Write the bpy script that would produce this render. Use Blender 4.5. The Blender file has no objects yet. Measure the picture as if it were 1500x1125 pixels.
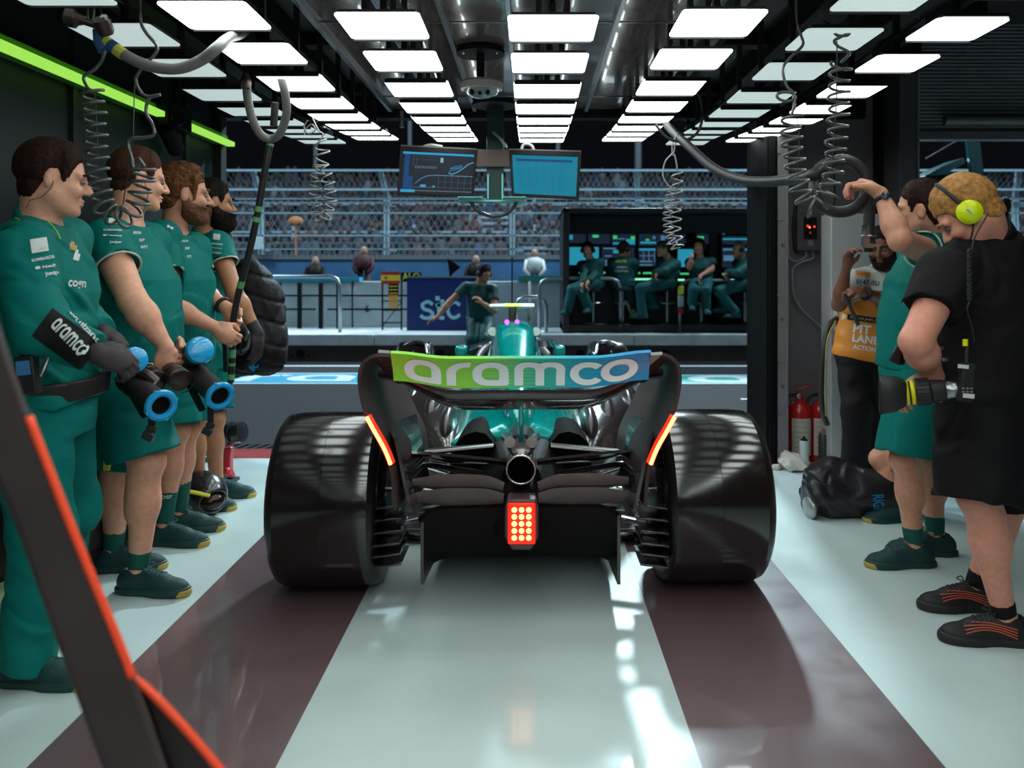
import bpy, bmesh, math, random
import numpy as np
from mathutils import Vector, Matrix
from mathutils.bvhtree import BVHTree
random.seed(7); np.random.seed(7)
SC = bpy.context.scene
COL = SC.collection
PI = math.pi
F, CX, HY, CH = 1200.0, 777.0, 400.0, 1.31     # focal in px, principal column, horizon row, camera height

def W(px, py, Y):
    return Vector(((px-CX)*Y/F, Y, CH-(py-HY)*Y/F))
def Yf(py):
    return CH*F/(py-HY)
def G(px, py):                                   # point on the floor
    y = Yf(py); return Vector(((px-CX)*y/F, y, 0))
V = Vector
# ------------------------------------------------------------------ materials
MATS = {}
def mat(name, col=(.5,.5,.5), rough=.5, metal=0., emit=None, es=0., spec=.5, coat=0., trans=0., alpha=1., noise=0., nscale=20., bump=0., bscale=60., sheen=0., rnoise=0., ior=1.45, wave=None, sss=0.):
    if name in MATS: return MATS[name]
    m = bpy.data.materials.new(name); m.use_nodes = True
    nt = m.node_tree; b = nt.nodes['Principled BSDF']
    b.inputs['Base Color'].default_value = (*col, 1); b.inputs['Roughness'].default_value = rough
    b.inputs['Metallic'].default_value = metal; b.inputs['Specular IOR Level'].default_value = spec
    b.inputs['Coat Weight'].default_value = coat; b.inputs['Coat Roughness'].default_value = .04
    b.inputs['Transmission Weight'].default_value = trans; b.inputs['IOR'].default_value = ior
    b.inputs['Alpha'].default_value = alpha
    b.inputs['Sheen Weight'].default_value = sheen
    if sss:
        b.inputs['Subsurface Weight'].default_value = sss; b.inputs['Subsurface Radius'].default_value = (.01,.004,.002)
    if emit:
        b.inputs['Emission Color'].default_value = (*emit, 1); b.inputs['Emission Strength'].default_value = es
    tc = None
    def coords():
        nonlocal tc
        if tc is None: tc = nt.nodes.new('ShaderNodeTexCoord')
        return tc.outputs['Object']
    if noise or rnoise:
        n = nt.nodes.new('ShaderNodeTexNoise'); n.inputs['Scale'].default_value = nscale; n.inputs['Detail'].default_value = 4
        nt.links.new(coords(), n.inputs['Vector'])
        if noise:
            mx = nt.nodes.new('ShaderNodeMix'); mx.data_type = 'RGBA'; mx.blend_type = 'MULTIPLY'
            mx.inputs[0].default_value = 1
            mx.inputs[6].default_value = (*col, 1)
            mr = nt.nodes.new('ShaderNodeMapRange'); mr.inputs[1].default_value = .3; mr.inputs[2].default_value = .7
            mr.inputs[3].default_value = 1-noise; mr.inputs[4].default_value = 1+noise*.4
            nt.links.new(n.outputs['Fac'], mr.inputs[0]); nt.links.new(mr.outputs[0], mx.inputs[7])
            nt.links.new(mx.outputs[2], b.inputs['Base Color'])
        if rnoise:
            mr2 = nt.nodes.new('ShaderNodeMapRange'); mr2.inputs[1].default_value = .3; mr2.inputs[2].default_value = .7
            mr2.inputs[3].default_value = max(0, rough-rnoise); mr2.inputs[4].default_value = rough+rnoise
            nt.links.new(n.outputs['Fac'], mr2.inputs[0]); nt.links.new(mr2.outputs[0], b.inputs['Roughness'])
    if bump or wave:
        bp = nt.nodes.new('ShaderNodeBump'); bp.inputs['Strength'].default_value = bump or .3; bp.inputs['Distance'].default_value = .01
        if wave:
            n2 = nt.nodes.new('ShaderNodeTexWave'); n2.bands_direction = wave; n2.inputs['Scale'].default_value = bscale
            n2.inputs['Distortion'].default_value = .0
        else:
            n2 = nt.nodes.new('ShaderNodeTexNoise'); n2.inputs['Scale'].default_value = bscale; n2.inputs['Detail'].default_value = 3
        nt.links.new(coords(), n2.inputs['Vector'])
        nt.links.new(n2.outputs['Fac'], bp.inputs['Height']); nt.links.new(bp.outputs['Normal'], b.inputs['Normal'])
    MATS[name] = m
    return m
def emis(name, col, s):
    return mat(name, (.01,.01,.01), .6, emit=col, es=s, spec=.1)
# ------------------------------------------------------------------ mesh builder
def basis(d):
    d = V(d).normalized()
    a = V((0,0,1)) if abs(d.z) < .9 else V((0,1,0))
    u = a.cross(d).normalized(); v = d.cross(u)
    return u, v, d
class MB:
    def __init__(s): s.v = []; s.f = []; s.mi = []; s.m = 0
    def add(s, vs, fs):
        o = len(s.v); s.v += [tuple(x) for x in vs]
        for f in fs: s.f.append(tuple(i+o for i in f)); s.mi.append(s.m)
        return s
    def box(s, c, size, R=None):
        x, y, z = size[0]/2, size[1]/2, size[2]/2
        P = [V((sx*x, sy*y, sz*z)) for sz in (-1,1) for sy in (-1,1) for sx in (-1,1)]
        if R is not None: P = [R @ p for p in P]
        c = V(c)
        return s.add([p+c for p in P], [(0,2,3,1),(4,5,7,6),(0,1,5,4),(2,6,7,3),(0,4,6,2),(1,3,7,5)])
    def b2(s, a, b):
        a = V(a); b = V(b)
        return s.box((a+b)/2, [abs(b[i]-a[i]) for i in range(3)])
    def hexa(s, q0, q1):                          # two matching quads
        return s.add(list(q0)+list(q1), [(3,2,1,0),(4,5,6,7),(0,1,5,4),(1,2,6,5),(2,3,7,6),(3,0,4,7)])
    def loft(s, rings, closed=True, caps=True):
        n = len(rings[0]); vs = [p for r in rings for p in r]; fs = []
        for i in range(len(rings)-1):
            for j in range(n if closed else n-1):
                k = (j+1) % n
                fs.append((i*n+j, i*n+k, (i+1)*n+k, (i+1)*n+j))
        if caps and closed:
            fs.append(tuple(reversed(range(n)))); fs.append(tuple((len(rings)-1)*n+j for j in range(n)))
        return s.add(vs, fs)
    def cyl(s, a, b, ra, rb=None, n=16, caps=True):
        a = V(a); b = V(b); rb = ra if rb is None else rb
        u, v, d = basis(b-a)
        R = [[c + (u*math.cos(2*PI*j/n)+v*math.sin(2*PI*j/n))*r for j in range(n)] for c, r in ((a,ra),(b,rb))]
        return s.loft(R, caps=caps)
    def lathe(s, c, axis, prof, n=24, caps=True):  # prof: (dist along axis, radius)
        c = V(c); u, v, d = basis(axis)
        R = [[c + d*h + (u*math.cos(2*PI*j/n)+v*math.sin(2*PI*j/n))*max(r,1e-4) for j in range(n)] for h, r in prof]
        return s.loft(R, caps=caps)
    def tube(s, pts, r, n=8, caps=True, radii=None):
        pts = [V(p) for p in pts]; R = []
        u = None
        for i, p in enumerate(pts):
            d = (pts[min(i+1, len(pts)-1)] - pts[max(i-1, 0)])
            if d.length < 1e-9: d = V((0,0,1))
            d.normalize()
            if u is None: u, v, _ = basis(d)
            else:
                u = u - d*u.dot(d)
                if u.length < 1e-6: u, v, _ = basis(d)
                u.normalize(); v = d.cross(u)
            rr = radii[i] if radii else r
            R.append([p + (u*math.cos(2*PI*j/n)+v*math.sin(2*PI*j/n))*rr for j in range(n)])
        return s.loft(R, caps=caps)
    def ell(s, c, r, R=None, n=20, m=12):
        c = V(c); r = (r,r,r) if not hasattr(r,'__len__') else r
        rings = []
        for i in range(1, m):
            t = PI*i/m
            ring = []
            for j in range(n):
                p = V((r[0]*math.sin(t)*math.cos(2*PI*j/n), r[1]*math.sin(t)*math.sin(2*PI*j/n), -r[2]*math.cos(t)))
                ring.append((R @ p if R is not None else p)+c)
            rings.append(ring)
        o = len(s.v); s.loft(rings, caps=False)
        bt = V((0,0,-r[2])); tp = V((0,0,r[2]))
        if R is not None: bt = R @ bt; tp = R @ tp
        k = len(s.v); s.v += [tuple(bt+c), tuple(tp+c)]
        L = len(rings)-1
        for j in range(n):
            s.f.append((k, o+(j+1)%n, o+j)); s.mi.append(s.m)
            s.f.append((k+1, o+L*n+j, o+L*n+(j+1)%n)); s.mi.append(s.m)
        return s
    def grid(s, fn, nu, nv):
        vs = [fn(i/nu, j/nv) for j in range(nv+1) for i in range(nu+1)]
        fs = [(j*(nu+1)+i, j*(nu+1)+i+1, (j+1)*(nu+1)+i+1, (j+1)*(nu+1)+i) for j in range(nv) for i in range(nu)]
        return s.add(vs, fs)
    def slab(s, fn, nu, nv, th):                   # thick surface: fn(u,v)->point, th along normal estimated
        def nrm(u, v):
            e = 1e-3
            a = V(fn(min(u+e,1), v))-V(fn(max(u-e,0), v)); b = V(fn(u, min(v+e,1)))-V(fn(u, max(v-e,0)))
            n = a.cross(b); return n.normalized() if n.length > 1e-12 else V((0,0,1))
        top = [V(fn(i/nu, j/nv)) for j in range(nv+1) for i in range(nu+1)]
        nn = [nrm(i/nu, j/nv) for j in range(nv+1) for i in range(nu+1)]
        bot = [p - n*th for p, n in zip(top, nn)]
        K = len(top); I = lambda i, j: j*(nu+1)+i
        fs = []
        for j in range(nv):
            for i in range(nu):
                q = (I(i,j), I(i+1,j), I(i+1,j+1), I(i,j+1))
                fs.append(q); fs.append(tuple(K+x for x in reversed(q)))
        bd = [I(i,0) for i in range(nu+1)] + [I(nu,j) for j in range(1,nv+1)] + [I(i,nv) for i in range(nu-1,-1,-1)] + [I(0,j) for j in range(nv-1,0,-1)]
        for a, b in zip(bd, bd[1:]+bd[:1]): fs.append((b, a, K+a, K+b))
        return s.add(top+bot, fs)
    def torus(s, c, axis, R, r, n=32, m=10, a0=0, a1=2*PI):
        c = V(c); u, v, d = basis(axis); full = abs(a1-a0-2*PI) < 1e-6
        k = n if full else n+1
        rings = []
        for i in range(k):
            t = a0+(a1-a0)*i/n; e = u*math.cos(t)+v*math.sin(t)
            rings.append([c+e*(R+r*math.cos(2*PI*j/m))+d*(r*math.sin(2*PI*j/m)) for j in range(m)])
        if full: rings.append(rings[0])
        return s.loft(rings, caps=not full)
WL = {}
def thing(name, label, cat, loc=(0,0,0), group=None, kind=None):
    o = bpy.data.objects.new(name, None); COL.objects.link(o); o.location = loc
    o.empty_display_size = .1
    WL[o] = V(loc)
    return tag(o, label, cat, group, kind)
def tag(o, label=None, cat=None, group=None, kind=None):
    if label: o['label'] = label
    if cat: o['category'] = cat
    if group: o['group'] = group
    if kind: o['kind'] = kind
    return o
def obj(name, mb, m, parent=None, at=None, smooth=True, bevel=0., ang=.6, label=None, kind=None, sub=0):
    base = WL[parent] if parent is not None else V(at or (0,0,0))
    if isinstance(mb, MB): vs, fs, mi = mb.v, mb.f, mb.mi
    else: vs, fs = mb; mi = None
    me = bpy.data.meshes.new(name)
    if isinstance(vs, np.ndarray):
        vv = (vs - np.array(base)).astype(np.float32)
        me.vertices.add(len(vv)); me.vertices.foreach_set('co', vv.ravel())
        ff = np.asarray(fs, dtype=np.int32); k = ff.shape[1]
        me.loops.add(ff.size); me.loops.foreach_set('vertex_index', ff.ravel())
        me.polygons.add(len(ff)); me.polygons.foreach_set('loop_start', np.arange(0, ff.size, k, dtype=np.int32))
        me.update(calc_edges=True)
    else:
        me.from_pydata([(p[0]-base[0], p[1]-base[1], p[2]-base[2]) for p in vs], [], fs)
    for mm in (m if isinstance(m, (list, tuple)) else [m]): me.materials.append(mm)
    if mi is not None and any(mi): me.polygons.foreach_set('material_index', mi)
    if smooth:
        me.polygons.foreach_set('use_smooth', [True]*len(me.polygons))
        if isinstance(mb, MB) and ang < 3: me.set_sharp_from_angle(angle=ang)
    me.update()
    o = bpy.data.objects.new(name, me); COL.objects.link(o)
    if parent is not None: o.parent = parent
    else: o.location = base
    WL[o] = V(base)
    if bevel:
        bv = o.modifiers.new('Bevel', 'BEVEL'); bv.width = bevel; bv.segments = 2; bv.limit_method = 'ANGLE'; bv.angle_limit = .7
        bv.harden_normals = False
    if sub:
        sd = o.modifiers.new('Sub', 'SUBSURF'); sd.levels = sub; sd.render_levels = sub
    if label: o['label'] = label
    if kind: o['kind'] = kind
    return o
def single(name, mb, m, label, cat, at, group=None, **k):
    return tag(obj(name, mb, m, at=at, **k), label, cat, group)
def struct(name, mb, m, **k):
    o = obj(name, mb, m, **k); o['kind'] = 'structure'; return o
def spline(pts, n=10):                             # Catmull-Rom through points
    P = [V(p) for p in pts]; P = [P[0]*2-P[1]] + P + [P[-1]*2-P[-2]]; out = []
    for i in range(1, len(P)-2):
        for k in range(n):
            t = k/n
            out.append(.5*((2*P[i]) + (P[i+1]-P[i-1])*t + (2*P[i-1]-5*P[i]+4*P[i+1]-P[i+2])*t*t + (3*P[i]-P[i-1]-3*P[i+1]+P[i+2])*t**3))
    out.append(P[-2]); return out
# ------------------------------------------------------------------ lettering
def text_poly(s, cut=None, bold=0.0, shear=0.):
    cu = bpy.data.curves.new('t', 'FONT'); cu.body = s; cu.size = 1; cu.align_x = 'CENTER'; cu.align_y = 'CENTER'
    cu.offset = bold; cu.resolution_u = 3; cu.shear = shear
    o = bpy.data.objects.new('t', cu)
    COL.objects.link(o)
    dg = bpy.context.evaluated_depsgraph_get()
    me = bpy.data.meshes.new_from_object(o.evaluated_get(dg))
    bpy.data.objects.remove(o); bpy.data.curves.remove(cu)
    vs = [(v.co.x, v.co.y) for v in me.vertices]; fs = [tuple(p.vertices) for p in me.polygons]
    bpy.data.meshes.remove(me)
    xs = [v[0] for v in vs]; ys = [v[1] for v in vs]
    if not vs: return [], []
    x0, x1, y0, y1 = min(xs), max(xs), min(ys), max(ys)
    vs = [((x-(x0+x1)/2)/(x1-x0), (y-(y0+y1)/2)/(y1-y0)) for x, y in vs]   # unit box -0.5..0.5
    return vs, fs
def cut_poly(vs, fs, w, h, step):
    bm = bmesh.new(); bv = [bm.verts.new((x*w, y*h, 0)) for x, y in vs]
    for f in fs:
        try: bm.faces.new([bv[i] for i in f])
        except ValueError: pass
    for ax, L in ((0, w), (1, h)):
        k = int(L/step)
        for i in range(1, k+1):
            c = [0,0,0]; c[ax] = -L/2+L*i/(k+1); n = [0,0,0]; n[ax] = 1
            bmesh.ops.bisect_plane(bm, geom=bm.verts[:]+bm.edges[:]+bm.faces[:], plane_co=c, plane_no=n, dist=1e-6)
    bm.verts.index_update()
    out = [(v.co.x, v.co.y) for v in bm.verts], [tuple(v.index for v in f.verts) for f in bm.faces]
    bm.free(); return out
def rect_poly(): return [(-.5,-.5),(.5,-.5),(.5,.5),(-.5,.5)], [(0,1,2,3)]
def plane_text(mb, s, c, U, Vv, w, h, bold=0., poly=None, off=.002, shear=0.):
    vs, fs = poly or text_poly(s, bold=bold, shear=shear); U = V(U).normalized(); Vv = V(Vv).normalized(); n = U.cross(Vv); c = V(c)
    mb.add([c+U*(x*w)+Vv*(y*h)+n*off for x, y in vs], fs)
    return mb
def decal(name, target, c, U, Vv, w, h, m, parent, s=None, poly=None, step=.012, off=.0022, bold=0., label=None, reach=.25):
    """print laid on a garment: lettering wrapped on the target's surface"""
    vs, fs = poly or text_poly(s, bold=bold); vs, fs = cut_poly(vs, fs, w, h, step)
    U = V(U).normalized(); n = U.cross(V(Vv)).normalized(); Vv = n.cross(U); c = V(c)
    ray = (V((0,0,CH))-c).normalized()
    if ray.dot(n) < .4: ray = n
    base = WL[target]
    if not hasattr(decal, 'cache'): decal.cache = {}
    if target.name not in decal.cache:
        me = target.data
        decal.cache[target.name] = BVHTree.FromPolygons([v.co+base for v in me.vertices], [tuple(p.vertices) for p in me.polygons])
    T = decal.cache[target.name]
    out = []; ok = []
    for x, y in vs:
        o = c+U*x+Vv*y+ray*reach
        hit, hn, _, _ = T.ray_cast(o, -ray, reach*2)
        if hit is None: ok.append(False); out.append(c)
        else: ok.append(True); out.append(hit+(hn if hn.dot(n) > 0 else n)*off)
    mb = MB(); mb.add(out, [f for f in fs if all(ok[i] for i in f)])
    if not mb.f: return None
    return obj(name, mb, m, parent, label=label, ang=9)
def sring(n, rx, ry, q):                            # ring with a superellipse exponent per quadrant (TR,TL,BL,BR)
    out = []
    for i in range(n):
        t = 2*PI*i/n; c, s_ = math.cos(t), math.sin(t)
        k = q[0] if c >= 0 and s_ >= 0 else q[1] if c < 0 and s_ >= 0 else q[2] if c < 0 else q[3]
        out.append((rx*math.copysign(abs(c)**(2/k), c), ry*math.copysign(abs(s_)**(2/k), s_)))
    return out
def aramco_poly():
    """wide rounded lower-case lettering, unit box"""
    vs, fs = [], []
    def quad(*p):
        o = len(vs); vs.extend(p); fs.append(tuple(range(o, o+len(p))))
    def ring(cx, rx, q, tx=16, ty=7.5, a0=0, a1=64, qi=None, ry=16):
        A = sring(64, rx, ry, q); B = sring(64, rx-tx, ry-ty, qi or q)
        for i in range(a0, a1):
            j = (i+1) % 64; i_ = i % 64
            quad((cx+A[i_][0], A[i_][1]), (cx+A[j][0], A[j][1]), (cx+B[j][0], B[j][1]), (cx+B[i_][0], B[i_][1]))
    for cx in (27, 127.5):                          # a
        ring(cx, 27, (2.6,2.1,2.6,16), tx=14, qi=(3,2.1,2.6,10))
    quad((62,-16),(76,-16),(76,0),(62,0))           # r
    A = sring(64, 32, 16, (2.2,)*4); B = sring(64, 18, 9, (2.2,)*4)
    for i in range(17, 32): quad((94+A[i][0], A[i][1]), (94+A[i+1][0], A[i+1][1]), (94+B[i+1][0], B[i+1][1]), (94+B[i][0], B[i][1]))
    quad((90,16),(100,16),(97,9),(90,9))
    for x in (163, 194.5, 225.5): quad((x,-16),(x+13,-16),(x+13,4),(x,4))   # m
    for x0 in (163, 194.5):
        cx = x0+22.2; A = sring(64, 22.2, 13, (2.6,)*4); B = sring(64, 9.5, 6, (2.4,)*4)
        for i in range(0, 32):
            quad((cx+A[i][0], 3+A[i][1]), (cx+A[i+1][0], 3+A[i+1][1]), (cx+B[i+1][0], 3+B[i+1][1]), (cx+B[i][0], 3+B[i][1]))
    ring(273, 27, (2.1,)*4, tx=13, a0=7, a1=57)     # c
    ring(320, 28, (2.1,)*4, tx=13)                  # o
    return [((x-174)/348, y/32) for x, y in vs], fs
# ------------------------------------------------------------------ distance-field modelling (bodies, clothes, bags)
f32 = np.float32
def A3(v): return np.array([v[0], v[1], v[2]], dtype=f32)
class RC:                                            # tapered capsule
    def __init__(s, a, b, ra, rb=None, k=.02, op='u', cuts=(), off=0):
        s.a, s.b = A3(a), A3(b); s.ra = ra; s.rb = ra if rb is None else rb; s.k = k; s.op = op; s.cuts = cuts
        s.c = (s.a+s.b)/2; s.R = np.linalg.norm(s.b-s.a)/2+max(s.ra, s.rb)
    def d(s, p):
        ba = s.b-s.a; L2 = float(ba@ba)+1e-9
        q = p-s.a; t = np.clip(q@ba/L2, 0, 1)
        r = np.linalg.norm(q-t[:,None]*ba, axis=1)-(s.ra+(s.rb-s.ra)*t)
        return cutd(r, p, s.cuts)
def cutd(r, p, cuts):
    for c, n in cuts: r = np.maximum(r, (p-A3(c))@A3(n))
    return r
class EL:                                            # ellipsoid; axes rows f,l,u
    def __init__(s, c, r, ax=None, k=.02, op='u', cuts=()):
        s.c = A3(c); s.r = np.array(r, dtype=f32); s.k = k; s.op = op; s.cuts = cuts; s.R = max(r)
        s.M = np.eye(3, dtype=f32) if ax is None else np.array([A3(x) for x in ax], dtype=f32)
    def d(s, p):
        q = (p-s.c)@s.M.T
        k0 = np.linalg.norm(q/s.r, axis=1); k1 = np.linalg.norm(q/(s.r*s.r), axis=1)+1e-9
        return cutd(k0*(k0-1)/k1, p, s.cuts)
class BX:                                            # rounded box
    def __init__(s, c, h, ax=None, r=.01, k=.01, op='u', cuts=()):
        s.c = A3(c); s.h = np.array(h, dtype=f32)-r; s.rr = r; s.k = k; s.op = op; s.cuts = cuts; s.R = float(np.linalg.norm(h))
        s.M = np.eye(3, dtype=f32) if ax is None else np.array([A3(x) for x in ax], dtype=f32)
    def d(s, p):
        q = np.abs((p-s.c)@s.M.T)-s.h
        return cutd(np.linalg.norm(np.maximum(q, 0), axis=1)+np.minimum(q.max(1), 0)-s.rr, p, s.cuts)
class LF:                                            # elliptical loft along an axis: tables (t, side, depth, shift forward)
    def __init__(s, a, b, lat, tab, k=.03, op='u', cuts=(), lat2=None, add=0.):
        s.a, s.b = A3(a), A3(b); ax = s.b-s.a; s.L = float(np.linalg.norm(ax)); s.u = ax/s.L
        def orth(l):
            l = A3(l); l = l-s.u*(l@s.u); return l/np.linalg.norm(l)
        s.l0 = orth(lat); s.l1 = orth(lat2) if lat2 is not None else s.l0
        s.t = np.array([r[0] for r in tab]); s.w = np.array([r[1]+add for r in tab]); s.h = np.array([r[2]+add for r in tab]); s.sh = np.array([r[3] if len(r) > 3 else 0 for r in tab])
        s.k = k; s.op = op; s.cuts = cuts
        s.c = (s.a+s.b)/2; s.R = s.L*.62+max(s.w.max(), s.h.max())+np.abs(s.sh).max()
    def d(s, p):
        q = p-s.a; z = q@s.u; t = z/s.L; tc = np.clip(t, s.t[0], s.t[-1])
        w = np.interp(tc, s.t, s.w).astype(f32); h = np.interp(tc, s.t, s.h).astype(f32); sh = np.interp(tc, s.t, s.sh).astype(f32)
        m = np.clip(t, 0, 1)[:,None]; lat = s.l0*(1-m)+s.l1*m; lat /= np.linalg.norm(lat, axis=1)[:,None]
        fw = np.cross(lat, s.u)
        x = (q*lat).sum(1)/w; y = ((q*fw).sum(1)-sh)/h
        kk = (np.abs(x)**2.3+np.abs(y)**2.3)**(1/2.3)
        d = (kk-1)*np.minimum(w, h)
        e = np.maximum(z-s.t[-1]*s.L, s.t[0]*s.L-z)
        d = np.where(e > 0, np.sqrt(np.maximum(d, 0)**2+e*e), d)
        return cutd(d, p, s.cuts)
class FN:                                            # free function
    def __init__(s, fn, c, R, k=.01, op='u'): s.fn = fn; s.c = A3(c); s.R = R; s.k = k; s.op = op
    def d(s, p): return s.fn(p)
def evalf(prims, p, disp=None):
    d = np.full(len(p), 9., dtype=f32)
    lo, hi = p.min(0), p.max(0)
    for q in prims:
        if q.op in ('u', 's'):
            e = np.maximum(np.maximum(lo-q.c, q.c-hi), 0)
            if np.linalg.norm(e) > q.R+.1: continue
        v = q.d(p).astype(f32); k = q.k
        if q.op == 'u':
            h = np.maximum(k-np.abs(d-v), 0)/k; d = np.minimum(d, v)-h*h*k*.25
        elif q.op == 's':
            h = np.maximum(k-np.abs(d+v), 0)/k; d = np.maximum(d, -v)+h*h*k*.25
        else:
            h = np.maximum(k-np.abs(d-v), 0)/k; d = np.maximum(d, v)+h*h*k*.25
    if disp is not None: d = d-disp(p)
    return d
def wrinkles(seed, amp, f, n=5):
    rs = np.random.RandomState(seed); K = rs.normal(size=(n, 3)); K /= np.linalg.norm(K, axis=1)[:,None]; K *= f*rs.uniform(.6, 1.7, (n,1)); ph = rs.uniform(0, 6, n)
    K = K.astype(f32)
    def fn(p):
        w = np.zeros(len(p), dtype=f32); a = None
        for i in range(n):
            s_ = np.sin(p@K[i]+ph[i]+(1.6*a if a is not None else 0)); a = s_; w += s_
        return amp*w/n*1.6
    return fn
def sdf_mesh(prims, vox, disp=None, smooth=1, pad=.03):
    lo = np.min([q.c-q.R for q in prims if q.op == 'u'], 0)-pad; hi = np.max([q.c+q.R for q in prims if q.op == 'u'], 0)+pad
    B = 4; cs = vox*B
    n = np.ceil((hi-lo)/cs).astype(int)+1
    # coarse pass
    gi = np.stack(np.meshgrid(*[np.arange(k) for k in n], indexing='ij'), -1).reshape(-1, 3)
    keep = []
    cc = lo+(gi+.5)*cs
    # cheap reject: distance to any primitive's ball
    near = np.zeros(len(cc), bool)
    for q in prims:
        if q.op == 'u': near |= ((cc-q.c)**2).sum(1) < (q.R+cs*2)**2
    gi = gi[near]; cc = cc[near].astype(f32)
    order = np.lexsort((gi[:,0], gi[:,1]//8, gi[:,2]//4)); gi = gi[order]; cc = cc[order]
    for i in range(0, len(cc), 4000):
        d = evalf(prims, cc[i:i+4000], disp)
        keep.append(np.abs(d) < cs*1.25)
    gi = gi[np.concatenate(keep)]
    off = np.stack(np.meshgrid(*[np.arange(B+1)]*3, indexing='ij'), -1).reshape(-1, 3)
    keys = []; pts = []; sg = []
    M = (n*B+8).astype(np.int64)
    CH_ = 400
    corners = np.array([(x,y,z) for x in (0,1) for y in (0,1) for z in (0,1)])
    edges = [(a,b) for a in range(8) for b in range(a+1,8) if bin(a^b).count('1') == 1]
    for i in range(0, len(gi), CH_):
        g = gi[i:i+CH_]
        p = (lo+((g*B)[:,None,:]+off[None])*vox).reshape(-1, 3).astype(f32)
        d = evalf(prims, p, disp).reshape(len(g), B+1, B+1, B+1)
        c8 = np.stack([d[:, x:x+B, y:y+B, z:z+B] for x,y,z in corners], -1)
        s8 = c8 < 0; mix = s8.any(-1) & ~s8.all(-1)
        w = np.argwhere(mix)
        if not len(w): continue
        v8 = c8[mix]; acc = np.zeros((len(w), 3)); cnt = np.zeros(len(w))
        for a, b in edges:
            da, db = v8[:,a], v8[:,b]; cr = (da < 0) != (db < 0)
            t = np.where(cr, da/np.where(cr, da-db, 1), 0)
            acc += np.where(cr[:,None], corners[a]+(corners[b]-corners[a])*t[:,None], 0); cnt += cr
        cell = g[w[:,0]]*B+w[:,1:]
        keys.append((cell[:,0]*M[1]+cell[:,1])*M[2]+cell[:,2]); pts.append(lo+(cell+acc/cnt[:,None])*vox)
        sg.append(np.stack([v8[:,0] < 0, v8[:,4] < 0, v8[:,2] < 0, v8[:,1] < 0], -1))
    keys = np.concatenate(keys); pts = np.concatenate(pts); sg = np.concatenate(sg)
    keys, ui = np.unique(keys, return_index=True); pts = pts[ui]; sg = sg[ui]
    st = np.array([M[1]*M[2], M[2], 1])
    def find(k):
        j = np.searchsorted(keys, k); j = np.minimum(j, len(keys)-1); return np.where(keys[j] == k, j, -1)
    quads = []
    for ax in range(3):
        cr = sg[:,0] != sg[:,ax+1]; k = keys[cr]; inside = sg[cr,0]
        b, c = st[(ax+1)%3], st[(ax+2)%3]
        q = np.stack([find(k), find(k-b), find(k-b-c), find(k-c)], -1)
        ok = (q >= 0).all(1); q = q[ok]; fl = inside[ok]
        q[~fl] = q[~fl][:, ::-1]; quads.append(q)
    Q = np.concatenate(quads)
    for _ in range(smooth):
        acc = np.zeros_like(pts); cnt = np.zeros(len(pts))
        for a in range(4):
            np.add.at(acc, Q[:,a], pts[Q[:,(a+1)%4]]+pts[Q[:,(a+3)%4]]); np.add.at(cnt, Q[:,a], 2)
        m = cnt > 0; pts[m] = pts[m]*.5+(acc[m]/cnt[m][:,None])*.5
    return pts, Q
# ------------------------------------------------------------------ people
SKIN = {}
def skin(tone):
    cols = {'fair': (.66,.30,.19), 'pale': (.78,.38,.25), 'tan': (.46,.205,.105), 'brown': (.21,.08,.045), 'ruddy': (.68,.28,.19)}
    return mat('skin_'+tone, cols[tone], .48, noise=.12, nscale=45, bump=.06, bscale=220, sss=.12)
def rot(v, ax, a): return Matrix.Rotation(a, 3, V(ax)) @ V(v)
def nz(v): return V(v).normalized()
def hand_prims(w, d, n, ts, curl=.5, s=1., infl=0., spread=.12, thumb=.5):
    """palm, four unequal bent fingers, thumb from the side of the palm"""
    d = nz(d); n = nz(V(n)-d*V(n).dot(d)); ts = nz(V(ts)-d*V(ts).dot(d)-n*V(ts).dot(n)); w = V(w); P = []
    r = .0105*s+infl
    c = w+d*.05*s
    P.append(EL(c, (.052*s+infl, .041*s+infl, .0175*s+infl), (d, ts, n), k=.014))
    P.append(RC(w, w+d*.05*s, .024*s+infl, .024*s+infl, k=.016))
    P.append(EL(w+d*.035*s+ts*.024*s+n*.006*s, (.032*s+infl,.018*s+infl,.017*s+infl), (d, ts, n), k=.014))
    ax = n.cross(d)                                   # rotating d about this by +a turns it away from n
    for i, (off, ln) in enumerate(((.027,.92),(.009,1.),(-.0095,.95),(-.027,.78))):
        b = w+d*(.088-.005*abs(i-1))*s+ts*off*s
        dd = nz(d+ts*(off*spread*12)); p = b-dd*.012*s
        segs = (.046, .027, .022); an = (62*curl, 78*curl, 48*curl); tot = 0
        for q, (L, a) in enumerate(zip(segs, an)):
            tot += math.radians(a); e = dd*math.cos(tot)+n*math.sin(tot)
            p2 = p+e*(L*ln*s+(.012*s if q == 0 else 0))
            P.append(RC(p, p2, r*(1-.1*q), r*(.92-.1*q), k=.0045)); p = p2
    b = w+d*.028*s+ts*.032*s
    t1 = nz(ts*(.75-.5*thumb)+d*.75+n*(.25+.7*thumb)); p1 = b+t1*.042*s
    t2 = nz(d*.8+n*(.1+.9*thumb)-ts*.35*thumb); p2 = p1+t2*.032*s
    P.append(RC(b-t1*.01*s, p1, .0135*s+infl, .0118*s+infl, k=.012)); P.append(RC(p1, p2, .0118*s+infl, .0095*s+infl, k=.006))
    return P
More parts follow.
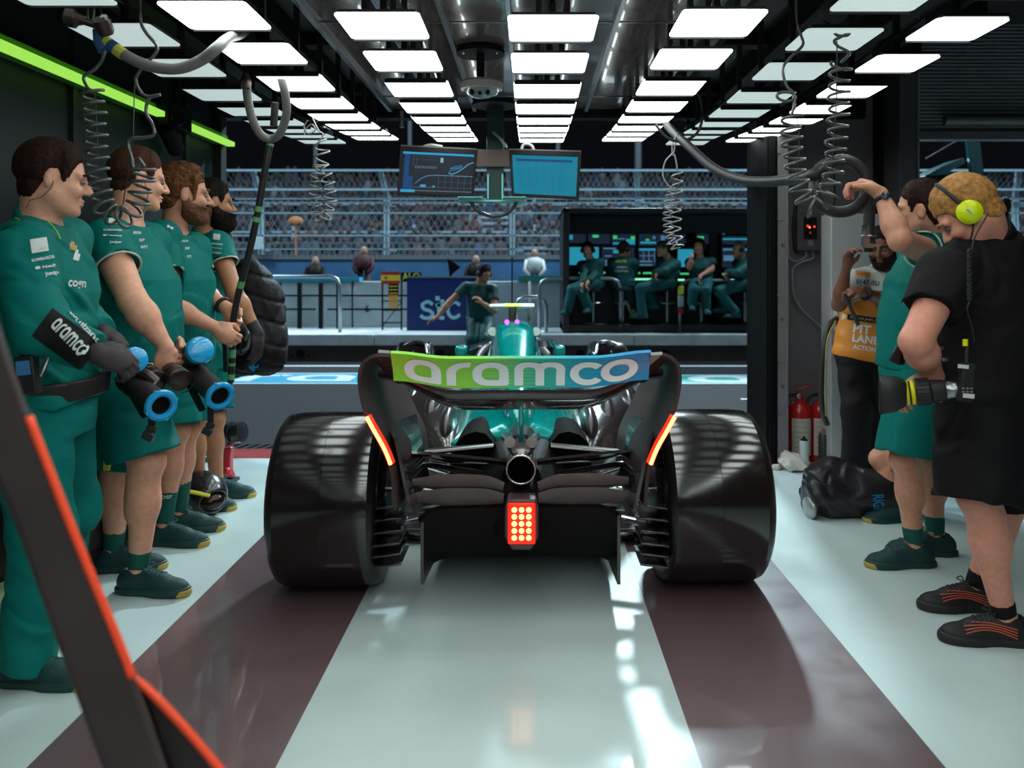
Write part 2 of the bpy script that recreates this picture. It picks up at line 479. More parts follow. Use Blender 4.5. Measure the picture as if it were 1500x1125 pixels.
def shoe(parent, A, fd, z0, s, upper, sole, laces=None, tip=False):
    fd = nz(V((fd[0], fd[1], 0))); l = V((0,0,1)).cross(fd); u = V((0,0,1)); ax = (fd, l, u)
    A = V((A[0], A[1], z0))
    P = lambda f_, l_, u_: A+fd*f_*s+l*l_*s+u*u_*s
    pr = [EL(P(-.035,0,.045), (.055*s,.036*s,.05*s), ax, k=.02), RC(P(-.03,0,.04), P(.09,0,.036), .038*s, .04*s, k=.03),
          EL(P(.135,.004,.034), (.075*s,.047*s,.034*s), ax, k=.03), RC(P(-.012,0,.05), P(-.022,0,.105), .041*s, .036*s, k=.02),
          RC(P(-.0,0,.078), P(.10,0,.052), .036*s, .030*s, k=.025),
          FN(lambda p: (p-A3(P(0,0,.012)))@A3(-u), A, 1, k=.004, op='i'),
          FN(lambda p: (p-A3(P(-.0,0,.104)))@A3(nz(u-fd*.12)), A, 1, k=.006, op='i'),
          RC(P(-.010,0,.085), P(-.012,0,.2), .030*s, .036*s, k=.006, op='s')]
    o = obj('shoe', sdf_mesh(pr, .006*s), upper, parent)
    so = [EL(P(-.04,0,.02), (.058*s,.042*s,.05*s), ax, k=.02), RC(P(-.03,0,.02), P(.09,0,.02), .042*s, .046*s, k=.03), EL(P(.135,.004,.022), (.083*s,.052*s,.05*s), ax, k=.03),
          FN(lambda p: np.maximum((p-A3(P(0,0,.032)))@A3(u-fd*.04), (p-A3(P(0,0,0.001)))@A3(-u)), A, 1, k=.006, op='i')]
    obj('sole', sdf_mesh(so, .006*s), sole, o)
    toe = [EL(P(.135,.004,.022), (.0865*s,.0545*s,.052*s), ax, k=.02, cuts=[(P(.178,0,0), nz(-fd+u*.5)), (P(0,0,.031), u), (P(0,0,.002), -u)])]
    if tip:
        obj('toe_tip', sdf_mesh(toe, .005*s), mat('sole_gum', (.42,.30,.06), .6), o)
    if laces:
        mb = MB(); bv = BVHTree.FromPolygons([v.co+WL[o] for v in o.data.vertices], [tuple(q.vertices) for q in o.data.polygons])
        def top(f_, l_):
            h_, n_, _, _ = bv.ray_cast(P(f_,l_,.3), -u); return (h_+u*.001) if h_ is not None else P(f_,l_,.08)
        for i in range(5):
            f_ = .032+i*.016
            mb.tube([top(f_+.004*abs(k)*0+(.008 if k > 0 else 0), k*.009) for k in (-3,-2,-1,0,1,2,3)], .003*s, 5)
        t0 = top(.04,0)
        mb.tube(spline([t0, t0+l*.02+u*.012-fd*.005, t0+l*.034+u*.004+fd*.01, t0+u*.002+fd*.004, t0-l*.03+u*.012+fd*.0, t0-l*.036+fd*.015, t0+u*.002], 4), .0024*s, 5)
        obj('laces', mb, laces, o)
    return o
def head_prims(H, hf, hu, s, big=1., ears=True, nose=1., jaw=1.):
    hf = nz(hf); hu = nz(V(hu)-hf*V(hu).dot(hf)); hl = hu.cross(hf); s = s*big; ax = (hf, hl, hu)
    P = lambda f_, l_, u_: V(H)+hf*f_*s+hl*l_*s+hu*u_*s
    E = lambda c, r, k=.02, op='u': EL(P(*c), [x*s for x in r], ax, k=k, op=op)
    R = lambda a, b, ra, rb, k=.015: RC(P(*a), P(*b), ra*s, rb*s, k=k)
    pr = [E((-.012,0,.036), (.098,.077,.09)), E((.028,0,-.03), (.064,.063,.085), .03)]
    for q in (1,-1):
        pr += [R((.0,q*.05,-.05), (.06,q*.024,-.092), .022*jaw, .019*jaw, .03), R((.088,q*.018,.024), (.078,q*.05,.022), .011, .01, .014),
               E((.072,q*.04,-.028), (.022,.022,.02), .02)]
    pr += [E((.078,0,-.1), (.02,.024,.018), .02)]
    for q in (1,-1): pr.append(E((.099,q*.033,.004), (.014,.019,.011), .012, 's'))
    pr += [R((.09,0,.014), (.116*nose,0,-.026), .009, .0125, .012), E((.102,.012,-.03), (.011,.007,.007), .008), E((.102,-.012,-.03), (.011,.007,.007), .008),
           E((.094,0,-.058), (.011,.024,.0065), .008), E((.092,0,-.071), (.0115,.021,.0075), .008), E((.106,0,-.0645), (.012,.022,.0022), .004, 's')]
    if ears:
        for q in (1,-1):
            c = (-.008, q*.08, -.004)
            pr += [EL(P(*c), (.019*s,.0075*s,.033*s), (nz(hf+hl*(-q*.0)-hl*q*-.25), hl, hu), k=.008), E((.0,q*.0885,-.003), (.009,.006,.016), .006, 's')]
    return pr, P, ax
def hair_mesh(P, ax, s, line, thick, vox, amp=0., fr=90, seed=1, bald=None):
    """line: [(f, lowest u)] hairline as seen from the side; thick: (at the line, at the crown)"""
    H = A3(P(0,0,0)); M = np.array([A3(x) for x in ax])
    xs = [q[0] for q in line]; ys = [q[1] for q in line]; W_ = wrinkles(seed, 1., fr); W2 = wrinkles(seed+50, 1., 260)
    sk = EL(P(-.012,0,.036), (.1*s,.0785*s,.092*s), ax); fc = EL(P(.02,0,-.03), (.058*s,.0655*s,.09*s), ax); nk = EL(P(-.03,0,-.04), (.066*s,.062*s,.07*s), ax)
    def fn(p):
        q = (p-H)@M.T/s
        um = np.interp(q[:,0]-np.abs(q[:,1])*.12, xs, ys)+W2(p)*.005
        t = np.clip((q[:,2]-um)/.09, 0, 1)
        th = thick[0]+(thick[1]-thick[0])*t
        d = np.minimum(np.minimum(sk.d(p), fc.d(p)), nk.d(p))
        n = W_(p)*amp if amp else 0
        return np.maximum(d-th*s-n, (um-q[:,2])*.75*s)
    return sdf_mesh([FN(fn, P(-.01,0,.02), .16*s, k=.001)], vox, smooth=1)
TOR = [(0,.13,.10),(.15,.172,.115),(.4,.15,.105,.005),(.65,.168,.118,.01),(.82,.16,.102,0),(.93,.105,.072,-.005),(1.0,.058,.056,0)]
def person(label, J, tone='fair', s=1., vox=.006, fat=0., hair=None, beard=None, shirt=None, pants=None, shoes=None, socks=None, gloves=None, hands=(None,None),
           group=None, head=1., cap=None, detail=True, eyes=True, at=None, bare_arm=True, seed=1, nose=1., seated=False, collar=True):
    """one continuous body from joints; clothes, hair and shoes are children"""
    P, N, H = V(J['P']), V(J['N']), V(J['H']); bf, cf = nz(J['bf']), nz(J.get('cf', J['bf'])); hf, hu = J['hf'], J.get('hu', (0,0,1))
    up = nz(N-P); bl = nz(up.cross(bf)); cl = nz(up.cross(cf))
    A_ = P-up*.085*s; L = (N-A_).length
    fl = 1+fat*.35
    S = [V(x) if x is not None else None for x in J.get('S', (None,None))]
    for i, q in ((0,1),(1,-1)):
        if S[i] is None: S[i] = N-up*.055*s+cl*q*.172*s*(1+fat*.12)
    E, Wr, K, A = ([V(x) for x in J[k]] for k in ('E','Wr','K','A')); fd = J['fd']
    Hp = [P+bl*q*.088*s for q in (1,-1)]
    body = [LF(A_, N, bl, [(t,)+tuple(x*s for x in r[:1])+(r[1]*s,)+tuple(x*s for x in r[2:]) for t, *r in TOR], lat2=cl, k=.04)]
    for i in (0,1):
        body += [RC(N-up*.05*s+cl*(.05 if i == 0 else -.05)*s, S[i], .058*s, .056*s, k=.05), RC(S[i], E[i], .054*s*fl, .041*s*fl, k=.03)]
        fa = Wr[i]-E[i]
        body += [RC(E[i], E[i]+fa*.35, .039*s*fl, .043*s*fl, k=.02), RC(E[i]+fa*.3, Wr[i], .043*s*fl, .026*s, k=.02)]
        kn = K[i]-Hp[i]; sh = A[i]-K[i]; back = nz(kn.normalized()-sh.normalized()*1.0) if (kn.normalized()-sh.normalized()).length > .15 else -bf
        body += [RC(Hp[i], K[i], .083*s*fl, .055*s*fl, k=.04), RC(K[i], K[i]+sh*.4, .053*s, .047*s*fl, k=.03), RC(K[i]+sh*.35, A[i], .046*s*fl, .034*s, k=.03),
                 RC(K[i]+sh*.16-bf*.018*s, K[i]+sh*.45-bf*.02*s, .043*s*fl, .036*s*fl, k=.03), EL(K[i]+bf*.02*s, (.04*s,)*3, k=.03),
                 RC(A[i], V((A[i].x, A[i].y, A[i].z-.045*s))+nz(fd[i])*.03*s, .030*s, .022*s, k=.03)]
        if hands[i] and not (gloves and gloves[i]):
            h = hands[i]; body += hand_prims(Wr[i], h['d'], h['n'], h['t'], h.get('c',.5), s*1.04, 0, thumb=h.get('th',.5))
    hp, HP, hax = head_prims(H, hf, hu, s, head, nose=nose)
    sh_ = s*head
    nk_ = 1+fat*.14
    body += [RC(N-up*.02*s, HP(-.03,0,-.05), .058*s*nk_, .054*s*nk_, k=.035)] + hp
    base = V(at) if at is not None else V((P.x, P.y, min(A[0].z, A[1].z)-.09*s))
    root = obj('person', sdf_mesh(body, vox), skin(tone), at=base)
    tag(root, label, 'person', group)
    # ---- eyes and brows
    if eyes:
        for q in (1,-1):
            e = MB().ell(HP(.0835,q*.033,.004), .0115*sh_, n=12, m=8); eo = obj('eye', e, mat('eye_white', (.17,.14,.13), .3), root)
            ir = MB().ell(HP(.0905,q*.034,.002), .0056*sh_, n=10, m=6); obj('iris', ir, mat('iris', (.03,.02,.015), .2), eo)
    hm = hair and hair['m']
    if hair:
        obj('hair', hair_mesh(HP, hax, sh_, hair['line'], hair['t'], hair.get('vox', vox*.9), hair.get('amp',0), hair.get('fr',90), seed), hm, root)
        if eyes:
            for q in (1,-1):
                obj('eyebrow', MB().tube(spline([HP(.103,q*.012,.026), HP(.1,q*.034,.033), HP(.086,q*.054,.026)], 4), .0042*sh_, 6), hm, root)
    if beard:
        Hc = A3(HP(0,0,0)); Mx = np.array([A3(x) for x in hax]); wr = wrinkles(seed+5, .0025, 160)
        base_f = [q for q in hp if q.op == 'u'][:9]; th = beard.get('t', .012)
        def bfn(p):
            q = (p-Hc)@Mx.T/sh_
            d = evalf(base_f, p)-th*sh_*np.clip((-.0-q[:,2])/.05, .15, 1)-wr(p)
            top = np.interp(q[:,0], (-.03,.0,.03,.07,.1), (.02,.0,-.035,-.047,-.05))
            lip = np.sqrt(((q[:,0]-.105)/.03)**2+(q[:,1]/.03)**2+((q[:,2]+.064)/.013)**2)-1
            return np.maximum(np.maximum(np.maximum(d, (q[:,2]-top)*.8*sh_), (-.014-q[:,0])*sh_), -lip*.012*sh_)
        obj('beard', sdf_mesh([FN(bfn, HP(.04,0,-.06), .12*sh_)], vox*.9), beard['m'], root)
    out = {'root': root, 'HP': HP, 'hax': hax, 'S': S, 'E': E, 'Wr': Wr, 'up': up, 'cf': cf, 'cl': cl, 's': s, 'N': N, 'P': P, 'hs': sh_}
    # ---- shirt
    if shirt:
        b = shirt.get('belly', .0); ad = shirt.get('loose', .018)
        hem = shirt.get('hem', .02); fr = shirt.get('sleeve', .62); ln = shirt.get('long', False); sr = shirt.get('srad', .016)
        T = [(-.25,.182,.124,b*.5),(-.05,.18,.122,b*.6),(.15,.178,.12+b*.5,b*.8),(.4,.166,.114+b,.006+b*.7),(.65,.172,.122+b*.4,.01+b*.3),(.82,.165,.106,0),(.93,.108,.076,-.005),(.985,.064,.062,0)]
        T = [(t, w*s*(1+fat*.12)+ad, h*s*(1+fat*.1)+ad, (q[0] if q else 0)*s) for t, w, h, *q in T]
        hemc = A_+up*hem*L
        ax_cut = [(hemc, -up)]
        pr = [LF(A_, N+up*.004, bl, T, lat2=cl, k=.03, cuts=ax_cut)]
        hol = []
        for i in (0,1):
            ua = E[i]-S[i]
            pr.append(RC(N-up*.045*s+cl*(.05 if i == 0 else -.05)*s, S[i], .062*s+ad*.6, .06*s+ad*.5, k=.04))
            if not ln:
                c = S[i]+ua*fr
                pr.append(RC(S[i], E[i], .058*s*fl+sr*.8, .052*s*fl+sr*1.15, k=.03, cuts=[(c, nz(ua))]))
                hol.append(RC(c-nz(ua)*.02, c+nz(ua)*.1, (.058+(.052-.058)*fr)*s*fl+sr*.95-.0055, k=.004, op='s', cuts=[(c-nz(ua)*.018, -nz(ua))]))
            else:
                c = Wr[i]-(Wr[i]-E[i])*.03
                pr.append(RC(S[i], E[i], .06*s*fl+sr, .05*s*fl+sr, k=.03)); pr.append(RC(E[i], Wr[i], .05*s*fl+sr, .036*s+sr, k=.02, cuts=[(c, nz(Wr[i]-E[i]))]))
        pr += hol
        so = obj('shirt' if not shirt.get('suit') else 'race_suit_top', sdf_mesh(pr, shirt.get('vox', vox*1.1), disp=wrinkles(seed*3+1, shirt.get('wr', .004), 22), smooth=1), shirt['m'], root)
        out['shirt'] = so
        if shirt.get('trim') and not ln:
            for i in (0,1):
                ua = nz(E[i]-S[i]); c = S[i]+(E[i]-S[i])*fr
                q = RC(S[i], E[i], .058*s*fl+sr*.8+.0025, .052*s*fl+sr*1.15+.0025, cuts=[(c+ua*.003, ua), (c-ua*.007, -ua)])
                q.c = A3(c); q.R = .1*s
                hq = RC(c-ua*.05, c+ua*.1, (.058+(.052-.058)*fr)*s*fl+sr*.95-.006, k=.003, op='s')
                obj('sleeve_trim', sdf_mesh([q, hq], .0035), shirt['trim'], so)
        if collar:
            nd = nz(HP(-.02,0,-.05)-N); r0 = .061*s*nk_
            q = RC(N-nd*.03, N+nd*.1, r0+.016*s, r0+.004*s, cuts=[(N+nd*.034*s-cf*.0, nz(nd+cf*.35)), (N-nd*.02*s, -nd)])
            obj('collar', sdf_mesh([q], vox, disp=wrinkles(seed+9, .002, 30)), shirt.get('cm', shirt['m']), so)
    # ---- trousers or shorts
    if pants:
        lo = pants.get('loose', .02); top = pants.get('top', .22); long_ = pants.get('long', False); fr = pants.get('len', .92)
        T = [(-.06,.15,.12),(.0,.165,.125),(.15,.178,.122),(.4,.165,.118)]
        T = [(t, w*s*(1+fat*.1)+lo*.7, h*s*(1+fat*.1)+lo*.7, 0) for t, w, h in T]
        pr = [LF(A_, N, bl, T, k=.03, cuts=[(A_+up*top*L, up)])]
        for i in (0,1):
            kd = nz(K[i]-Hp[i]); c = Hp[i]+(K[i]-Hp[i])*fr
            if not long_:
                pr.append(RC(Hp[i], Hp[i]+(K[i]-Hp[i])*1.3, .088*s*fl+lo, .07*s*fl+lo*1.35, k=.03, cuts=[(c, nz(kd+V((0,0,-.6))))]))
            else:
                sd_ = nz(A[i]-K[i]); c = A[i]+sd_*pants.get('over', .02)
                pr.append(RC(Hp[i], K[i], .088*s*fl+lo, .062*s*fl+lo, k=.03)); pr.append(RC(K[i], A[i]+sd_*.1, .06*s*fl+lo, .05*s+lo*1.1, k=.03, cuts=[(c, nz(sd_+V((0,0,-.3))))]))
        out['pants'] = obj('trousers' if long_ else 'shorts', sdf_mesh(pr, pants.get('vox', vox*1.15), disp=wrinkles(seed*7+2, pants.get('wr', .006), 20), smooth=1), pants['m'], root)
    if socks:
        for i in (0,1):
            sd_ = nz(K[i]-A[i]); c = A[i]+sd_*socks['h']*s
            q = RC(A[i]-sd_*.03, K[i], .0365*s, .05*s*fl, cuts=[(c, sd_), (A[i]-sd_*.03, -sd_)]); q.c = A3(A[i]+sd_*.05); q.R = .2*s
            so_ = obj('sock', sdf_mesh([q], .006, disp=wrinkles(seed+i, .0015, 50)), socks['m'], root)
            out.setdefault('socks', []).append(so_)
    if shoes:
        for i in (0,1):
            out.setdefault('shoes', []).append(shoe(root, A[i], fd[i], A[i].z-.088*s, s, shoes['m'], shoes['sole'], shoes.get('laces') if detail else None, detail and shoes.get('tip', False)))
    if gloves:
        for i in (0,1):
            if gloves[i] and hands[i]:
                h = hands[i]; fw_ = nz(Wr[i]-E[i])
                pr = hand_prims(Wr[i], h['d'], h['n'], h['t'], h.get('c',.5), s*1.04, .0012, thumb=h.get('th',.5))
                pr.append(RC(Wr[i]-fw_*.045, Wr[i]+fw_*.01, .032*s, .03*s, k=.012))
                obj('glove', sdf_mesh(pr, .0045), gloves[i], root)
    return out
def headset(parent, HP, s, cupm, band, q=1, mic=True, r=.043):
    b = MB(); 
    b.tube([HP(-.0+.03*math.sin(PI*0), .098*math.cos(a)*1.0, .03+.115*math.sin(a)) for a in [PI*i/16 for i in range(17)]], .008*s, 8)
    obj('headband', b, band, parent)
    for k in (1,-1):
        d = nz(HP(0,k,0)-HP(0,0,0)); c = HP(0,k*.078,0)
        o = obj('ear_cup', MB().lathe(c, d, [(0,r*.98*s),(.012*s,r*1.06*s),(.025*s,r*1.05*s),(.036*s,r*.85*s),(.043*s,r*.5*s),(.045*s,0)], 20), cupm, parent)
        obj('ear_cushion', MB().lathe(c-d*.012*s, d, [(0,r*.9*s),(.006*s,r*1.08*s),(.012*s,r*1.08*s),(.014*s,r*.9*s)], 20), mat('black_rubber', (.012,.011,.012), .6), o)
    if mic:
        obj('microphone_boom', MB().tube(spline([HP(.01,q*.1,-.03), HP(.06,q*.085,-.07), HP(.105,q*.04,-.075)], 5), .004*s, 6).ell(HP(.11,q*.032,-.075), .011*s, n=8, m=6), mat('black_rubber'), parent)
# ------------------------------------------------------------------ the garage shell
M_floor = mat('epoxy_white', (.58,.70,.69), .34, noise=.06, nscale=3.2, rnoise=.06, coat=.35, spec=.6)
M_stripe = mat('epoxy_plum', (.145,.085,.094), .36, noise=.1, nscale=6, rnoise=.05, coat=.9, spec=1.)
M_black = mat('soot_black', (.008,.007,.007), .6, spec=.2)
M_dark = mat('dark_panel', (.022,.021,.024), .5, noise=.2, nscale=4)
M_gloss = mat('gloss_ceiling', (.17,.125,.12), .2, metal=.35, coat=.6)
M_alu = mat('brushed_alu', (.42,.41,.42), .3, metal=1)
M_greyp = mat('pillar_grey', (.20,.175,.185), .45, noise=.1, nscale=5)
M_lilac = mat('trim_grey', (.17,.155,.165), .4, noise=.1, nscale=8)
M_white = mat('off_white_paint', (.52,.51,.50), .45, noise=.06, nscale=6)
M_rubber = mat('black_rubber', (.012,.011,.012), .6)
M_chrome = mat('chrome', (.7,.7,.7), .15, metal=1)
M_steel = mat('steel', (.35,.35,.36), .3, metal=1)
FX0, FX1, FY0, FY1 = -4.2, 7.5, -7.0, 6.12
XS = [FX0, -1.335, -.675, .455, 1.10, FX1]
for i, (a, b) in enumerate(zip(XS[:-1], XS[1:])):
    struct('floor' if i == 0 else 'floor_strip', MB().b2((a,FY0,-.05),(b,5.79,0)), M_stripe if i in (1,3) else M_floor, smooth=False)
struct('floor_red_line', MB().b2((FX0,5.79,-.05),(FX1,6.1,0)), mat('red_paint', (.30,.035,.035), .4, noise=.2, nscale=9), smooth=False)
g = MB()
for i in range(150): x = FX0+i*.075; g.hexa([(x,6.11,-.03),(x+.035,6.11,-.03),(x+.085,6.27,-.03),(x+.05,6.27,-.03)], [(x,6.11,0),(x+.035,6.11,0),(x+.085,6.27,0),(x+.05,6.27,0)])
g.b2((FX0,6.1,-.03),(FX1,6.115,.002)); g.b2((FX0,6.265,-.03),(FX1,6.285,.002))
struct('floor_drain_grate', g, M_steel, smooth=False)
struct('floor_drain', MB().b2((FX0,6.1,-.09),(FX1,6.285,-.05)), M_black, smooth=False)
# left wall, dark blue-green panel with a mouth edge
WXL = -2.24
w = MB().b2((WXL-.12,FY0,0),(WXL,5.86,2.75))
struct('wall_left', w, mat('left_wall_panel', (.006,.014,.017), .5, noise=.25, nscale=3), smooth=False)
p = MB()
for y in (1.2,2.6,4.0,5.3): p.b2((WXL,y-.02,.0),(WXL+.02,y+.02,2.6))
p.b2((WXL,5.8,0),(WXL+.05,5.9,2.7))
struct('trim_1', p, M_dark, smooth=False)
struct('wall_back', MB().b2((FX0,FY0-.1,0),(FX1,FY0,3.2)), M_dark, smooth=False)
struct('wall_right', MB().b2((FX1,FY0,0),(FX1+.1,6,3.2)), M_dark, smooth=False)
struct('ceiling', MB().b2((FX0,FY0,2.62),(1.9,5.95,2.72)).b2((1.9,FY0,3.1),(FX1,6.0,3.2)).b2((1.9,FY0,2.62),(1.95,5.95,3.2)), mat('ceiling_black', (.018,.016,.018), .5, noise=.2, nscale=3), smooth=False)
# glossy ceiling cassettes between the light rows
c = MB()
for a, b in ((-.98,-.40),(-.385,-.105),(-.09,.385),(.40,.90)): c.b2((a,-6.8,2.475),(b,5.82,2.50))
struct('ceiling_cassette', c, M_gloss, bevel=.004)
c = MB()
for a in (-.99,-.3925,-.0975,.3925,.91): c.b2((a-.012,-6.8,2.45),(a+.012,5.8,2.478))
for y in (.6,2.2,3.8,5.4): c.b2((-.98,y-.004,2.47),(.9,y+.004,2.4745))
struct('ceiling_rail', c, M_alu, bevel=.003)
c = MB()
for x in (-1.28,-.95,-1.75,.95,1.35,1.75): c.b2((x-.05,-6.9,2.5),(x+.05,5.8,2.6))
for y in (1.5,3.,4.5,5.7): c.b2((FX0,y-.05,2.55),(1.9,y+.05,2.63))
struct('ceiling_beam', c, M_black, bevel=.005)
# fascia over the mouth
struct('wall_front', MB().b2((FX0,5.86,2.42),(2.4,5.98,2.75)), M_black, smooth=False)
# right-hand pillar
struct('pillar_channel', MB().b2((1.585,5.5,0),(1.66,6.0,2.62)).b2((1.60,5.48,0),(1.64,5.5,2.62)), mat('channel_black', (.004,.004,.004), .7, spec=.1), bevel=.004)
t = MB().b2((1.66,5.5,0),(1.72,5.95,2.62)).b2((1.715,5.5,0),(1.735,5.55,2.62))
struct('pillar_edge', t, M_lilac, bevel=.006)
t = MB()
for z in (.2,.55,1.0,1.5,1.95): t.cyl((1.69,5.5,z),(1.69,5.492,z),.009,n=8); t.b2((1.655,5.493,z+.16),(1.675,5.5,z+.166))
struct('pillar_bolt', t, M_steel)
struct('pillar_panel', MB().b2((1.735,5.92,0),(2.6,6.0,3.12)), M_greyp, smooth=False)
struct('pillar_seam', MB().b2((2.19,5.91,0),(2.198,5.921,2.62)).b2((1.735,5.91,.0),(2.0,5.922,.04)), M_dark, smooth=False)
struct('pillar_column', MB().b2((1.975,5.38,0),(2.305,5.57,1.70)), M_white if False else mat('column_grey', (.40,.39,.39), .5, noise=.06, nscale=5), bevel=.006)
struct('pillar_groove', MB().b2((2.475,5.8,0),(2.6,5.95,3.12)), M_black, smooth=False)
struct('pillar_return', MB().b2((2.50,5.55,0),(2.615,5.95,3.12)), mat('pillar_dark', (.07,.062,.068), .5), bevel=.004)
struct('pillar_strip', MB().b2((2.628,5.56,0),(2.642,5.6,3.12)), M_lilac, smooth=False)
# next bay: fascia and rolled shutter
struct('wall_front_shutter', MB().b2((2.66,5.9,2.33),(FX1,6.0,3.12)), mat('shutter_slats', (.13,.13,.15), .4, wave='Z', bscale=12, bump=.6), smooth=False)
struct('trim_2', MB().b2((2.66,5.88,2.27),(FX1,5.98,2.33)).cyl((2.95,5.84,2.40),(FX1,5.84,2.40),.035,n=14), mat('shutter_bar', (.11,.10,.115), .45), bevel=.003)
# ------------------------------------------------------------------ light panels
YB = [3.07,3.55,4.03,4.45,4.83,5.20,5.55,5.90]; ZB = [.877,.876,.868,.870,.882,.900,.926,.948]
def zl(y): return CH+float(np.interp(y, [1.0]+YB, [.885]+ZB))
ROWS = [(-1.65,-1.35,.10,-1,'dim','row along the left wall'), (-1.22,-.93,-.12,0,'lit','row left of the ceiling cassettes'), (-.668,-.378,.0,0,'lit','row left of the hanging monitors post'),
        (-.078,.235,.03,0,'lit','middle row over the car'), (.513,.80,-.03,0,'lit','row right of the middle row'), (1.0,1.28,.16,-1,'dim','dimmer row behind the right coil hose'), (1.41,1.665,.02,-1,'lit','outermost right row')]
DK = (.92,.97,1,1,1,.94,.86)
ORD = ['nearest','second','third','fourth','fifth','sixth','seventh','farthest','ninth']
E_lit = mat('panel_light', (.8,.8,.8), .5, emit=(.90,1.0,.985), es=6.2)
E_dim = mat('panel_light_dim', (.7,.7,.7), .5, emit=(.80,1.0,.98), es=.55)
M_frame = mat('light_frame', (.03,.027,.028), .35, metal=.5)
for ri, (x0, x1, sh, st, kind, nm) in enumerate(ROWS):
    k = 0
    for i in range(st, 8):
        yb = (YB[i] if i >= 0 else 3.07+.48*i)+sh; ya = yb-(.295 if i < 4 else .268)*DK[ri]; zb, za = zl(yb), zl(ya)
        dep = (.295 if i < 4 else .268)*DK[ri]; seen = True
        lab = ('%s white light panel in the %s' % (ORD[min(k,8)], nm)) if seen else 'white light panel of the overhead rows above the photographer'
        if seen: k += 1
        ym, zm = (ya+yb)/2, (za+zb)/2
        t = thing('ceiling_light', lab, 'light panel', ((x0+x1)/2, ym, zm), 'square overhead light panels')
        R = Matrix.Rotation(math.atan2(zb-za, yb-ya), 3, 'X')
        # rounded-corner diffuser
        w_, h_ = (x1-x0)/2, dep/2; r = .018; ring = []
        for cx_, cy_, a0 in ((w_-r,h_-r,0),(-w_+r,h_-r,PI/2),(-w_+r,-h_+r,PI),(w_-r,-h_+r,1.5*PI)):
            for q in range(5): a = a0+q*PI/8; ring.append((cx_+r*math.cos(a), cy_+r*math.sin(a)))
        C0 = V(((x0+x1)/2, ym, zm))
        up = [C0+R @ V((x, y, .006)) for x, y in ring]; dn = [C0+R @ V((x, y, 0)) for x, y in ring]
        obj('diffuser', MB().loft([dn[::-1], up[::-1]]), E_lit if kind == 'lit' else E_dim, t, smooth=False)
        f = MB(); 
        f.box(C0+R @ V((0,0,.012)), (x1-x0-.026, .285, .012), R)
        for sx in (-1,1): f.box(C0+R @ V((sx*.05,0,.05)), (.02,.2,.07), R)
        for sy in ((1,-1) if i >= 2 else (1,)): f.box(C0+R @ V((0,sy*(dep/2+.006),.002)), (x1-x0-.01,.010,.016), R)
        f.b2((C0.x-.012,ym-.012,zm+.05),(C0.x+.012,ym+.012,2.56))
        obj('frame', f, M_frame, t, smooth=False)
    rw = thing('ceiling_light_row', 'light panels over the photographer continuing the '+nm, 'light panel', ((x0+x1)/2, -2., 2.19), 'light panel rows behind the photographer')
    d_, f_ = MB(), MB()
    for i in range(-19, st):
        yb = 3.07+.48*i+sh; d_.b2((x0,yb-.295,2.187),(x1,yb,2.193)); f_.b2((x0+.013,yb-.29,2.193),(x1-.013,yb-.005,2.205)); f_.b2(((x0+x1)/2-.012,yb-.16,2.2),((x0+x1)/2+.012,yb-.136,2.56))
    obj('diffuser', d_, E_lit if kind == 'lit' and ri > 1 else E_dim, rw, smooth=False, kind='stuff'); obj('frame', f_, M_frame, rw, smooth=False, kind='stuff')
# carrier bars the panels hang from
for x0, x1, sh, st, kind, nm in ROWS:
    b = MB(); x = (x0+x1)/2
    b.tube([(x, y, zl(y)+.105) for y in np.linspace(-6.2, 6.1, 26)], .018, 6)
    single('light_rail', b, M_frame, 'dark carrier rail above the light panels of the '+nm, 'rail', (x,3.5,2.3), 'rails carrying the light panels')
# green light strip on the left wall
t = thing('wall_light', 'long yellow-green light strip along the top of the left wall', 'light strip', (WXL+.08,3.5,2.22))
x = WXL+.1
obj('light_tube', MB().b2((x-.025,1.0,2.215),(x+.025,4.75,2.245)).b2((x-.025,5.05,2.215),(x+.025,5.86,2.245)), emis('green_tube', (.36,.80,.10), 1.0), t, smooth=False)
obj('reflector', MB().b2((x-.09,1.0,2.22),(x-.026,4.75,2.29)).b2((x-.09,5.05,2.22),(x-.026,5.86,2.29)), mat('green_reflector', (.16,.45,.05), .4), t, smooth=False)
k = MB().b2((x-.09,4.74,2.17),(x+.05,5.06,2.31)).cyl((x,4.8,2.17),(x-.02,5.0,2.06),.05).cyl((x+.03,4.86,2.2),(x+.12,4.7,2.2),.035).cyl((x+.03,4.86,2.25),(x+.03,4.86,2.6),.014)
single('wall_camera', k, M_black, 'black bracketed fixture breaking the green light strip', 'camera', (x,4.9,2.2), bevel=.006)
sk = MB().b2((WXL+.0,1.5,.05),(WXL+.02,5.85,.068))
single('floor_light', sk, emis('base_strip', (.6,.85,.35), .8), 'thin pale yellow light strip along the foot of the left wall', 'light strip', (WXL,3.5,.05), smooth=False)
single('wall_shelf', MB().b2((WXL,1.2,2.0),(WXL+.16,2.55,2.03)).b2((WXL,2.0,1.95),(WXL+.03,2.05,2.0)), M_white, 'pale shelf edge on the dark left wall above the first crew member', 'shelf', (WXL,1.9,2.0), bevel=.003)
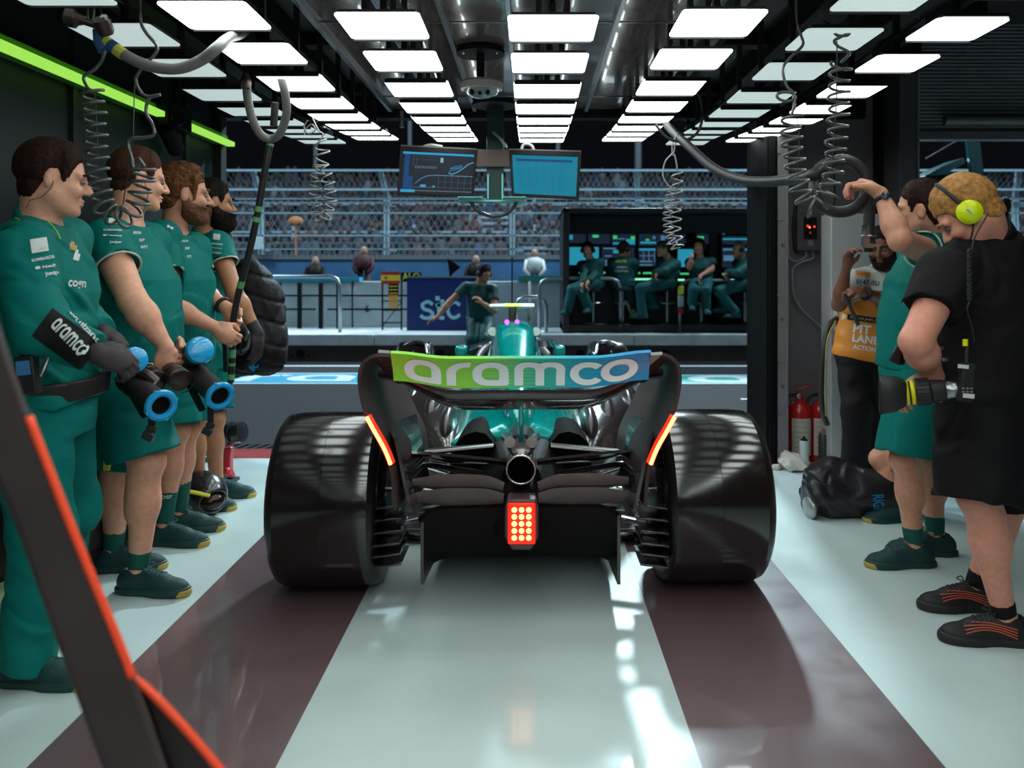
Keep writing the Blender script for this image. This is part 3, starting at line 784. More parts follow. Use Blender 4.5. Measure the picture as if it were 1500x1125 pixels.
# ------------------------------------------------------------------ pit lane, pit wall, track and stands
M_asph = mat('asphalt', (.018,.0165,.019), .85, spec=.25, noise=.25, nscale=30, bump=.25, bscale=150)
struct('ground_pit_lane', MB().b2((-30,6.285,-.06),(30,12.3,-.012)), M_asph, smooth=False)
struct('ground_track', MB().b2((-45,14.2,-.1),(45,24.5,-.02)), M_asph, smooth=False)
M_cyan = mat('cyan_paint', (.02,.27,.42), .6, noise=.15, nscale=8); M_lwhite = mat('lane_white', (.52,.58,.6), .6, noise=.15, nscale=12)
struct('trim_3', MB().b2((-9,9.8,-.012),(-.2,10.75,-.006)), M_cyan, smooth=False)
struct('trim_4', MB().b2((-.2,9.8,-.012),(9,10.55,-.006)), mat('teal_paint', (.02,.30,.27), .6, noise=.15, nscale=8), smooth=False)
vs, fs = aramco_poly()
t = MB()
for cx_, y0 in ((-1.9,10.28),(3.1,10.18)): t.add([(cx_+x*5.4, y0+y*.62, -.004) for x, y in vs], fs)
t.b2((-9,9.74,-.012),(9,9.8,-.006)).b2((-9,10.75,-.012),(-.2,10.8,-.006)).b2((-.2,10.55,-.012),(9,10.6,-.006))
t.b2((-20,11.55,-.012),(20,11.68,-.006))
for y0 in (8.52,7.92): t.b2((2.2,y0,-.012),(3.4,y0+.08,-.006))
struct('trim_5', t, M_lwhite, smooth=False)
# pit wall plinth
struct('kerb', MB().b2((-30,12.3,-.05),(30,13.9,.223)), mat('kerb_brown', (.075,.06,.06), .7, noise=.2, nscale=6), smooth=False)
hh = MB()
for px in (440,645,975,700,850):
    x = (px-777)*12.3/F; hh.cyl((x,12.3,.1),(x,12.294,.1),.065,n=14)
    for d in (-.13,.13): hh.cyl((x+d,12.3,.07),(x+d,12.294,.07),.02,n=8)
struct('kerb_drain', hh, M_black)
struct('kerb_slab', MB().b2((-30,12.27,.223),(-2.35,13.9,.39)).b2((-2.34,12.27,.223),(1.55,13.9,.39)).b2((1.56,12.27,.223),(30,13.9,.39)), mat('kerb_concrete', (.58,.61,.63), .75, noise=.15, nscale=5), bevel=.01)
M_conc = mat('pit_wall_concrete', (.40,.48,.50), .75, noise=.3, nscale=1.6)
cw = MB(); x = -12.0
while x < 14: cw.b2((x,13.9,.0),(x+2.96,14.15,1.17)); x += 3.0
struct('wall_pit', cw, M_conc, bevel=.015)
struct('trim_6', MB().b2((-12,13.88,1.17),(-2.9,14.17,1.24)), M_cyan, smooth=False)
struct('trim_7', MB().b2((-.2,13.88,1.17),(14,14.17,1.27)), mat('teal_band', (.03,.25,.22), .6), smooth=False)
n6 = MB(); plane_text(n6, '6', W(538,452,13.89), (1,0,0), (0,0,1), .075, .12, bold=.02); struct('wall_pit_number', n6, M_black, smooth=False)
# black fence on the pit wall ledge
fp = thing('fence', 'black barred fence panel standing before the grey pit wall', 'fence', (W(445,480,13.6).x,13.6,.39))
for px in (409,439,470,496):
    a = W(px,414,13.6); obj('fence_post', MB().b2((a.x-.032,13.57,.39),(a.x+.032,13.63,1.15)), M_black, fp, smooth=False)
r = MB()
for py, x0, x1 in ((433,400,600),(453,400,462),(453,480,600),(486,385,600)):
    a, b = W(x0,py,13.6), W(x1,py,13.6); r.b2((a.x,13.585,a.z-.015),(b.x,13.615,a.z+.015))
obj('fence_rail', r, M_black, fp, smooth=False)
# steel hoop rails
M_rail = mat('galvanised', (.33,.37,.39), .35, metal=.8)
def hoop(px0, px1, py, Y, lab, ends=(1,1), r=.028):
    a, b = W(px0,py,Y), W(px1,py,Y); z = a.z; k = .14; pts = []
    if ends[0]: pts += [V((a.x,Y,.39)), V((a.x,Y,z-k)), V((a.x+k*.3,Y,z-k*.3)), V((a.x+k,Y,z))]
    else: pts += [V((a.x,Y,z))]
    if ends[1]: pts += [V((b.x-k,Y,z)), V((b.x-k*.3,Y,z-k*.3)), V((b.x,Y,z-k)), V((b.x,Y,.39))]
    else: pts += [V((b.x,Y,z))]
    single('guard_rail', MB().tube(pts, r, 10), M_rail, lab, 'railing', (a.x,Y,.39), 'steel hoop rails on the pit wall', ang=9)
hoop(388,498,405,12.7,'steel hoop rail before the black fence panel')
hoop(756,800,435,12.75,'small steel hoop rail to the right of the crouching crew member')
hoop(790,909,408,12.6,'long steel hoop rail crossing the left half of the pit stand')
hoop(995,1114,411,12.6,'long steel hoop rail crossing the right half of the pit stand')
hoop(-200,330,412,12.7,'steel hoop rail behind the left crew members')
# pit boards
def board_stand():
    t = thing('pit_board', 'pit signal board with red and yellow flag over orange number slats', 'sign', (W(572,490,13.2).x,13.2,.39))
    a = W(560,400,13.2); b = W(588,400,13.2)
    fr = MB()
    for q in (a, b): fr.b2((q.x-.012,13.2,.39),(q.x+.012,13.23,1.3))
    for z in (.5,.7,.85): fr.b2((a.x,13.205,z),(b.x,13.225,z+.02))
    fr.cyl((a.x,13.215,.45),(b.x,13.215,.85),.008,n=6)
    obj('stand', fr, M_black, t, smooth=False)
    A_, B_ = W(558,398,13.19), W(586,416,13.19)
    h = (A_.z-B_.z); fl = MB(); fl.b2((A_.x,13.19,B_.z),(B_.x,13.2,B_.z+h*.27)).b2((A_.x,13.19,A_.z-h*.27),(B_.x,13.2,A_.z)); fl.m = 1; fl.b2((A_.x,13.19,B_.z+h*.27),(B_.x,13.2,A_.z-h*.27))
    fl.m = 0; fl.b2((A_.x+.06,13.186,B_.z+h*.42),(A_.x+.1,13.19,B_.z+h*.6))
    obj('flag_panel', fl, [mat('flag_red', (.42,.02,.02), .6, emit=(.42,.02,.02), es=.0), mat('flag_yellow', (.75,.55,.02), .6)], t, smooth=False)
    A_, B_ = W(569,416,13.19), W(584,432,13.19); obj('name_plate', MB().b2((A_.x,13.19,B_.z),(B_.x,13.2,A_.z)), M_black, t, smooth=False)
    tx = MB()
    for i in range(3): tx.b2((A_.x+.015,13.186,B_.z+.02+i*.055),(B_.x-.015,13.19,B_.z+.035+i*.055))
    obj('lettering', tx, mat('flag_yellow'), t, smooth=False)
    A_, B_ = W(569,432,13.19), W(583,451,13.19); s_ = MB()
    for i in range(4): x = A_.x+(B_.x-A_.x)*i/4; s_.b2((x+.006,13.185,B_.z),(x+(B_.x-A_.x)/4-.004,13.2,A_.z))
    obj('number_slats', s_, mat('slat_orange', (.72,.30,.01), .5), t, smooth=False)
board_stand()
t = thing('name_board', 'black pit board with big yellow letters beside the flag board', 'sign', (W(601,412,13.22).x,13.22,.39))
A_, B_ = W(587,399,13.22), W(617,413,13.22)
obj('panel', MB().b2((A_.x,13.22,B_.z),(B_.x,13.24,A_.z)), M_black, t, smooth=False)
obj('lettering', plane_text(MB(), 'ALO', W(602,405,13.215), (1,0,0), (0,0,1), .29, .125, bold=.03), mat('letter_yellow', (.75,.72,.05), .5), t, smooth=False)
obj('stand', MB().b2((A_.x+.14,13.23,.39),(A_.x+.165,13.25,B_.z)), M_black, t, smooth=False)
t = thing('advertising_board', 'navy blue board with pale lowercase lettering on the pit wall', 'sign', (W(650,490,13.1).x,13.1,.39))
A_, B_ = W(596,407,13.1), W(712,493,13.1)
obj('panel', MB().b2((A_.x,13.1,B_.z+.0),(B_.x,13.14,A_.z)), mat('stc_navy', (.004,.018,.13), .5), t, smooth=False)
obj('top_edge', MB().b2((A_.x,13.09,A_.z),(B_.x+.3,13.15,A_.z+.025)), M_rail, t, smooth=False)
lt = MB(); ctr = W(645,455,13.095)
u = V((1,0,0)); vv = V((0,0,1)); Y_ = 13.092
def stroke(pts, w_):                                  # flat ribbon lettering in the board's plane
    pts = [V((p[0],Y_,p[1])) for p in pts]; L_, R_ = [], []
    for i, p in enumerate(pts):
        d = (pts[min(i+1,len(pts)-1)]-pts[max(i-1,0)]).normalized(); n = V((-d.z,0,d.x)); L_.append(p+n*w_/2); R_.append(p-n*w_/2)
    for i in range(len(pts)-1): lt.add([L_[i],L_[i+1],R_[i+1],R_[i]], [(0,1,2,3)])
cx0, cz0 = ctr.x, ctr.z
def P2(px, py): q = W(px,py,Y_); return (q.x, q.z)
def st2(px, w_): stroke([(p.x, p.y) for p in spline([V((*P2(*q),0)) for q in px], 6)], w_)
st2([(634,446),(627,442),(619,446),(621,452.5),(629,455),(634,460),(629,465.5),(621,465.5),(616,462)], .055)
st2([(643,444),(643,458),(645,465),(651,465.5)], .06); st2([(638,447),(651,447)], .05)
st2([(674,447),(666,442.5),(658,447),(656,454),(658,461),(665,465.5),(674,461)], .055)
q = P2(641,437); lt.b2((q[0]-.035,Y_-.001,q[1]-.035),(q[0]+.035,Y_+.001,q[1]+.035)); q = P2(648,441.5); lt.b2((q[0]-.035,Y_-.001,q[1]-.03),(q[0]+.03,Y_+.001,q[1]+.03))
obj('lettering', lt, mat('stc_pale', (.30,.55,.62), .5), t, smooth=False)
tri = MB().loft([[W(655,378,13.5),W(675,391,13.5),W(659,405,13.5)],[W(655,378,13.54),W(675,391,13.54),W(659,405,13.54)]]).b2((W(660,405,13.5).x-.02,13.5,.39),(W(660,405,13.5).x+.02,13.54,W(660,400,13.5).z))
single('marker_flag', tri, M_black, 'black triangular panel sticking up behind the navy board', 'flag', W(662,405,13.5), smooth=False)
# ------------------------------------------------------------------ far side of the track
struct('wall_track', MB().b2((-30,24.5,-.1),(30,24.9,1.72)), mat('barrier_blue', (.035,.12,.25), .6, noise=.25, nscale=.8), smooth=False)
struct('trim_8', MB().b2((-30,24.45,1.72),(30,24.95,1.86)), M_rail, smooth=False)
M_wire = mat('fence_wire', (.20,.24,.26), .5, metal=.3)
fence = thing('catch_fence', 'tall chain-link catch fence with pale posts across the track', 'fence', (0,24.6,1.8))
FY = 24.7
ZF = lambda py: CH+(400-py)*FY/F
zt, zm_ = ZF(252), ZF(291)
for k in range(-5, 9):
    px = 197+ k*184.5; x = (px-777)*FY/F
    pm = MB()
    for d in (-.05,.05): pm.b2((x+d-.03,FY,1.8),(x+d+.03,FY+.1,zm_)); pm.hexa([(x+d-.03,FY,zm_),(x+d+.03,FY,zm_),(x+d+.03,FY+.1,zm_),(x+d-.03,FY+.1,zm_)], [(x+d-.03-.12,FY-.4,zt),(x+d+.03-.12,FY-.4,zt),(x+d+.03-.12,FY-.3,zt),(x+d-.03-.12,FY-.3,zt)])
    pm.b2((x+.1,FY-.02,zm_-.25),(x+.3,FY+.05,zm_-.2)).b2((x+.1,FY-.02,ZF(368)),(x+.3,FY+.05,ZF(366)))
    obj('post', pm, mat('fence_post', (.26,.37,.42), .5), fence, smooth=False)
rr = MB()
X0, X1 = -22, 17
for py in (291,297,312,345,365):
    z = ZF(py); rr.b2((X0,FY,z-.02),(X1,FY+.05,z+.02))
for z, y in ((zt,FY-.4),(ZF(279),FY-.28)): rr.b2((X0,y-.03,z-.03),(X1,y+.03,z+.03))
obj('rail', rr, mat('fence_post'), fence, smooth=False)
wm = MB()
def strip(a, b, w_):
    a, b = V(a), V(b); d = (b-a).normalized(); n = d.cross(V((0,1,0))).normalized()*w_/2
    wm.add([a-n, a+n, b+n, b-n], [(0,1,2,3)])
st_ = .17
h1 = zt-zm_
for i in range(int((X1-X0)/st_)):
    x = X0+i*st_
    for s_ in (1,-1):
        strip((x,FY,zm_), (x+s_*h1*.62,FY-.4,zt), .019)
h2 = zm_-1.8
for i in range(int((X1-X0)/.21)):
    x = X0+i*.21
    for s_ in (1,-1): strip((x,FY+.02,1.8), (x+s_*h2*.62,FY+.02,zm_), .013)
obj('wire_mesh', wm, M_wire, fence, smooth=False, kind='stuff')
# light wire grille in front of the lower fence
single('grille_fence', (lambda m: [m.b2((X0+i*.16,24.4,1.86),(X0+i*.16+.018,24.42,2.2)) for i in range(int((X1-X0)/.16))] and m.b2((X0,24.39,2.19),(X1,24.43,2.22)))(MB()), mat('grille_grey', (.11,.14,.16), .6), 'low pale grille along the top of the blue track barrier', 'fence', (0,24.4,1.86), smooth=False)
# grandstand tiers and crowd
gs = MB()
for i in range(9): gs.b2((-30,27+i*1.1,1.0),(28,28.1+i*1.1,1.6+i*.42))
single('grandstand', gs, mat('stand_grey', (.055,.06,.075), .8, noise=.4, nscale=.7), 'stepped dark grandstand behind the chain-link fence', 'grandstand', (0,27,1.0), smooth=False)
rb = MB()
for i in range(9):
    if i in (2,5): rb.b2((-30,26.97+i*1.1,1.9+i*.42),(28,27.0+i*1.1,1.97+i*.42)); 
    for x in np.arange(-30,28,4.3):
        if i in (2,5): rb.b2((x,26.97+i*1.1,1.2+i*.42),(x+.12,27+i*1.1,2.2+i*.42))
for (px0,px1,py,Y_,n_) in ((700,745,320,30,3),(760,800,365,28,3),(330,370,300,32,4)):
    for k in range(n_): a = W(px0,py+k*9,Y_); b = W(px1,py+k*9,Y_); rb.b2((a.x,Y_,a.z),(b.x,Y_+.1,a.z+.09))
single('stand_railing', rb, mat('rail_pale', (.24,.29,.33), .6), 'pale handrails and stair treads among the grandstand seats', 'railing', (0,27,1.5), smooth=False)
rs = random.Random(3); cr = MB()
for i in range(9):
    for q in range(150):
        if rs.random() < .28: continue
        x = -24+q*.31+rs.uniform(-.1,.1); y = 27.6+i*1.1+rs.uniform(-.2,.2); z = 1.6+i*.42
        cr.m = rs.choice([0,0,0,0,0,1,1,1,2,3,4,5]); hgt = rs.uniform(.45,.85)
        cr.lathe((x,y,z), (0,0,1), [(0,.2),(hgt*.6,.23),(hgt,.1)], 7); cr.m = 6; cr.ell((x,y-.03,z+hgt+.13), (.1,.11,.14), n=7, m=5)
cm = [mat('crowd_%d' % i, c, .8) for i, c in enumerate([(.012,.012,.018),(.03,.035,.05),(.12,.13,.15),(.05,.014,.018),(.05,.03,.03),(.02,.035,.07),(.06,.035,.03)])]
tag(obj('crowd', cr, cm, at=(0,30,2), ang=9), 'seated crowd in mixed clothes filling the dark grandstand', 'crowd', kind='stuff')
ob = MB().ell(W(433,324,26.5), (.25,.1,.16)).cyl(V((W(433,324,26.5).x,26.5,-.1)), W(433,324,26.5), .03); single('orange_disc', ob, mat('disc_orange', (.45,.16,.04), .7), 'blurred orange umbrella among the grandstand crowd', 'umbrella', W(433,324,26.5))
# things by the barrier
single('service_box', MB().b2(W(366,366,24.2),W(386,347,24.35)), mat('box_pale', (.42,.50,.54), .6), 'pale grey junction box fixed on the catch fence post', 'box', W(376,366,24.2), bevel=.02)
def marshal_far(px, py, col, lab):
    h = W(px,py,23.6); m = MB(); b0 = V((h.x,23.6,.0))
    m.lathe((h.x,23.6,h.z-.55), (0,0,1), [(0,.2),(.25,.24),(.42,.2),(.47,.07)], 12); m.m = 1; m.ell(h, (.11,.12,.15), n=12, m=8); m.m = 0
    for q in (-1,1): m.tube([(h.x+q*.22,23.6,h.z-.18),(h.x+q*.28,23.5,h.z-.45),(h.x+q*.16,23.4,h.z-.62)], .06, 8); m.tube([(h.x+q*.1,23.6,h.z-.5),(h.x+q*.11,23.6,(h.z-.5)/2),(h.x+q*.1,23.62,-.02)], .085, 8)
    o = obj('person', m, [col, mat('skin_far', (.25,.14,.1), .6)], at=(h.x,23.6,-.02), ang=9); tag(o, lab, 'person')
marshal_far(462,383,M_black,'far track marshal in black with a pale cap by the blue barrier')
marshal_far(533,368,mat('crowd_3'),'far figure in dark red by the blue barrier')
marshal_far(697,381,M_black,'far figure with dark head behind the pointing crew member')
marshal_far(783,372,mat('pale_shirt', (.4,.42,.42), .7),'far figure in a pale shirt behind the pit wall')
# lamp masts
for k, (px, w_, lab) in enumerate(((937,.16,'grey lamp mast rising behind the fence right of the monitors'),(818,.1,'thin dark mast above the pit stand'),(598,.1,'thin dark mast left of the monitors'),(458,.1,'thin dark mast above the fence on the left'))):
    x = (px-777)*36/F; single('lamp_mast', MB().cyl((x,36.5,0),(x,36.5,13),w_,n=12), mat('mast_grey', (.12,.13,.15), .6), lab, 'mast', (x,36.5,0), 'lamp masts behind the stand', ang=9)
single('stand_roof', MB().b2((-30,39,9.0),(28,39.4,11)).b2((-30,38,8.6),(28,39.4,9.0)), M_black, 'black upper storey of the grandstand against the night', 'roof', (0,39,8.6), smooth=False)
# ------------------------------------------------------------------ pit wall stand
PY = 12.95
ps = thing('pit_stand', 'black covered pit wall stand full of glowing screens', 'stand', (W(970,490,PY).x,PY,.39))
xa, xb = W(823,490,PY).x, 4.6
zt_ = W(0,308,PY).z
M_pit = mat('pit_black', (.014,.014,.018), .4); M_pit2 = mat('pit_header', (.028,.028,.036), .5)
obj('frame', MB().b2((xa,PY-.45,.39),(xa+.1,PY+.9,zt_)).b2((xa,PY-.45,zt_-.07),(xb,PY+.9,zt_)).b2((W(1050,0,PY).x-.06,PY+.3,.39),(W(1050,0,PY).x+.08,PY+.55,zt_)), M_pit, ps, bevel=.01)
obj('back_panel', MB().b2((xa,PY+.85,.39),(xb,PY+.9,zt_)), M_pit, ps, smooth=False)
obj('header', MB().b2((xa+.1,PY+.2,W(0,341,PY).z),(xb,PY+.3,zt_-.07)), M_pit2, ps, bevel=.01)
obj('plinth', MB().b2((xa,PY-.35,.39),(xb,PY+.9,.52)), M_pit, ps, bevel=.01)
obj('desk', MB().b2((xa+.1,PY+.12,1.15),(xb,PY+.6,1.19)), M_pit, ps, bevel=.008)
obj('desk_front', MB().b2((xa+.1,PY+.3,.52),(xb,PY+.34,1.15)), M_pit2, ps, smooth=False)
SB = emis('screen_blue', (.03,.42,.62), .62); SD = emis('screen_dark', (.02,.035,.07), .5); SG = emis('led_green', (.05,.62,.22), .8); SGB = emis('led_green_bright', (.28,.95,.55), 1.1); ST = emis('screen_trace', (.12,.30,.5), .55)
def screen(px0, py0, px1, py1, m, lab, marks=()):
    Ys = PY+.33; a, b = W(px0,py1,Ys), W(px1,py0,Ys)
    t = thing('monitor', lab, 'monitor', ((a.x+b.x)/2, Ys, a.z), 'pit stand screens')
    obj('case', MB().b2((a.x-.02,Ys+.005,a.z-.02),(b.x+.02,Ys+.04,b.z+.02)), M_pit, t, smooth=False)
    obj('screen', MB().b2((a.x,Ys,a.z),(b.x,Ys+.006,b.z)), m, t, smooth=False)
    mk = {}
    for (x0,y0,x1,y1,mm) in marks:
        p, q = W(x0,y1,Ys), W(x1,y0,Ys); mk.setdefault(mm, MB()).b2((p.x,Ys-.004,p.z),(q.x,Ys+.001,q.z))
    for mm, b_ in mk.items(): obj('display_graphics', b_, mm, t, smooth=False)
screen(830,362,877,388,SB,'bright cyan lower screen at the left end of the pit stand')
screen(831,343,858,356,SD,'dark upper screen at the left end of the pit stand',[(833,344,839,351,SB)])
screen(862,343,894,357,SD,'dark upper screen with a green lamp mark left of the seated backs',[(868,344,877,348,SG)])
screen(882,362,929,390,SD,'dark lower screen behind the crew member with printed back',[(884,363,902,365,ST),(898,366,910,371,SB),(886,374,896,376,ST),(885,381,890,389,ST)])
screen(896,343,931,360,SD,'upper screen with green and blue blocks above the printed back',[(898,345,904,350,SG),(924,346,930,351,SG),(917,350,930,358,SB),(898,355,908,358,SB),(905,349,915,350.5,ST)])
screen(936,343,975,360,SD,'upper screen with blue bars left of centre of the pit stand',[(938,354,961,357,SB),(946,350,951,353,SG),(956,346,960,350,ST)])
screen(936,363,961,390,SD,'lower screen with a white grid behind the third seated crew member',[(936,364,960,367,SB),(937,382,955,384,ST),(937,387,956,389,ST),(937,374,959,375,ST),(942,368,943,384,ST),(950,368,951,384,ST),(958,368,959,384,ST)])
screen(966,343,1004,357,SD,'upper dark screen near the dangling coil cable',[(968,345,974,352,ST),(1001,348,1008,350,mat('flag_red'))])
screen(993,365,1016,391,SB,'small cyan lower screen beside the crew member with raised hand',[])
screen(1020,343,1048,357,SD,'upper screen with a green mark above the raised hand',[(1022,346,1031,350,SG)])
screen(1058,346,1124,358,SD,'wide upper screen at the right end of the pit stand',[(1059,349,1096,351.5,SB),(1058,335,1062,343,SB)])
screen(1058,362,1124,392,SD,'wide lower screen behind the bald crew member',[(1059,364,1124,367,ST),(1097,358,1104,371,ST),(1108,380,1116,386,SB),(1060,374,1075,382,ST),(1104,389,1114,391,ST)])
led = thing('light_strip', 'green light bars along the pit stand desk', 'light strip', (2,PY+.1,1.2))
for (x0,x1,py,m) in ((848,856,399.5,SG),(880,887,399.5,SG),(893,897,399.5,SG),(935,938,400,SG),(942,955,400,SG),(985,994,401,SG),(996,1016,401,SG),(1058,1062,401.5,SG),(1102,1120,402,SG),(926,957,409,SGB),(982,1003,410,SGB),(1106,1124,410.5,SGB)):
    Ys = PY+.1; a, b = W(x0,py+1.4,Ys), W(x1,py-1.4,Ys); obj('light_bar', MB().b2((a.x,Ys,a.z),(b.x,Ys+.015,b.z)), m, led, bevel=.008)
# yellow cable hook and traffic marker on the hoop post
single('cable_hook', MB().tube(spline([W(913,448,PY-.1),W(915,442,PY-.1),W(919,446,PY-.1),W(924,458,PY-.1),W(929,462,PY-.1),W(929,456,PY-.1),W(924,455,PY-.1)],5), .022, 7), mat('hook_yellow', (.5,.5,.22), .5), 'curled pale yellow strap hanging under the pit stand desk', 'strap', W(920,460,PY-.1), ang=9)
t = thing('marker_light', 'yellow white and red marker on the hoop rail post', 'marker', W(996,455,12.55))
for (y0,y1,m) in ((419,431,mat('letter_yellow')),(433,449,mat('lane_white')),(451,459,mat('flag_red'))):
    a, b = W(993,y1,12.54), W(1001,y0,12.54); obj('band', MB().b2((a.x,12.5,a.z),(b.x,12.56,b.z)), m, t, bevel=.006)
# ------------------------------------------------------------------ the racing car
M_teal = mat('teal_paint_car', (.0,.36,.33), .16, metal=.25, coat=1.)
M_carb = mat('gloss_carbon', (.026,.017,.018), .24, coat=.7, spec=.7)
M_carbm = mat('satin_carbon', (.10,.072,.068), .5, spec=.35, noise=.2, nscale=14)
M_tyre = mat('tyre_rubber', (.010,.008,.008), .32, spec=.55)
M_tread = mat('tyre_tread', (.012,.008,.008), .13, spec=1., rnoise=.03, nscale=5)
AX = V((-.041,3.52,0)); YAW = .034
FWD = V((-math.sin(YAW), math.cos(YAW), 0)); RGT = V((math.cos(YAW), math.sin(YAW), 0))
def C(x, y, z): return AX+RGT*x+FWD*y+V((0,0,z))
car = thing('race_car', 'dark teal and black open-wheel race car seen from behind', 'race car', AX)
def tyre(x, y, w, R, side, steer=0.):
    c = C(x,y,R-.003); ax = (RGT*math.cos(steer)+FWD*math.sin(steer))*side
    h = w/2
    m = MB()
    m.lathe(c, ax, [(-h*.80,.235),(-h*.97,.27),(-h,.30),(-h*.985,R-.03),(-h*.93,R-.014),(-h*.84,R-.006)], 72, caps=False)
    m.lathe(c, ax, [(h*.84,R-.006),(h*.93,R-.014),(h*.985,R-.03),(h,.30),(h*.97,.27),(h*.80,.235)], 72, caps=False)
    m.m = 1
    m.lathe(c, ax, [(-h*.84,R-.006),(-h*.6,R-.001),(-h*.012,R),(-h*.008,R+.0012),(h*.008,R+.0012),(h*.012,R),(h*.6,R-.001),(h*.84,R-.006)], 96, caps=False)
    t = obj('tyre', m, [M_tyre, M_tread], car, ang=.9)
    obj('sidewall_band', MB().lathe(c, ax, [(h*.992,R-.032),(h*1.004,R-.036),(h*1.006,R-.046),(h*.998,R-.05)], 72, caps=False), mat('tyre_red', (.55,.03,.02), .5), t)
    obj('wheel_rim', MB().lathe(c, ax, [(-h*.8,.233),(-h*.55,.225),(-h*.5,.12),(-h*.5,.02),(h*.55,.02),(h*.72,.12),(h*.86,.2),(h*.8,.233)], 48), M_carb, t)
    obj('wheel_nut', MB().lathe(c, ax, [(h*.6,.035),(h*.8,.033),(h*.82,.02)], 12), M_steel, t)
    return c, ax
for sd in (-1,1):
    tyre(sd*.785, 0, .43, .36, sd); tyre(sd*.835, 3.6, .305, .36, sd, .03)
# --- wing flap with the gradient lettered panel
def sm(a, b, x): t = min(max((x-a)/(b-a), 0), 1); return t*t*(3-2*t)
def lerp(a, b, t): return a+(b-a)*t
def flap(u, v, hw=191.):
    q = 2*u-1; yt = 525-8*sm(.55,1,abs(q)); yb = 568-11*sm(.5,1,abs(q))
    cx_ = 764; Yd = lerp(2.935, 2.87, v); py = lerp(yb, yt, v)
    p = W(cx_+q*hw, py, 2.87); p = V((p.x, 0, 0)); z = CH-(py-400)*Yd/F
    return V((p.x, Yd+.012*math.sin(v*PI)-q*p.x*0+YAW*p.x, z))
grad = bpy.data.materials.new('wing_gradient'); grad.use_nodes = True; nt = grad.node_tree; b_ = nt.nodes['Principled BSDF']; b_.inputs['Roughness'].default_value = .4
tc = nt.nodes.new('ShaderNodeTexCoord'); sp = nt.nodes.new('ShaderNodeSeparateXYZ'); wv = nt.nodes.new('ShaderNodeTexWave'); wv.bands_direction = 'Z'; wv.inputs['Scale'].default_value = 24
ma = nt.nodes.new('ShaderNodeMath'); ma.operation = 'MULTIPLY_ADD'; ma.inputs[1].default_value = .11; mr = nt.nodes.new('ShaderNodeMapRange'); mr.inputs[1].default_value = -.46; mr.inputs[2].default_value = .52
rp = nt.nodes.new('ShaderNodeValToRGB'); el = rp.color_ramp.elements
for i, (pos, c_) in enumerate([(0,(.26,.74,.03)),(.40,(.28,.72,.06)),(.58,(.03,.52,.34)),(.78,(.0,.37,.60)),(1,(.0,.25,.58))]):
    e = el[i] if i < 2 else el.new(pos); e.position = pos; e.color = (*c_,1)
for a_, b2 in ((tc.outputs['Object'],sp.inputs[0]),(tc.outputs['Object'],wv.inputs[0]),(sp.outputs[0],mr.inputs[0]),(wv.outputs['Fac'],ma.inputs[0]),(mr.outputs[0],ma.inputs[2]),(ma.outputs[0],rp.inputs[0]),(rp.outputs[0],b_.inputs['Base Color'])): nt.links.new(a_, b2)
fo = obj('wing_flap', MB().slab(flap, 48, 8, .012), grad, car, ang=1.2)
avs, afs = aramco_poly(); 
def lett(x, y):                                       # unit box -> flap panel
    u = .5+((764+x*347)-764)/382.; vv = .5+y*.80-.02
    p = flap(u, vv); e = .002; n = (flap(min(u+e,1), vv)-p).cross(flap(u, min(vv+e,1))-p).normalized(); return p+n*.003
lm = MB(); cv, cf_ = cut_poly(avs, afs, 1., 1., .06)
lm.add([lett(x,y) for x,y in cv], cf_)
obj('lettering', lm, mat('logo_pale', (.85,.92,.92), .45), fo, ang=9)
# --- endplates rolled into the wing
tipL = [(573,517.5),(557,517),(543,521),(532,531),(527,547),(527,566),(534,603),(552,645),(571,690),(576,748)]
def endplate(sd):
    pts = spline([V((p[0]-764, p[1], 0)) for p in tipL], 5)
    def fn(u, v):
        i = v*(len(pts)-1); k = min(int(i), len(pts)-2); p = pts[k].lerp(pts[k+1], i-k)
        x = -sd*p.x*2.87/F*-1 if False else abs(p.x)*2.87/F*sd
        z = CH-(p.y-400)*2.87/F; top = 1-sm(.0,.45,v)
        dz = -.13*u*top; low = sm(.45,1,v)
        xi = x*(1-.04*u*low) ; 
        return V((-.034+xi, 2.87+u*lerp(.26,.80,sm(.12,.6,v))+YAW*xi+.03*low, z+dz-.02*u*low))
    m = MB().slab(fn if sd < 0 else (lambda u, v: fn(1-u, v)), 8, 45, .012)
    e = obj('wing_endplate', m, mat('endplate_carbon', (.05,.028,.028), .55, spec=.35), car, ang=1.2)
    # pale fairing wedge by the panel
    obj('wing_tip_patch', MB().slab(lambda u, v: V((-.034+sd*lerp(lerp(.457,.497,u),.457,v), 2.868+.06*v+YAW*sd*.47, CH-(lerp(lerp(518,516.8,u),537,v)-401)*2.87/F)), 6, 6, .012), mat('pale_patch', (.30,.27,.26), .45), e)
    # light strip on the rear edge
    s_ = []
    for (px, py) in ((536.5,611),(548,632),(560,653),(567,668),(572,681)):
        p = W(px, py, 2.84); s_.append(V((-.034+sd*abs(p.x+.034), 2.845, p.z)))
    s_ = spline(s_, 5)
    ls = obj('light_strip', MB().tube([p+V((0,.02,0)) for p in s_], .013, 8), mat('strip_lens', (.12,.004,.002), .3, emit=(1,.016,.004), es=2.5), car, ang=9)
    obj('light_core', MB().tube(s_, .0065, 8), emis('strip_core', (1,.16,.035), 14), ls, ang=9)
    # curved fairing under the light
    obj('endplate_foot', MB().slab(lambda u, v: V((-.034+sd*(lerp(.455,.40,v)+.05*math.sin(u*PI)*(1-v)), 2.93+.5*u, CH-(lerp(640,748,v)-400)*2.95/F)), 8, 8, .012), M_carb, car, ang=1.2)
for sd in (-1,1): endplate(sd)
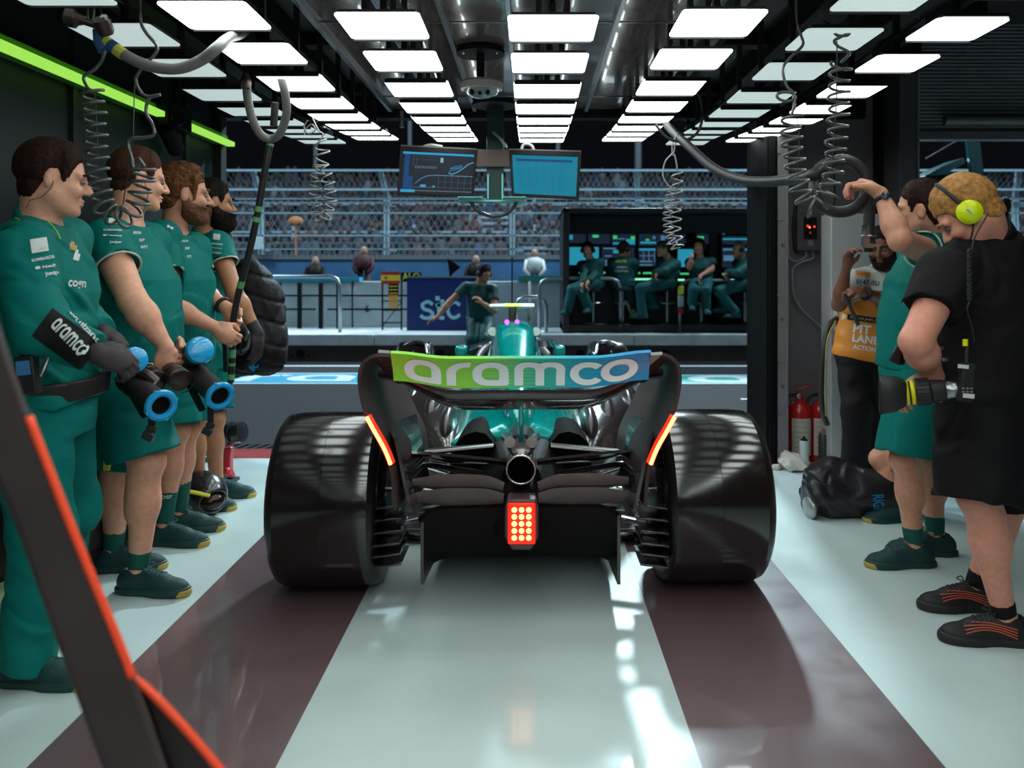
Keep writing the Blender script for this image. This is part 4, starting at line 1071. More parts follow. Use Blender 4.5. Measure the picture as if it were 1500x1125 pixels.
def mainplane(u, v):
    q = 2*u-1; a = abs(q)
    yt = lerp(571, 540, sm(.45,1.0,a)**1.1); yb = lerp(600, 556, sm(.40,1.0,a)**1.15)
    Yd = lerp(3.06, 3.26, v); py = lerp(yt, yb, v)
    x = q*222*2.87/F*lerp(1,1.02,v)
    return V((-.034+x, Yd-.07*math.sin(v*PI)+YAW*x, CH-(py-400)*Yd/F))
obj('wing_main_plane', MB().slab(lambda u, v: mainplane(u, 1-v), 48, 8, .012), M_carb, car, ang=1.2)
obj('wing_pylon', MB().loft([[V((-.036+dx,y,z)) for dx, y in ((-.009,yy),(.009,yy),(.009,yy+.09),(-.009,yy+.09))] for z, yy in ((.80,3.16),(.74,3.17),(.70,3.2),(.64,3.24))]), M_teal, car, bevel=.004)
# --- beam wing, two elements each side
def beam(pts_top, pts_bot, Y0, Y1, m=None):
    T = spline([V((a,b,0)) for a,b in pts_top], 6); B = spline([V((a,b,0)) for a,b in pts_bot], 6)
    for sd in (-1,1):
        def fn(u, v, sd=sd):
            i = u*(len(T)-1); k = min(int(i), len(T)-2); t = T[k].lerp(T[k+1], i-k); b = B[k].lerp(B[k+1], i-k); p = t.lerp(b, v)
            Yd = lerp(Y0, Y1, v); w = W(p.x, p.y, Yd); x0 = -.036; dx = abs(w.x-x0)
            return V((x0+sd*dx, Yd-.02*math.sin(v*PI)+YAW*sd*dx, w.z))
        obj('beam_wing', MB().slab(fn if sd > 0 else (lambda u, v: fn(1-u, v)), 20, 5, .012), m or M_carbm, car, ang=1.2)
beam([(738,708),(712,697),(668,694.5),(640,696),(606,703)], [(738,716),(712,713),(668,713),(640,712),(606,705)], 3.10, 3.14)
beam([(738,724),(712,716),(668,714.5),(640,716),(600,724)], [(738,733),(712,735),(668,735.5),(640,734),(600,727)], 3.11, 3.15)
beam([(742,672),(700,668),(660,664),(630,661),(604,659)], [(742,678),(700,675.5),(660,674),(630,667),(604,662)], 3.28, 3.4, M_carb)
beam([(740,742),(700,738),(640,738),(612,742)], [(740,746),(700,744),(640,744),(612,745)], 3.2, 3.3, M_steel)
# --- exhaust and tail
ex = W(763,688,3.13)
e = obj('exhaust_pipe', MB().lathe(ex, (0,1,-.02), [(0,.051),(-.004,.054),(0,.057),(.1,.057),(.16,.056),(.4,.05)], 32, caps=False), [mat('exhaust_metal', (.42,.37,.35), .2, metal=1)], car)
obj('exhaust_lip', MB().torus(ex, (0,1,0), .0545, .0045, 40, 8), mat('exhaust_lip', (.65,.58,.55), .18, metal=1), e, ang=9)
obj('exhaust_bore', MB().lathe(ex, (0,1,-.02), [(.002,.0505),(.12,.048),(.121,0)], 32, caps=False), mat('void_black', (.003,.002,.002), .8, spec=.05), e)
obj('tail_fairing', MB().lathe(W(763,655,3.25), (0,1,-.12), [(0,.038),(.01,.052),(.09,.058),(.3,.07)], 28), mat('tail_metal', (.36,.33,.33), .2, metal=.95), car)
for sd in (-1,1):
    obj('wastegate_pipe', MB().tube([W(763+sd*16,648,3.2), W(763+sd*17,645,3.35), W(763+sd*22,640,3.6)], .022, 12), mat('exhaust_metal'), car)
tl = W(763,748,2.9)
lc = W(764,767,3.05)
cs = []
for Yd, k in ((3.055,1.),(3.08,1.05),(3.2,1.0),(3.4,.9)):
    cs.append([V((lc.x+x*k, Yd, lc.z+z*k*.95- (Yd-3.05)*.06)) for x, z in ((-.052,.092),(-.061,.055),(-.061,-.055),(-.035,-.104),(.035,-.104),(.061,-.055),(.061,.055),(.052,.092))])
obj('crash_structure', MB().loft(cs), mat('tail_casing', (.10,.055,.055), .35), car, bevel=.006)
rl = obj('rain_light', MB().box((lc.x,3.052,lc.z), (.104,.012,.155)), mat('rain_lens', (.10,.004,.002), .25, emit=(.9,.018,.003), es=1.0), car, bevel=.016)
EL_ = emis('rain_led', (1,.36,.07), 8)
for i in range(3):
    for j in range(5):
        obj('led', MB().lathe((lc.x+(i-1)*.027, 3.0475, lc.z+(j-2)*.026), (0,-1,0), [(0,.0108),(.003,.0094),(.0045,.0044),(.005,0)], 12), EL_, rl)
# --- diffuser
xc = -.038
dif = MB()
def dtop(u, v):
    x = (2*u-1)*.378; yy = lerp(3.13, 4.1, v); zt = .05+.363*max(0, 1-(yy-3.13)/.62)**2.1; zt -= .045*abs(2*u-1)**10*(1-v)
    return V((xc+x+0*v, yy+YAW*x, zt))
obj('diffuser', MB().slab(dtop, 24, 24, -.02), mat('diffuser_black', (.009,.005,.005), .6, spec=.15), car, ang=1.2)
for sd in (-1,1):
    f = MB().hexa([V((xc+sd*.376-.006,3.13,.12)),V((xc+sd*.376-.006,4.0,.03)),V((xc+sd*.376-.006,4.0,.12)),V((xc+sd*.376-.006,3.13,.385))], [V((xc+sd*.376+.006,3.13,.12)),V((xc+sd*.376+.006,4.0,.03)),V((xc+sd*.376+.006,4.0,.12)),V((xc+sd*.376+.006,3.13,.385))])
    obj('diffuser_fence', f, M_carb, car, smooth=False)
obj('floor_edge', MB().b2((xc-.74,3.95,.05),(xc+.68,6.6,.075)), M_carb, car, bevel=.008)
obj('gearbox', MB().loft([[V((xc+x*k,Yd,.34+z*k2)) for x, z in ((-.16,-.1),(-.17,.05),(-.09,.17),(.09,.17),(.17,.05),(.16,-.1))] for Yd, k, k2 in ((3.18,.6,.8),(3.4,.8,1.),(3.9,1.3,1.1))]), mat('gearbox_black', (.007,.005,.005), .7, spec=.15), car, bevel=.02)
# --- suspension, drive shafts, brake ducts
for sd in (-1,1):
    sx = lambda x: xc+sd*x
    def arm(a, b, r, m=M_carb, fl=.35):
        a, b = V(a), V(b); d = (b-a).normalized(); u = V((0,1,0)); v_ = d.cross(u).normalized(); 
        R = [[p+u*(r*math.cos(t))+v_*(r*fl*math.sin(t)) for t in [2*PI*i/12 for i in range(12)]] for p in (a, b)]
        obj('suspension_arm', MB().loft(R), m, car)
    arm((sx(.13),3.75,.52),(sx(.60),3.5,.53),.035); arm((sx(.15),3.3,.50),(sx(.60),3.46,.535),.03)
    arm((sx(.39),3.62,.24),(sx(.60),3.52,.22),.035); arm((sx(.39),3.3,.25),(sx(.60),3.45,.23),.03); arm((sx(.12),3.8,.30),(sx(.58),3.6,.50),.022)
    obj('drive_shaft', MB().cyl((sx(.12),3.55,.37),(sx(.62),3.52,.36),.026,n=14), M_steel, car)
    bd = obj('brake_duct', MB().lathe((sx(.60),3.52,.36), (sd,0,0), [(-.05,.10),(-.045,.19),(-.02,.215),(.06,.22)], 32), M_carb, car)
    fn_ = MB()
    for k in range(6):
        z = .17+k*.045; fn_.box((sx(.52),3.27+.012*abs(k-2),z), (.11,.22,.008), Matrix.Rotation(sd*.12,3,'Y'))
    obj('brake_winglet', fn_, M_carb, bd, bevel=.002)
    obj('brake_caliper', MB().box((sx(.515),3.3,.285),(.075,.08,.05)), M_steel, bd, bevel=.012)
# --- bodywork
def prof(zt, wt, wb, zb, n=7):
    H_ = [(0,zt),(wt*.55,zt-.008),(wt*.9,zt-.035),(wt,zt-.08),(lerp(wt,wb,.18),lerp(zt,zb,.5)),(lerp(wt,wb,.55),lerp(zt,zb,.74)),(wb*.96,lerp(zt,zb,.9)),(wb,zb),(wb*.6,zb-.05),(0,zb-.06)]
    return H_ + [(-x,z) for x,z in H_[-2:0:-1]]
R = []
for y_, zt, wt, wb, zb in ((.42,.655,.05,.34,.475),(.5,.672,.06,.36,.465),(.85,.77,.085,.40,.45),(1.3,.885,.115,.42,.44),(1.7,.96,.135,.40,.44),(1.92,.995,.142,.36,.46),(2.05,.998,.140,.33,.48),(2.12,.985,.135,.31,.5)):
    R.append([C(x,y_,z) for x,z in prof(zt,wt,wb,zb)])
obj('engine_cover', MB().loft(R), M_teal, car, sub=2, ang=9)
for sd in (-1,1):                                     # hot-air exits either side of the exhaust
    R = []
    for Yd, k in ((3.80,1.),(3.95,.98),(4.2,.9)):
        R.append([V((xc-.0+sd*(.205+x*k), Yd, z)) for x, z in [( -.105,.40),(.115,.40),(.115,.47),(.10,.525),(.06,.56),(.01,.575),(-.035,.565),(-.075,.52),(-.1,.475)]])
    obj('cooling_exit', MB().loft(R), mat('void_black', (.003,.002,.002), .8, spec=.05), car, ang=.9)
    S_ = []
    for y_, x0, x1, z0, z1 in ((.34,.30,.37,.16,.42),(.55,.28,.47,.14,.52),(.85,.27,.60,.13,.585),(1.2,.26,.73,.13,.62),(1.6,.25,.80,.15,.64),(2.1,.25,.80,.2,.645),(2.5,.3,.77,.3,.64),(2.62,.34,.74,.36,.62)):
        S_.append([C(sd*x,y_,z) for x, z in ((x0,z0),(x0,lerp(z0,z1,.5)),(x0,z1),(lerp(x0,x1,.5),z1+.012),(x1-.06*(z1-z0),z1-.03),(x1,lerp(z0,z1,.72)),(x1-.02,lerp(z0,z1,.45)),(lerp(x0,x1,.75),lerp(z0,z1,.1)),(lerp(x0,x1,.5),z0))])
    if sd < 0: S_ = [r[::-1] for r in S_]
    m = MB(); m.loft(S_[:7]); m.m = 1; m.loft(S_[6:])
    obj('sidepod', m, [M_carb, M_teal], car, sub=2, ang=9)
    for px_, py_, Yk, rx, rz in ((575,612,4.95,.06,.17),(602,618,4.7,.065,.17),(632,622,4.42,.065,.15),(655,632,4.15,.05,.115)):
        p_ = W(px_, py_, Yk); dx_ = abs(p_.x+.06)
        obj('body_bulge', MB().ell((-.06+sd*dx_, Yk+.14, p_.z), (rx,.26,rz), n=28, m=18), mat('bulge_carbon', (.03,.019,.02), .3, coat=.35, spec=.5), car, ang=9)
    # mirrors and arms
    mc = W(676 if sd < 0 else 819, 514, 5.95)
    mi = obj('mirror', MB().box(mc, (.085,.12,.085)), M_teal, car, bevel=.02)
    obj('mirror_stalk', MB().tube([mc+V((0,.05,-.03)), W(695 if sd<0 else 800, 524, 5.7)], .012, 8), M_carb, car)
    obj('mirror_winglet', MB().hexa(*[[W(px,py+dy,Yd) for px,py,Yd in ((688,507,5.8),(717,497,5.6),(717,500,5.8),(688,511,6.0))] if sd < 0 else [W(px,py+dy,Yd) for px,py,Yd in ((784,494,5.6),(810,497,5.8),(815,505,6.0),(786,505,5.8))] for dy in (0,3.5)]), M_chrome if sd > 0 else M_carb, car, bevel=.004)
    obj('wheel_fin', MB().tube(spline([C(sd*.69,3.32,.62), C(sd*.73,3.45,.70), C(sd*.84,3.5,.715), C(sd*.96,3.5,.66)],6), .02, 8), M_chrome if sd > 0 else M_carb, car, ang=9)
R = []
for y_, zt, w_, zb in ((2.1,.62,.34,.2),(2.6,.6,.33,.18),(3.2,.56,.22,.2),(3.9,.46,.14,.24),(4.5,.32,.08,.2)):
    R.append([C(x,y_,z) for x,z in ((-w_*.6,zt),(w_*.6,zt),(w_,lerp(zb,zt,.7)),(w_,lerp(zb,zt,.2)),(w_*.7,zb),(-w_*.7,zb),(-w_,lerp(zb,zt,.2)),(-w_,lerp(zb,zt,.7)))])
obj('nose', MB().loft(R), M_teal, car, sub=2, ang=9)
obj('halo', MB().tube(spline([C(-.27,2.1,.60),C(-.26,2.3,.70),C(-.18,2.75,.76),C(0,2.92,.77),C(.18,2.75,.76),C(.26,2.3,.70),C(.27,2.1,.60)],6), .024, 10), M_carbm, car, ang=9)
obj('front_wing', MB().b2((AX.x-.95-.14,3.52+4.2,.1),(AX.x+.95-.14,3.52+4.6,.13)), M_carb, car, bevel=.01)
for k, sd in ((0,-1),(1,1)): obj('front_wishbone', MB().tube([C(sd*.2,3.7,.45),C(sd*.72,3.6,.5)], .018, 8).tube([C(sd*.2,3.4,.22),C(sd*.72,3.58,.2)], .018, 8), M_carb, car)
# roll-hoop camera, lights, aerial
tb = W(750,448.5,5.48)
cb = obj('roll_hoop_camera', MB().loft([[tb+V((x,y,z*k)) for y,z in ((-.05,0),(-.02,.016),(.04,.014),(.07,0),(.04,-.012),(-.02,-.014))] for x,k in ((-.15,.5),(-.145,1),(-.05,1.2))]).loft([[tb+V((x,y,z*k)) for y,z in ((-.05,0),(-.02,.016),(.04,.014),(.07,0),(.04,-.012),(-.02,-.014))] for x,k in ((.06,1.2),(.145,1),(.15,.5))]), mat('camera_white', (.60,.68,.62), .35), car, ang=.9)
obj('camera_band', MB().loft([[tb+V((x,y,z*1.22)) for y,z in ((-.05,0),(-.02,.016),(.04,.014),(.07,0),(.04,-.012),(-.02,-.014))] for x in (-.05,.06)]), mat('camera_yellow', (.72,.74,.12), .4), cb, ang=.9)
obj('camera_stem', MB().box(tb+V((.003,.0,-.075)), (.05,.09,.15)), M_carb, cb, bevel=.01)
for px in (742.5,757.5): obj('status_light', MB().ell(W(px,471.5,5.42), .016, n=10, m=8), emis('status_purple', (.55,.12,.9), 2.2), car)
obj('aerial', MB().cyl(tb+V((0,.03,.01)), tb+V((0,.03,.33)), .005, n=6), M_black, cb)
for sd in (-1,1): obj('airbox_camera_fairing', MB().tube([C(sd*.145,1.95,.92),C(sd*.155,2.05,.9)], .03, 10), mat('camera_white'), car)
obj('fuel_badge', MB().b2(W(759,520,3.96)+V((-.014,-.02,-.03)), W(759,520,3.96)+V((.014,0,.02))) if False else MB().box(W(761,517,5.0),(.035,.02,.055)), mat('badge', (.45,.42,.4), .4), car, bevel=.006)
# ------------------------------------------------------------------ the crew
M_shirt = mat('team_green', (.001,.16,.138), .7, spec=.18, bump=.08, bscale=400, noise=.06, nscale=30)
M_suit = mat('suit_green', (.001,.165,.14), .7, spec=.18, bump=.08, bscale=300, noise=.08, nscale=25)
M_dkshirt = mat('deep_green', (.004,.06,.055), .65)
M_blk = mat('black_cotton', (.009,.007,.008), .8, spec=.2, bump=.08, bscale=300)
M_blk2 = mat('black_shorts', (.006,.005,.006), .75, spec=.2, noise=.2, nscale=12)
M_shoe = mat('shoe_teal', (.006,.045,.045), .65, bump=.25, bscale=240, noise=.2, nscale=60); M_sole = mat('sole_teal', (.010,.048,.046), .55); M_sock = mat('sock_green', (.004,.085,.065), .8)
M_lace = mat('lace_teal', (.008,.06,.06), .7); M_gum = mat('sole_gum', (.42,.30,.06), .6)
M_print = mat('print_white', (.62,.66,.64), .6); M_trim = mat('hem_piping', (.50,.50,.42), .6); M_lime = mat('piping_lime', (.42,.58,.06), .6)
M_glove = mat('glove_dark', (.035,.024,.028), .65, bump=.1, bscale=200)
H_dark = mat('hair_dark_brown', (.026,.010,.007), .7, spec=.15, bump=.5, bscale=120, noise=.4, nscale=90); H_brown = mat('hair_brown', (.065,.024,.013), .7, spec=.15, bump=.5, bscale=140, noise=.4, nscale=90)
H_ginger = mat('hair_ginger', (.17,.062,.022), .65, spec=.2, bump=.6, bscale=120, noise=.5, nscale=80); H_black = mat('hair_black', (.012,.007,.006), .7, spec=.15, bump=.4, bscale=150); H_blond = mat('hair_blond', (.42,.19,.05), .6, spec=.25, bump=.5, bscale=90, noise=.5, nscale=60)
H_beardg = mat('beard_ginger', (.13,.04,.014), .6, bump=.6, bscale=150)
LINE = [(-.13,-.07),(-.06,-.06),(-.035,-.025),(-.022,.025),(.0,.034),(.012,.01),(.018,-.012),(.034,-.012),(.04,.045),(.06,.058),(.075,.074),(.1,.09)]
def dirv(a, z=0): a = math.radians(a); return V((math.cos(a), math.sin(a), z))
SHOES = dict(m=M_shoe, sole=M_sole, laces=M_lace, tip=True)
def polo_prints(p, c_arm, U, Vv, w=.085):
    """the stacked sponsor prints on a sleeve"""
    sh = p['shirt']; U = V(U); Vv = V(Vv); c = V(c_arm)
    decal('sleeve_print', sh, c+Vv*.055, U, Vv, w*.48, w*.42, M_print, sh, poly=rect_poly(), step=.008, off=.0045)
    decal('sleeve_mark', sh, c+Vv*.046+U*w*.06, U, Vv, w*.26, w*.13, mat('print_dark', (.02,.07,.06), .6), sh, s='xp', bold=.02, off=.0065)
    for s_, dz, k in (('BOMBARDIER',.016,.105),('■ NetApp',-.006,.12),('juniper',-.032,.19)):
        decal('sleeve_lettering', sh, c+Vv*dz+(U*.012 if s_ == 'juniper' else U*0), U, Vv, w*(.98 if s_ != 'juniper' else .62), w*k, M_print, sh, s=s_, bold=.025, off=.005, step=.006)
# ---- first crew member, in overalls, nearest on the left
g1 = person('person in green race overalls and dark gloves, nearest of the left row', dict(
    P=W(62,578,2.72), N=W(56,330,2.70), H=W(79,263,2.68), bf=dirv(4), cf=dirv(6), hf=dirv(28,-.16),
    S=(None, W(36,372,2.54)), E=(W(100,452,3.0), W(60,484,2.47)), Wr=(W(150,488,2.80), W(139,517,2.47)),
    K=(W(98,745,2.92), W(62,770,2.62)), A=(W(70,902,2.95), W(38,962,2.62)), fd=(dirv(5), dirv(-8))),
    tone='pale', s=1.03, vox=.005, fat=.22, head=.92, seed=11,
    hair=dict(m=H_dark, line=[(-.13,-.085),(-.06,-.075),(-.035,-.03),(-.022,.025),(.0,.034),(.012,.01),(.018,-.02),(.034,-.026),(.045,.035),(.062,.062),(.078,.08),(.1,.09)], t=(.002,.019), amp=.002, fr=120),
    shirt=dict(m=M_suit, long=True, loose=.03, srad=.024, belly=.0, wr=.009, hem=.12, suit=True), pants=dict(m=M_suit, long=True, loose=.028, wr=.010, over=.03), shoes=SHOES,
    gloves=(M_glove, M_glove), hands=(dict(d=(.8,-.25,-.35), n=(-.2,-.3,-.9), t=(.2,-1,.1), c=.75), dict(d=(.85,.35,-.3), n=(.1,.7,-.6), t=(.2,.55,.8), c=.8)))
sh = g1['shirt']; so = sh
# dark forearm patch with lettering, sleeve prints
E_, W_r = g1['E'][1], g1['Wr'][1]; fa = nz(W_r-E_); cam_n = V((0,-1,0)); 
decal('sleeve_patch', sh, W(97,497,2.4), nz(W(136,521,2.4)-W(76,478,2.4)), V((.55,0,.8)), .175, .10, M_black, sh, poly=rect_poly(), step=.008, off=.003)
decal('sleeve_lettering', sh, W(102,494,2.4), nz(W(130,519,2.4)-W(80,468,2.4)), V((.66,0,.75)), .125, .036, M_print, sh, poly=aramco_poly(), off=.0075, step=.006)
decal('sleeve_lettering', sh, W(121,478,2.4), nz(W(146,502,2.4)-W(98,451,2.4)), V((.7,0,.7)), .12, .022, M_print, sh, s='cognizant', bold=.02, off=.006, step=.006)
c0 = W(57,360,2.45)
decal('sleeve_print', sh, c0, nz(V((1,0,.16))), V((-.2,0,1)), .05, .042, M_print, sh, poly=rect_poly(), step=.008, off=.005)
decal('sleeve_mark', sh, W(61,365,2.45), nz(V((1,0,.1))), V((-.1,0,1)), .024, .010, mat('print_dark'), sh, s='XP', bold=.02, off=.0075)
for s_, px, py, w_, h_ in (('BOMBARDIER',65,379,.078,.0095),('■ NetApp',70,391,.078,.011),('juniper',78,401,.055,.016)):
    decal('sleeve_lettering', sh, W(px,py,2.45), nz(V((1,0,.2))), V((-.2,0,1)), w_, h_, M_print, sh, s=s_, bold=.03, off=.006, step=.006)
for s_, px, py, w_, h_ in (('cogn',112,418,.05,.03),):
    decal('chest_lettering', sh, W(px,py,2.5), nz(V((1,.35,-.1))), V((.1,0,1)), w_, h_, M_print, sh, s=s_, bold=.02, off=.003)
decal('chest_badge', sh, W(107,361,2.5), nz(V((1,.2,-.3))), V((.3,0,1)), .022, .026, mat('badge_gold', (.45,.28,.05), .5), sh, poly=rect_poly(), off=.003)
decal('chest_badge', sh, W(112,374,2.5), nz(V((1,.2,-.3))), V((.3,0,1)), .018, .035, M_print, sh, poly=rect_poly(), off=.003)
decal('cuff_mark', sh, W(160,502,2.4), nz(V((1,0,.2))), V((-.2,0,1)), .022, .034, M_print, sh, poly=rect_poly(), off=.004)
for pts in ([(14,315),(22,309),(45,310),(62,318),(80,335),(88,350)],[(14,315),(28,322)]):
    decal_pts = []
    bv = BVHTree.FromPolygons([v.co+WL[sh] for v in sh.data.vertices], [tuple(q.vertices) for q in sh.data.polygons])
    for p_ in spline([V((a,b,0)) for a,b in pts],5):
        o_ = V((0,0,CH)); d_ = (W(p_.x,p_.y,2.5)-o_).normalized(); h_, n_, _, _ = bv.ray_cast(o_, d_)
        if h_ is not None: decal_pts.append(h_+n_*.001)
    if len(decal_pts) > 2: obj('shoulder_piping', MB().tube(decal_pts, .0025, 6), M_lime, sh)
# belt, radio, cord
up1 = g1['up']; bc = W(80,566,2.72); 
q_ = LF(g1['P']-up1*.088, g1['N'], nz(up1.cross(dirv(-8))), [(-.06,.2,.165),(.4,.215,.18,.02)], cuts=[(W(60,552,2.72),up1),(W(60,580,2.72),-up1)])
obj('belt', sdf_mesh([q_], .006), mat('belt_black', (.018,.013,.014), .6), g1['root'])
rd = thing('radio', 'black two-way radio with blue screen clipped on the overalls belt', 'radio', W(42,560,2.44))
rc = W(41,549,2.44); Rr = Matrix.Rotation(-.12,3,'Y')
obj('body', MB().box(rc, (.06,.035,.115), Rr), M_rubber, rd, bevel=.006); obj('screen', MB().box(rc+V((-.003,-.0185,.022)), (.04,.003,.042), Rr), emis('radio_screen', (.02,.10,.20), .6), rd)
obj('antenna', MB().cyl(rc+V((.025,0,.05)), rc+V((.05,0,.19)), .007, n=10), M_rubber, rd); obj('knob', MB().cyl(rc+V((-.015,0,.055)), rc+V((-.012,0,.075)), .008, n=10), M_rubber, rd)
obj('clip', MB().box(rc+V((.055,-.01,.03)), (.014,.012,.07), Matrix.Rotation(.4,3,'Y')), M_chrome, rd, bevel=.003)
obj('earpiece', MB().tube([g1['HP'](.004,-.09,-.012), g1['HP'](.0,-.09,-.04), g1['HP'](-.02,-.075,-.07), g1['HP'](-.055,-.065,-.09), g1['HP'](-.06,-.06,-.12)], .0016, 6), mat('cord_grey', (.1,.09,.09), .6), g1['root'])
# ---- second crew member
g2 = person('person in green polo and shorts with cropped hair, second of the left row', dict(
    P=W(183,522,3.47), N=W(184,332,3.46), H=W(203,264,3.46), bf=dirv(-4), cf=dirv(-2), hf=dirv(36,-.14),
    S=(None, W(155,352,3.29)), E=(W(215,440,3.66), W(194,440,3.14)), Wr=(W(250,500,3.5), W(243,508,3.18)),
    K=(W(172,690,3.6), W(215,676,3.33)), A=(W(166,806,3.61), W(203,836,3.36)), fd=(dirv(6), dirv(-10))),
    tone='pale', s=1.05, vox=.005, fat=.7, head=.96, seed=22,
    hair=dict(m=H_brown, line=LINE, t=(.0015,.017), amp=.0012, fr=150),
    shirt=dict(m=M_shirt, belly=.035, loose=.026, sleeve=.47, srad=.016, trim=M_trim, wr=.006), pants=dict(m=M_shirt, len=.93, loose=.034, wr=.007), shoes=SHOES, socks=dict(m=M_sock, h=.085),
    hands=(dict(d=(.7,-.3,-.6), n=(-.3,-.8,0), t=(.5,0,.8), c=.6), dict(d=(-.12,.12,-1), n=(-.75,.6,.1), t=(.35,.6,.0), c=.78, th=.7)))
polo_prints(g2, W(165,344,3.2), (1,0,-.02), (.02,0,1), .072)
for s_, px, py, w_ in (('ARON',200,341,.03),('XP',207,352,.022),('NTT',211,362,.026)): decal('chest_lettering', g2['shirt'], W(px,py,3.2), (1,.3,0), (0,0,1), w_, .012, M_print, g2['shirt'], s=s_, bold=.03)
obj('earpiece', MB().tube([g2['HP'](.004,-.09,-.01), g2['HP'](.03,-.082,-.05), g2['HP'](.03,-.075,-.1), g2['HP'](.02,-.07,-.15)], .0016, 6), mat('cord_grey'), g2['root'])
# ---- third
g3 = person('person in green polo with ginger hair and beard holding the black pole', dict(
    P=W(258,508,4.08), N=W(254,345,4.07), H=W(270,286,4.07), bf=dirv(2), cf=dirv(-6), hf=dirv(29,-.06),
    S=(None, W(236,347,3.93)), E=(W(292,424,4.22), W(246,447,3.82)), Wr=(W(331,450,4.12), W(314,479,3.9)),
    K=(W(272,628,4.12), W(256,632,3.93)), A=(W(262,752,4.16), W(240,770,3.96)), fd=(dirv(4), dirv(-8))),
    tone='fair', s=1.06, vox=.0055, fat=.2, head=1.04, seed=33,
    hair=dict(m=H_ginger, line=[(-.13,-.075),(-.06,-.065),(-.035,-.025),(-.022,.02),(.0,.034),(.012,.01),(.018,-.03),(.034,-.03),(.04,.045),(.06,.058),(.075,.07),(.1,.09)], t=(.002,.025), amp=.007, fr=110), beard=dict(m=H_beardg, t=.014),
    shirt=dict(m=M_shirt, belly=.015, loose=.022, sleeve=.52, srad=.022, trim=M_trim, wr=.006), pants=dict(m=M_shirt, len=.9, loose=.03), shoes=SHOES, socks=dict(m=M_sock, h=.17),
    hands=(dict(d=(.55,-.1,-.75), n=(.1,-1,-.1), t=(.75,0,.5), c=.75), dict(d=(.75,.1,-.55), n=(.05,.95,-.3), t=(.5,.1,.8), c=.8)))
polo_prints(g3, W(234,364,3.85), (1,0,-.05), (.05,0,1), .078)
for s_, px, py, w_ in (('ARON',270,353,.03),('XP',274,364,.024),('NTT',277,376,.02)): decal('chest_lettering', g3['shirt'], W(px,py,3.8), (1,.3,0), (0,0,1), w_, .012, M_print, g3['shirt'], s=s_, bold=.03)
decal('collar_mark', g3['shirt'], W(249,333,3.85), (1,0,-.5), (.5,0,1), .03, .012, M_print, g3['shirt'], s='M', bold=.05)
obj('watch', MB().torus(g3['Wr'][0].lerp(g3['E'][0],.12), g3['Wr'][0]-g3['E'][0], .034, .011, 20, 8), M_rubber, g3['root'])
for i in (0,1):
    sk_ = g3['socks'][i]; a_ = W(241 if i else 258, 728 if i else 716, 3.7); decal('sock_lettering', sk_, a_, (1,0,.05), (0,0,1), .075, .016, M_print, sk_, s='BOSS', bold=.03)
# ---- fourth
g4 = person('person in green polo with dark beard and one dark glove, farthest of the left row', dict(
    P=W(292,502,4.72), N=W(300,350,4.72), H=W(311,298,4.72), bf=dirv(6), cf=dirv(4), hf=dirv(34,-.05),
    S=(None, W(318,358,4.58)), E=(W(340,420,4.95), W(343,428,4.48)), Wr=(W(355,480,4.9), W(375,484,4.5)),
    K=(W(312,614,4.75), W(285,614,4.55)), A=(W(317,705,4.8), W(290,721,4.57)), fd=(dirv(-2), dirv(-12))),
    tone='tan', s=1.07, vox=.006, fat=.05, head=1.02, seed=44,
    hair=dict(m=H_black, line=LINE, t=(.002,.012), amp=.001), beard=dict(m=H_black, t=.03),
    shirt=dict(m=M_shirt, loose=.022, sleeve=.42, srad=.02, trim=M_trim, wr=.005), pants=dict(m=M_shirt, len=.88, loose=.03), shoes=SHOES,
    gloves=(M_glove, M_glove), hands=(dict(d=(.3,-.2,-.9), n=(-.5,-.8,0), t=(.8,-.3,.2), c=.4), dict(d=(.14,0,-1), n=(-.9,.4,0), t=(.3,.8,0), c=.35)))
polo_prints(g4, W(316,362,4.5), (1,0,-.1), (.1,0,1), .075)
for g in (g1, g2, g3, g4):                             # gum-coloured toe tips
    for i in (0,1):
        so_ = g['shoes'][i]; A_, fd_ = (g['root'], None)
# ---- crew member with the raised arm, right side
r1 = person('person in green polo reaching up to hold the black hose', dict(
    P=W(1347,520,3.78), N=W(1368,352,3.78), H=W(1349,310,3.76), bf=dirv(178), cf=dirv(176), hf=dirv(150,-.02),
    S=(W(1366,372,3.58), None), E=(W(1319,352,3.32), W(1395,445,3.95)), Wr=(W(1290,284,3.42), W(1375,500,3.75)),
    K=(W(1327,672,3.65), W(1364,668,3.82)), A=(W(1339,800,3.67), W(1370,784,3.82)), fd=(dirv(184), dirv(176))),
    tone='fair', s=1.05, vox=.0055, fat=.22, head=1.0, seed=55,
    hair=dict(m=H_dark, line=LINE, t=(.003,.02), amp=.002),
    shirt=dict(m=M_shirt, belly=.018, loose=.024, sleeve=.34, srad=.018, trim=M_trim, wr=.006), pants=dict(m=M_shirt, len=.95, loose=.036), shoes=SHOES, socks=dict(m=M_sock, h=.09),
    hands=(dict(d=(-.62,.45,.55), n=(-.55,.1,-.8), t=(-.2,-.95,.2), c=.75, th=.4), dict(d=(-.8,-.3,-.4), n=(0,0,-1), t=(-.3,-.8,0), c=.5)))
wv_ = r1['Wr'][0].lerp(r1['E'][0],.13)
wt = obj('watch_strap', MB().torus(wv_, r1['E'][0]-r1['Wr'][0], .033, .010, 22, 8), M_rubber, r1['root']); obj('watch_face', MB().lathe(wv_+V((-.008,-.036,.012)), (-.2,-1,.25), [(0,.017),(.008,.017),(.01,.013)], 16), mat('watch_glass', (.02,.03,.05), .15), wt)
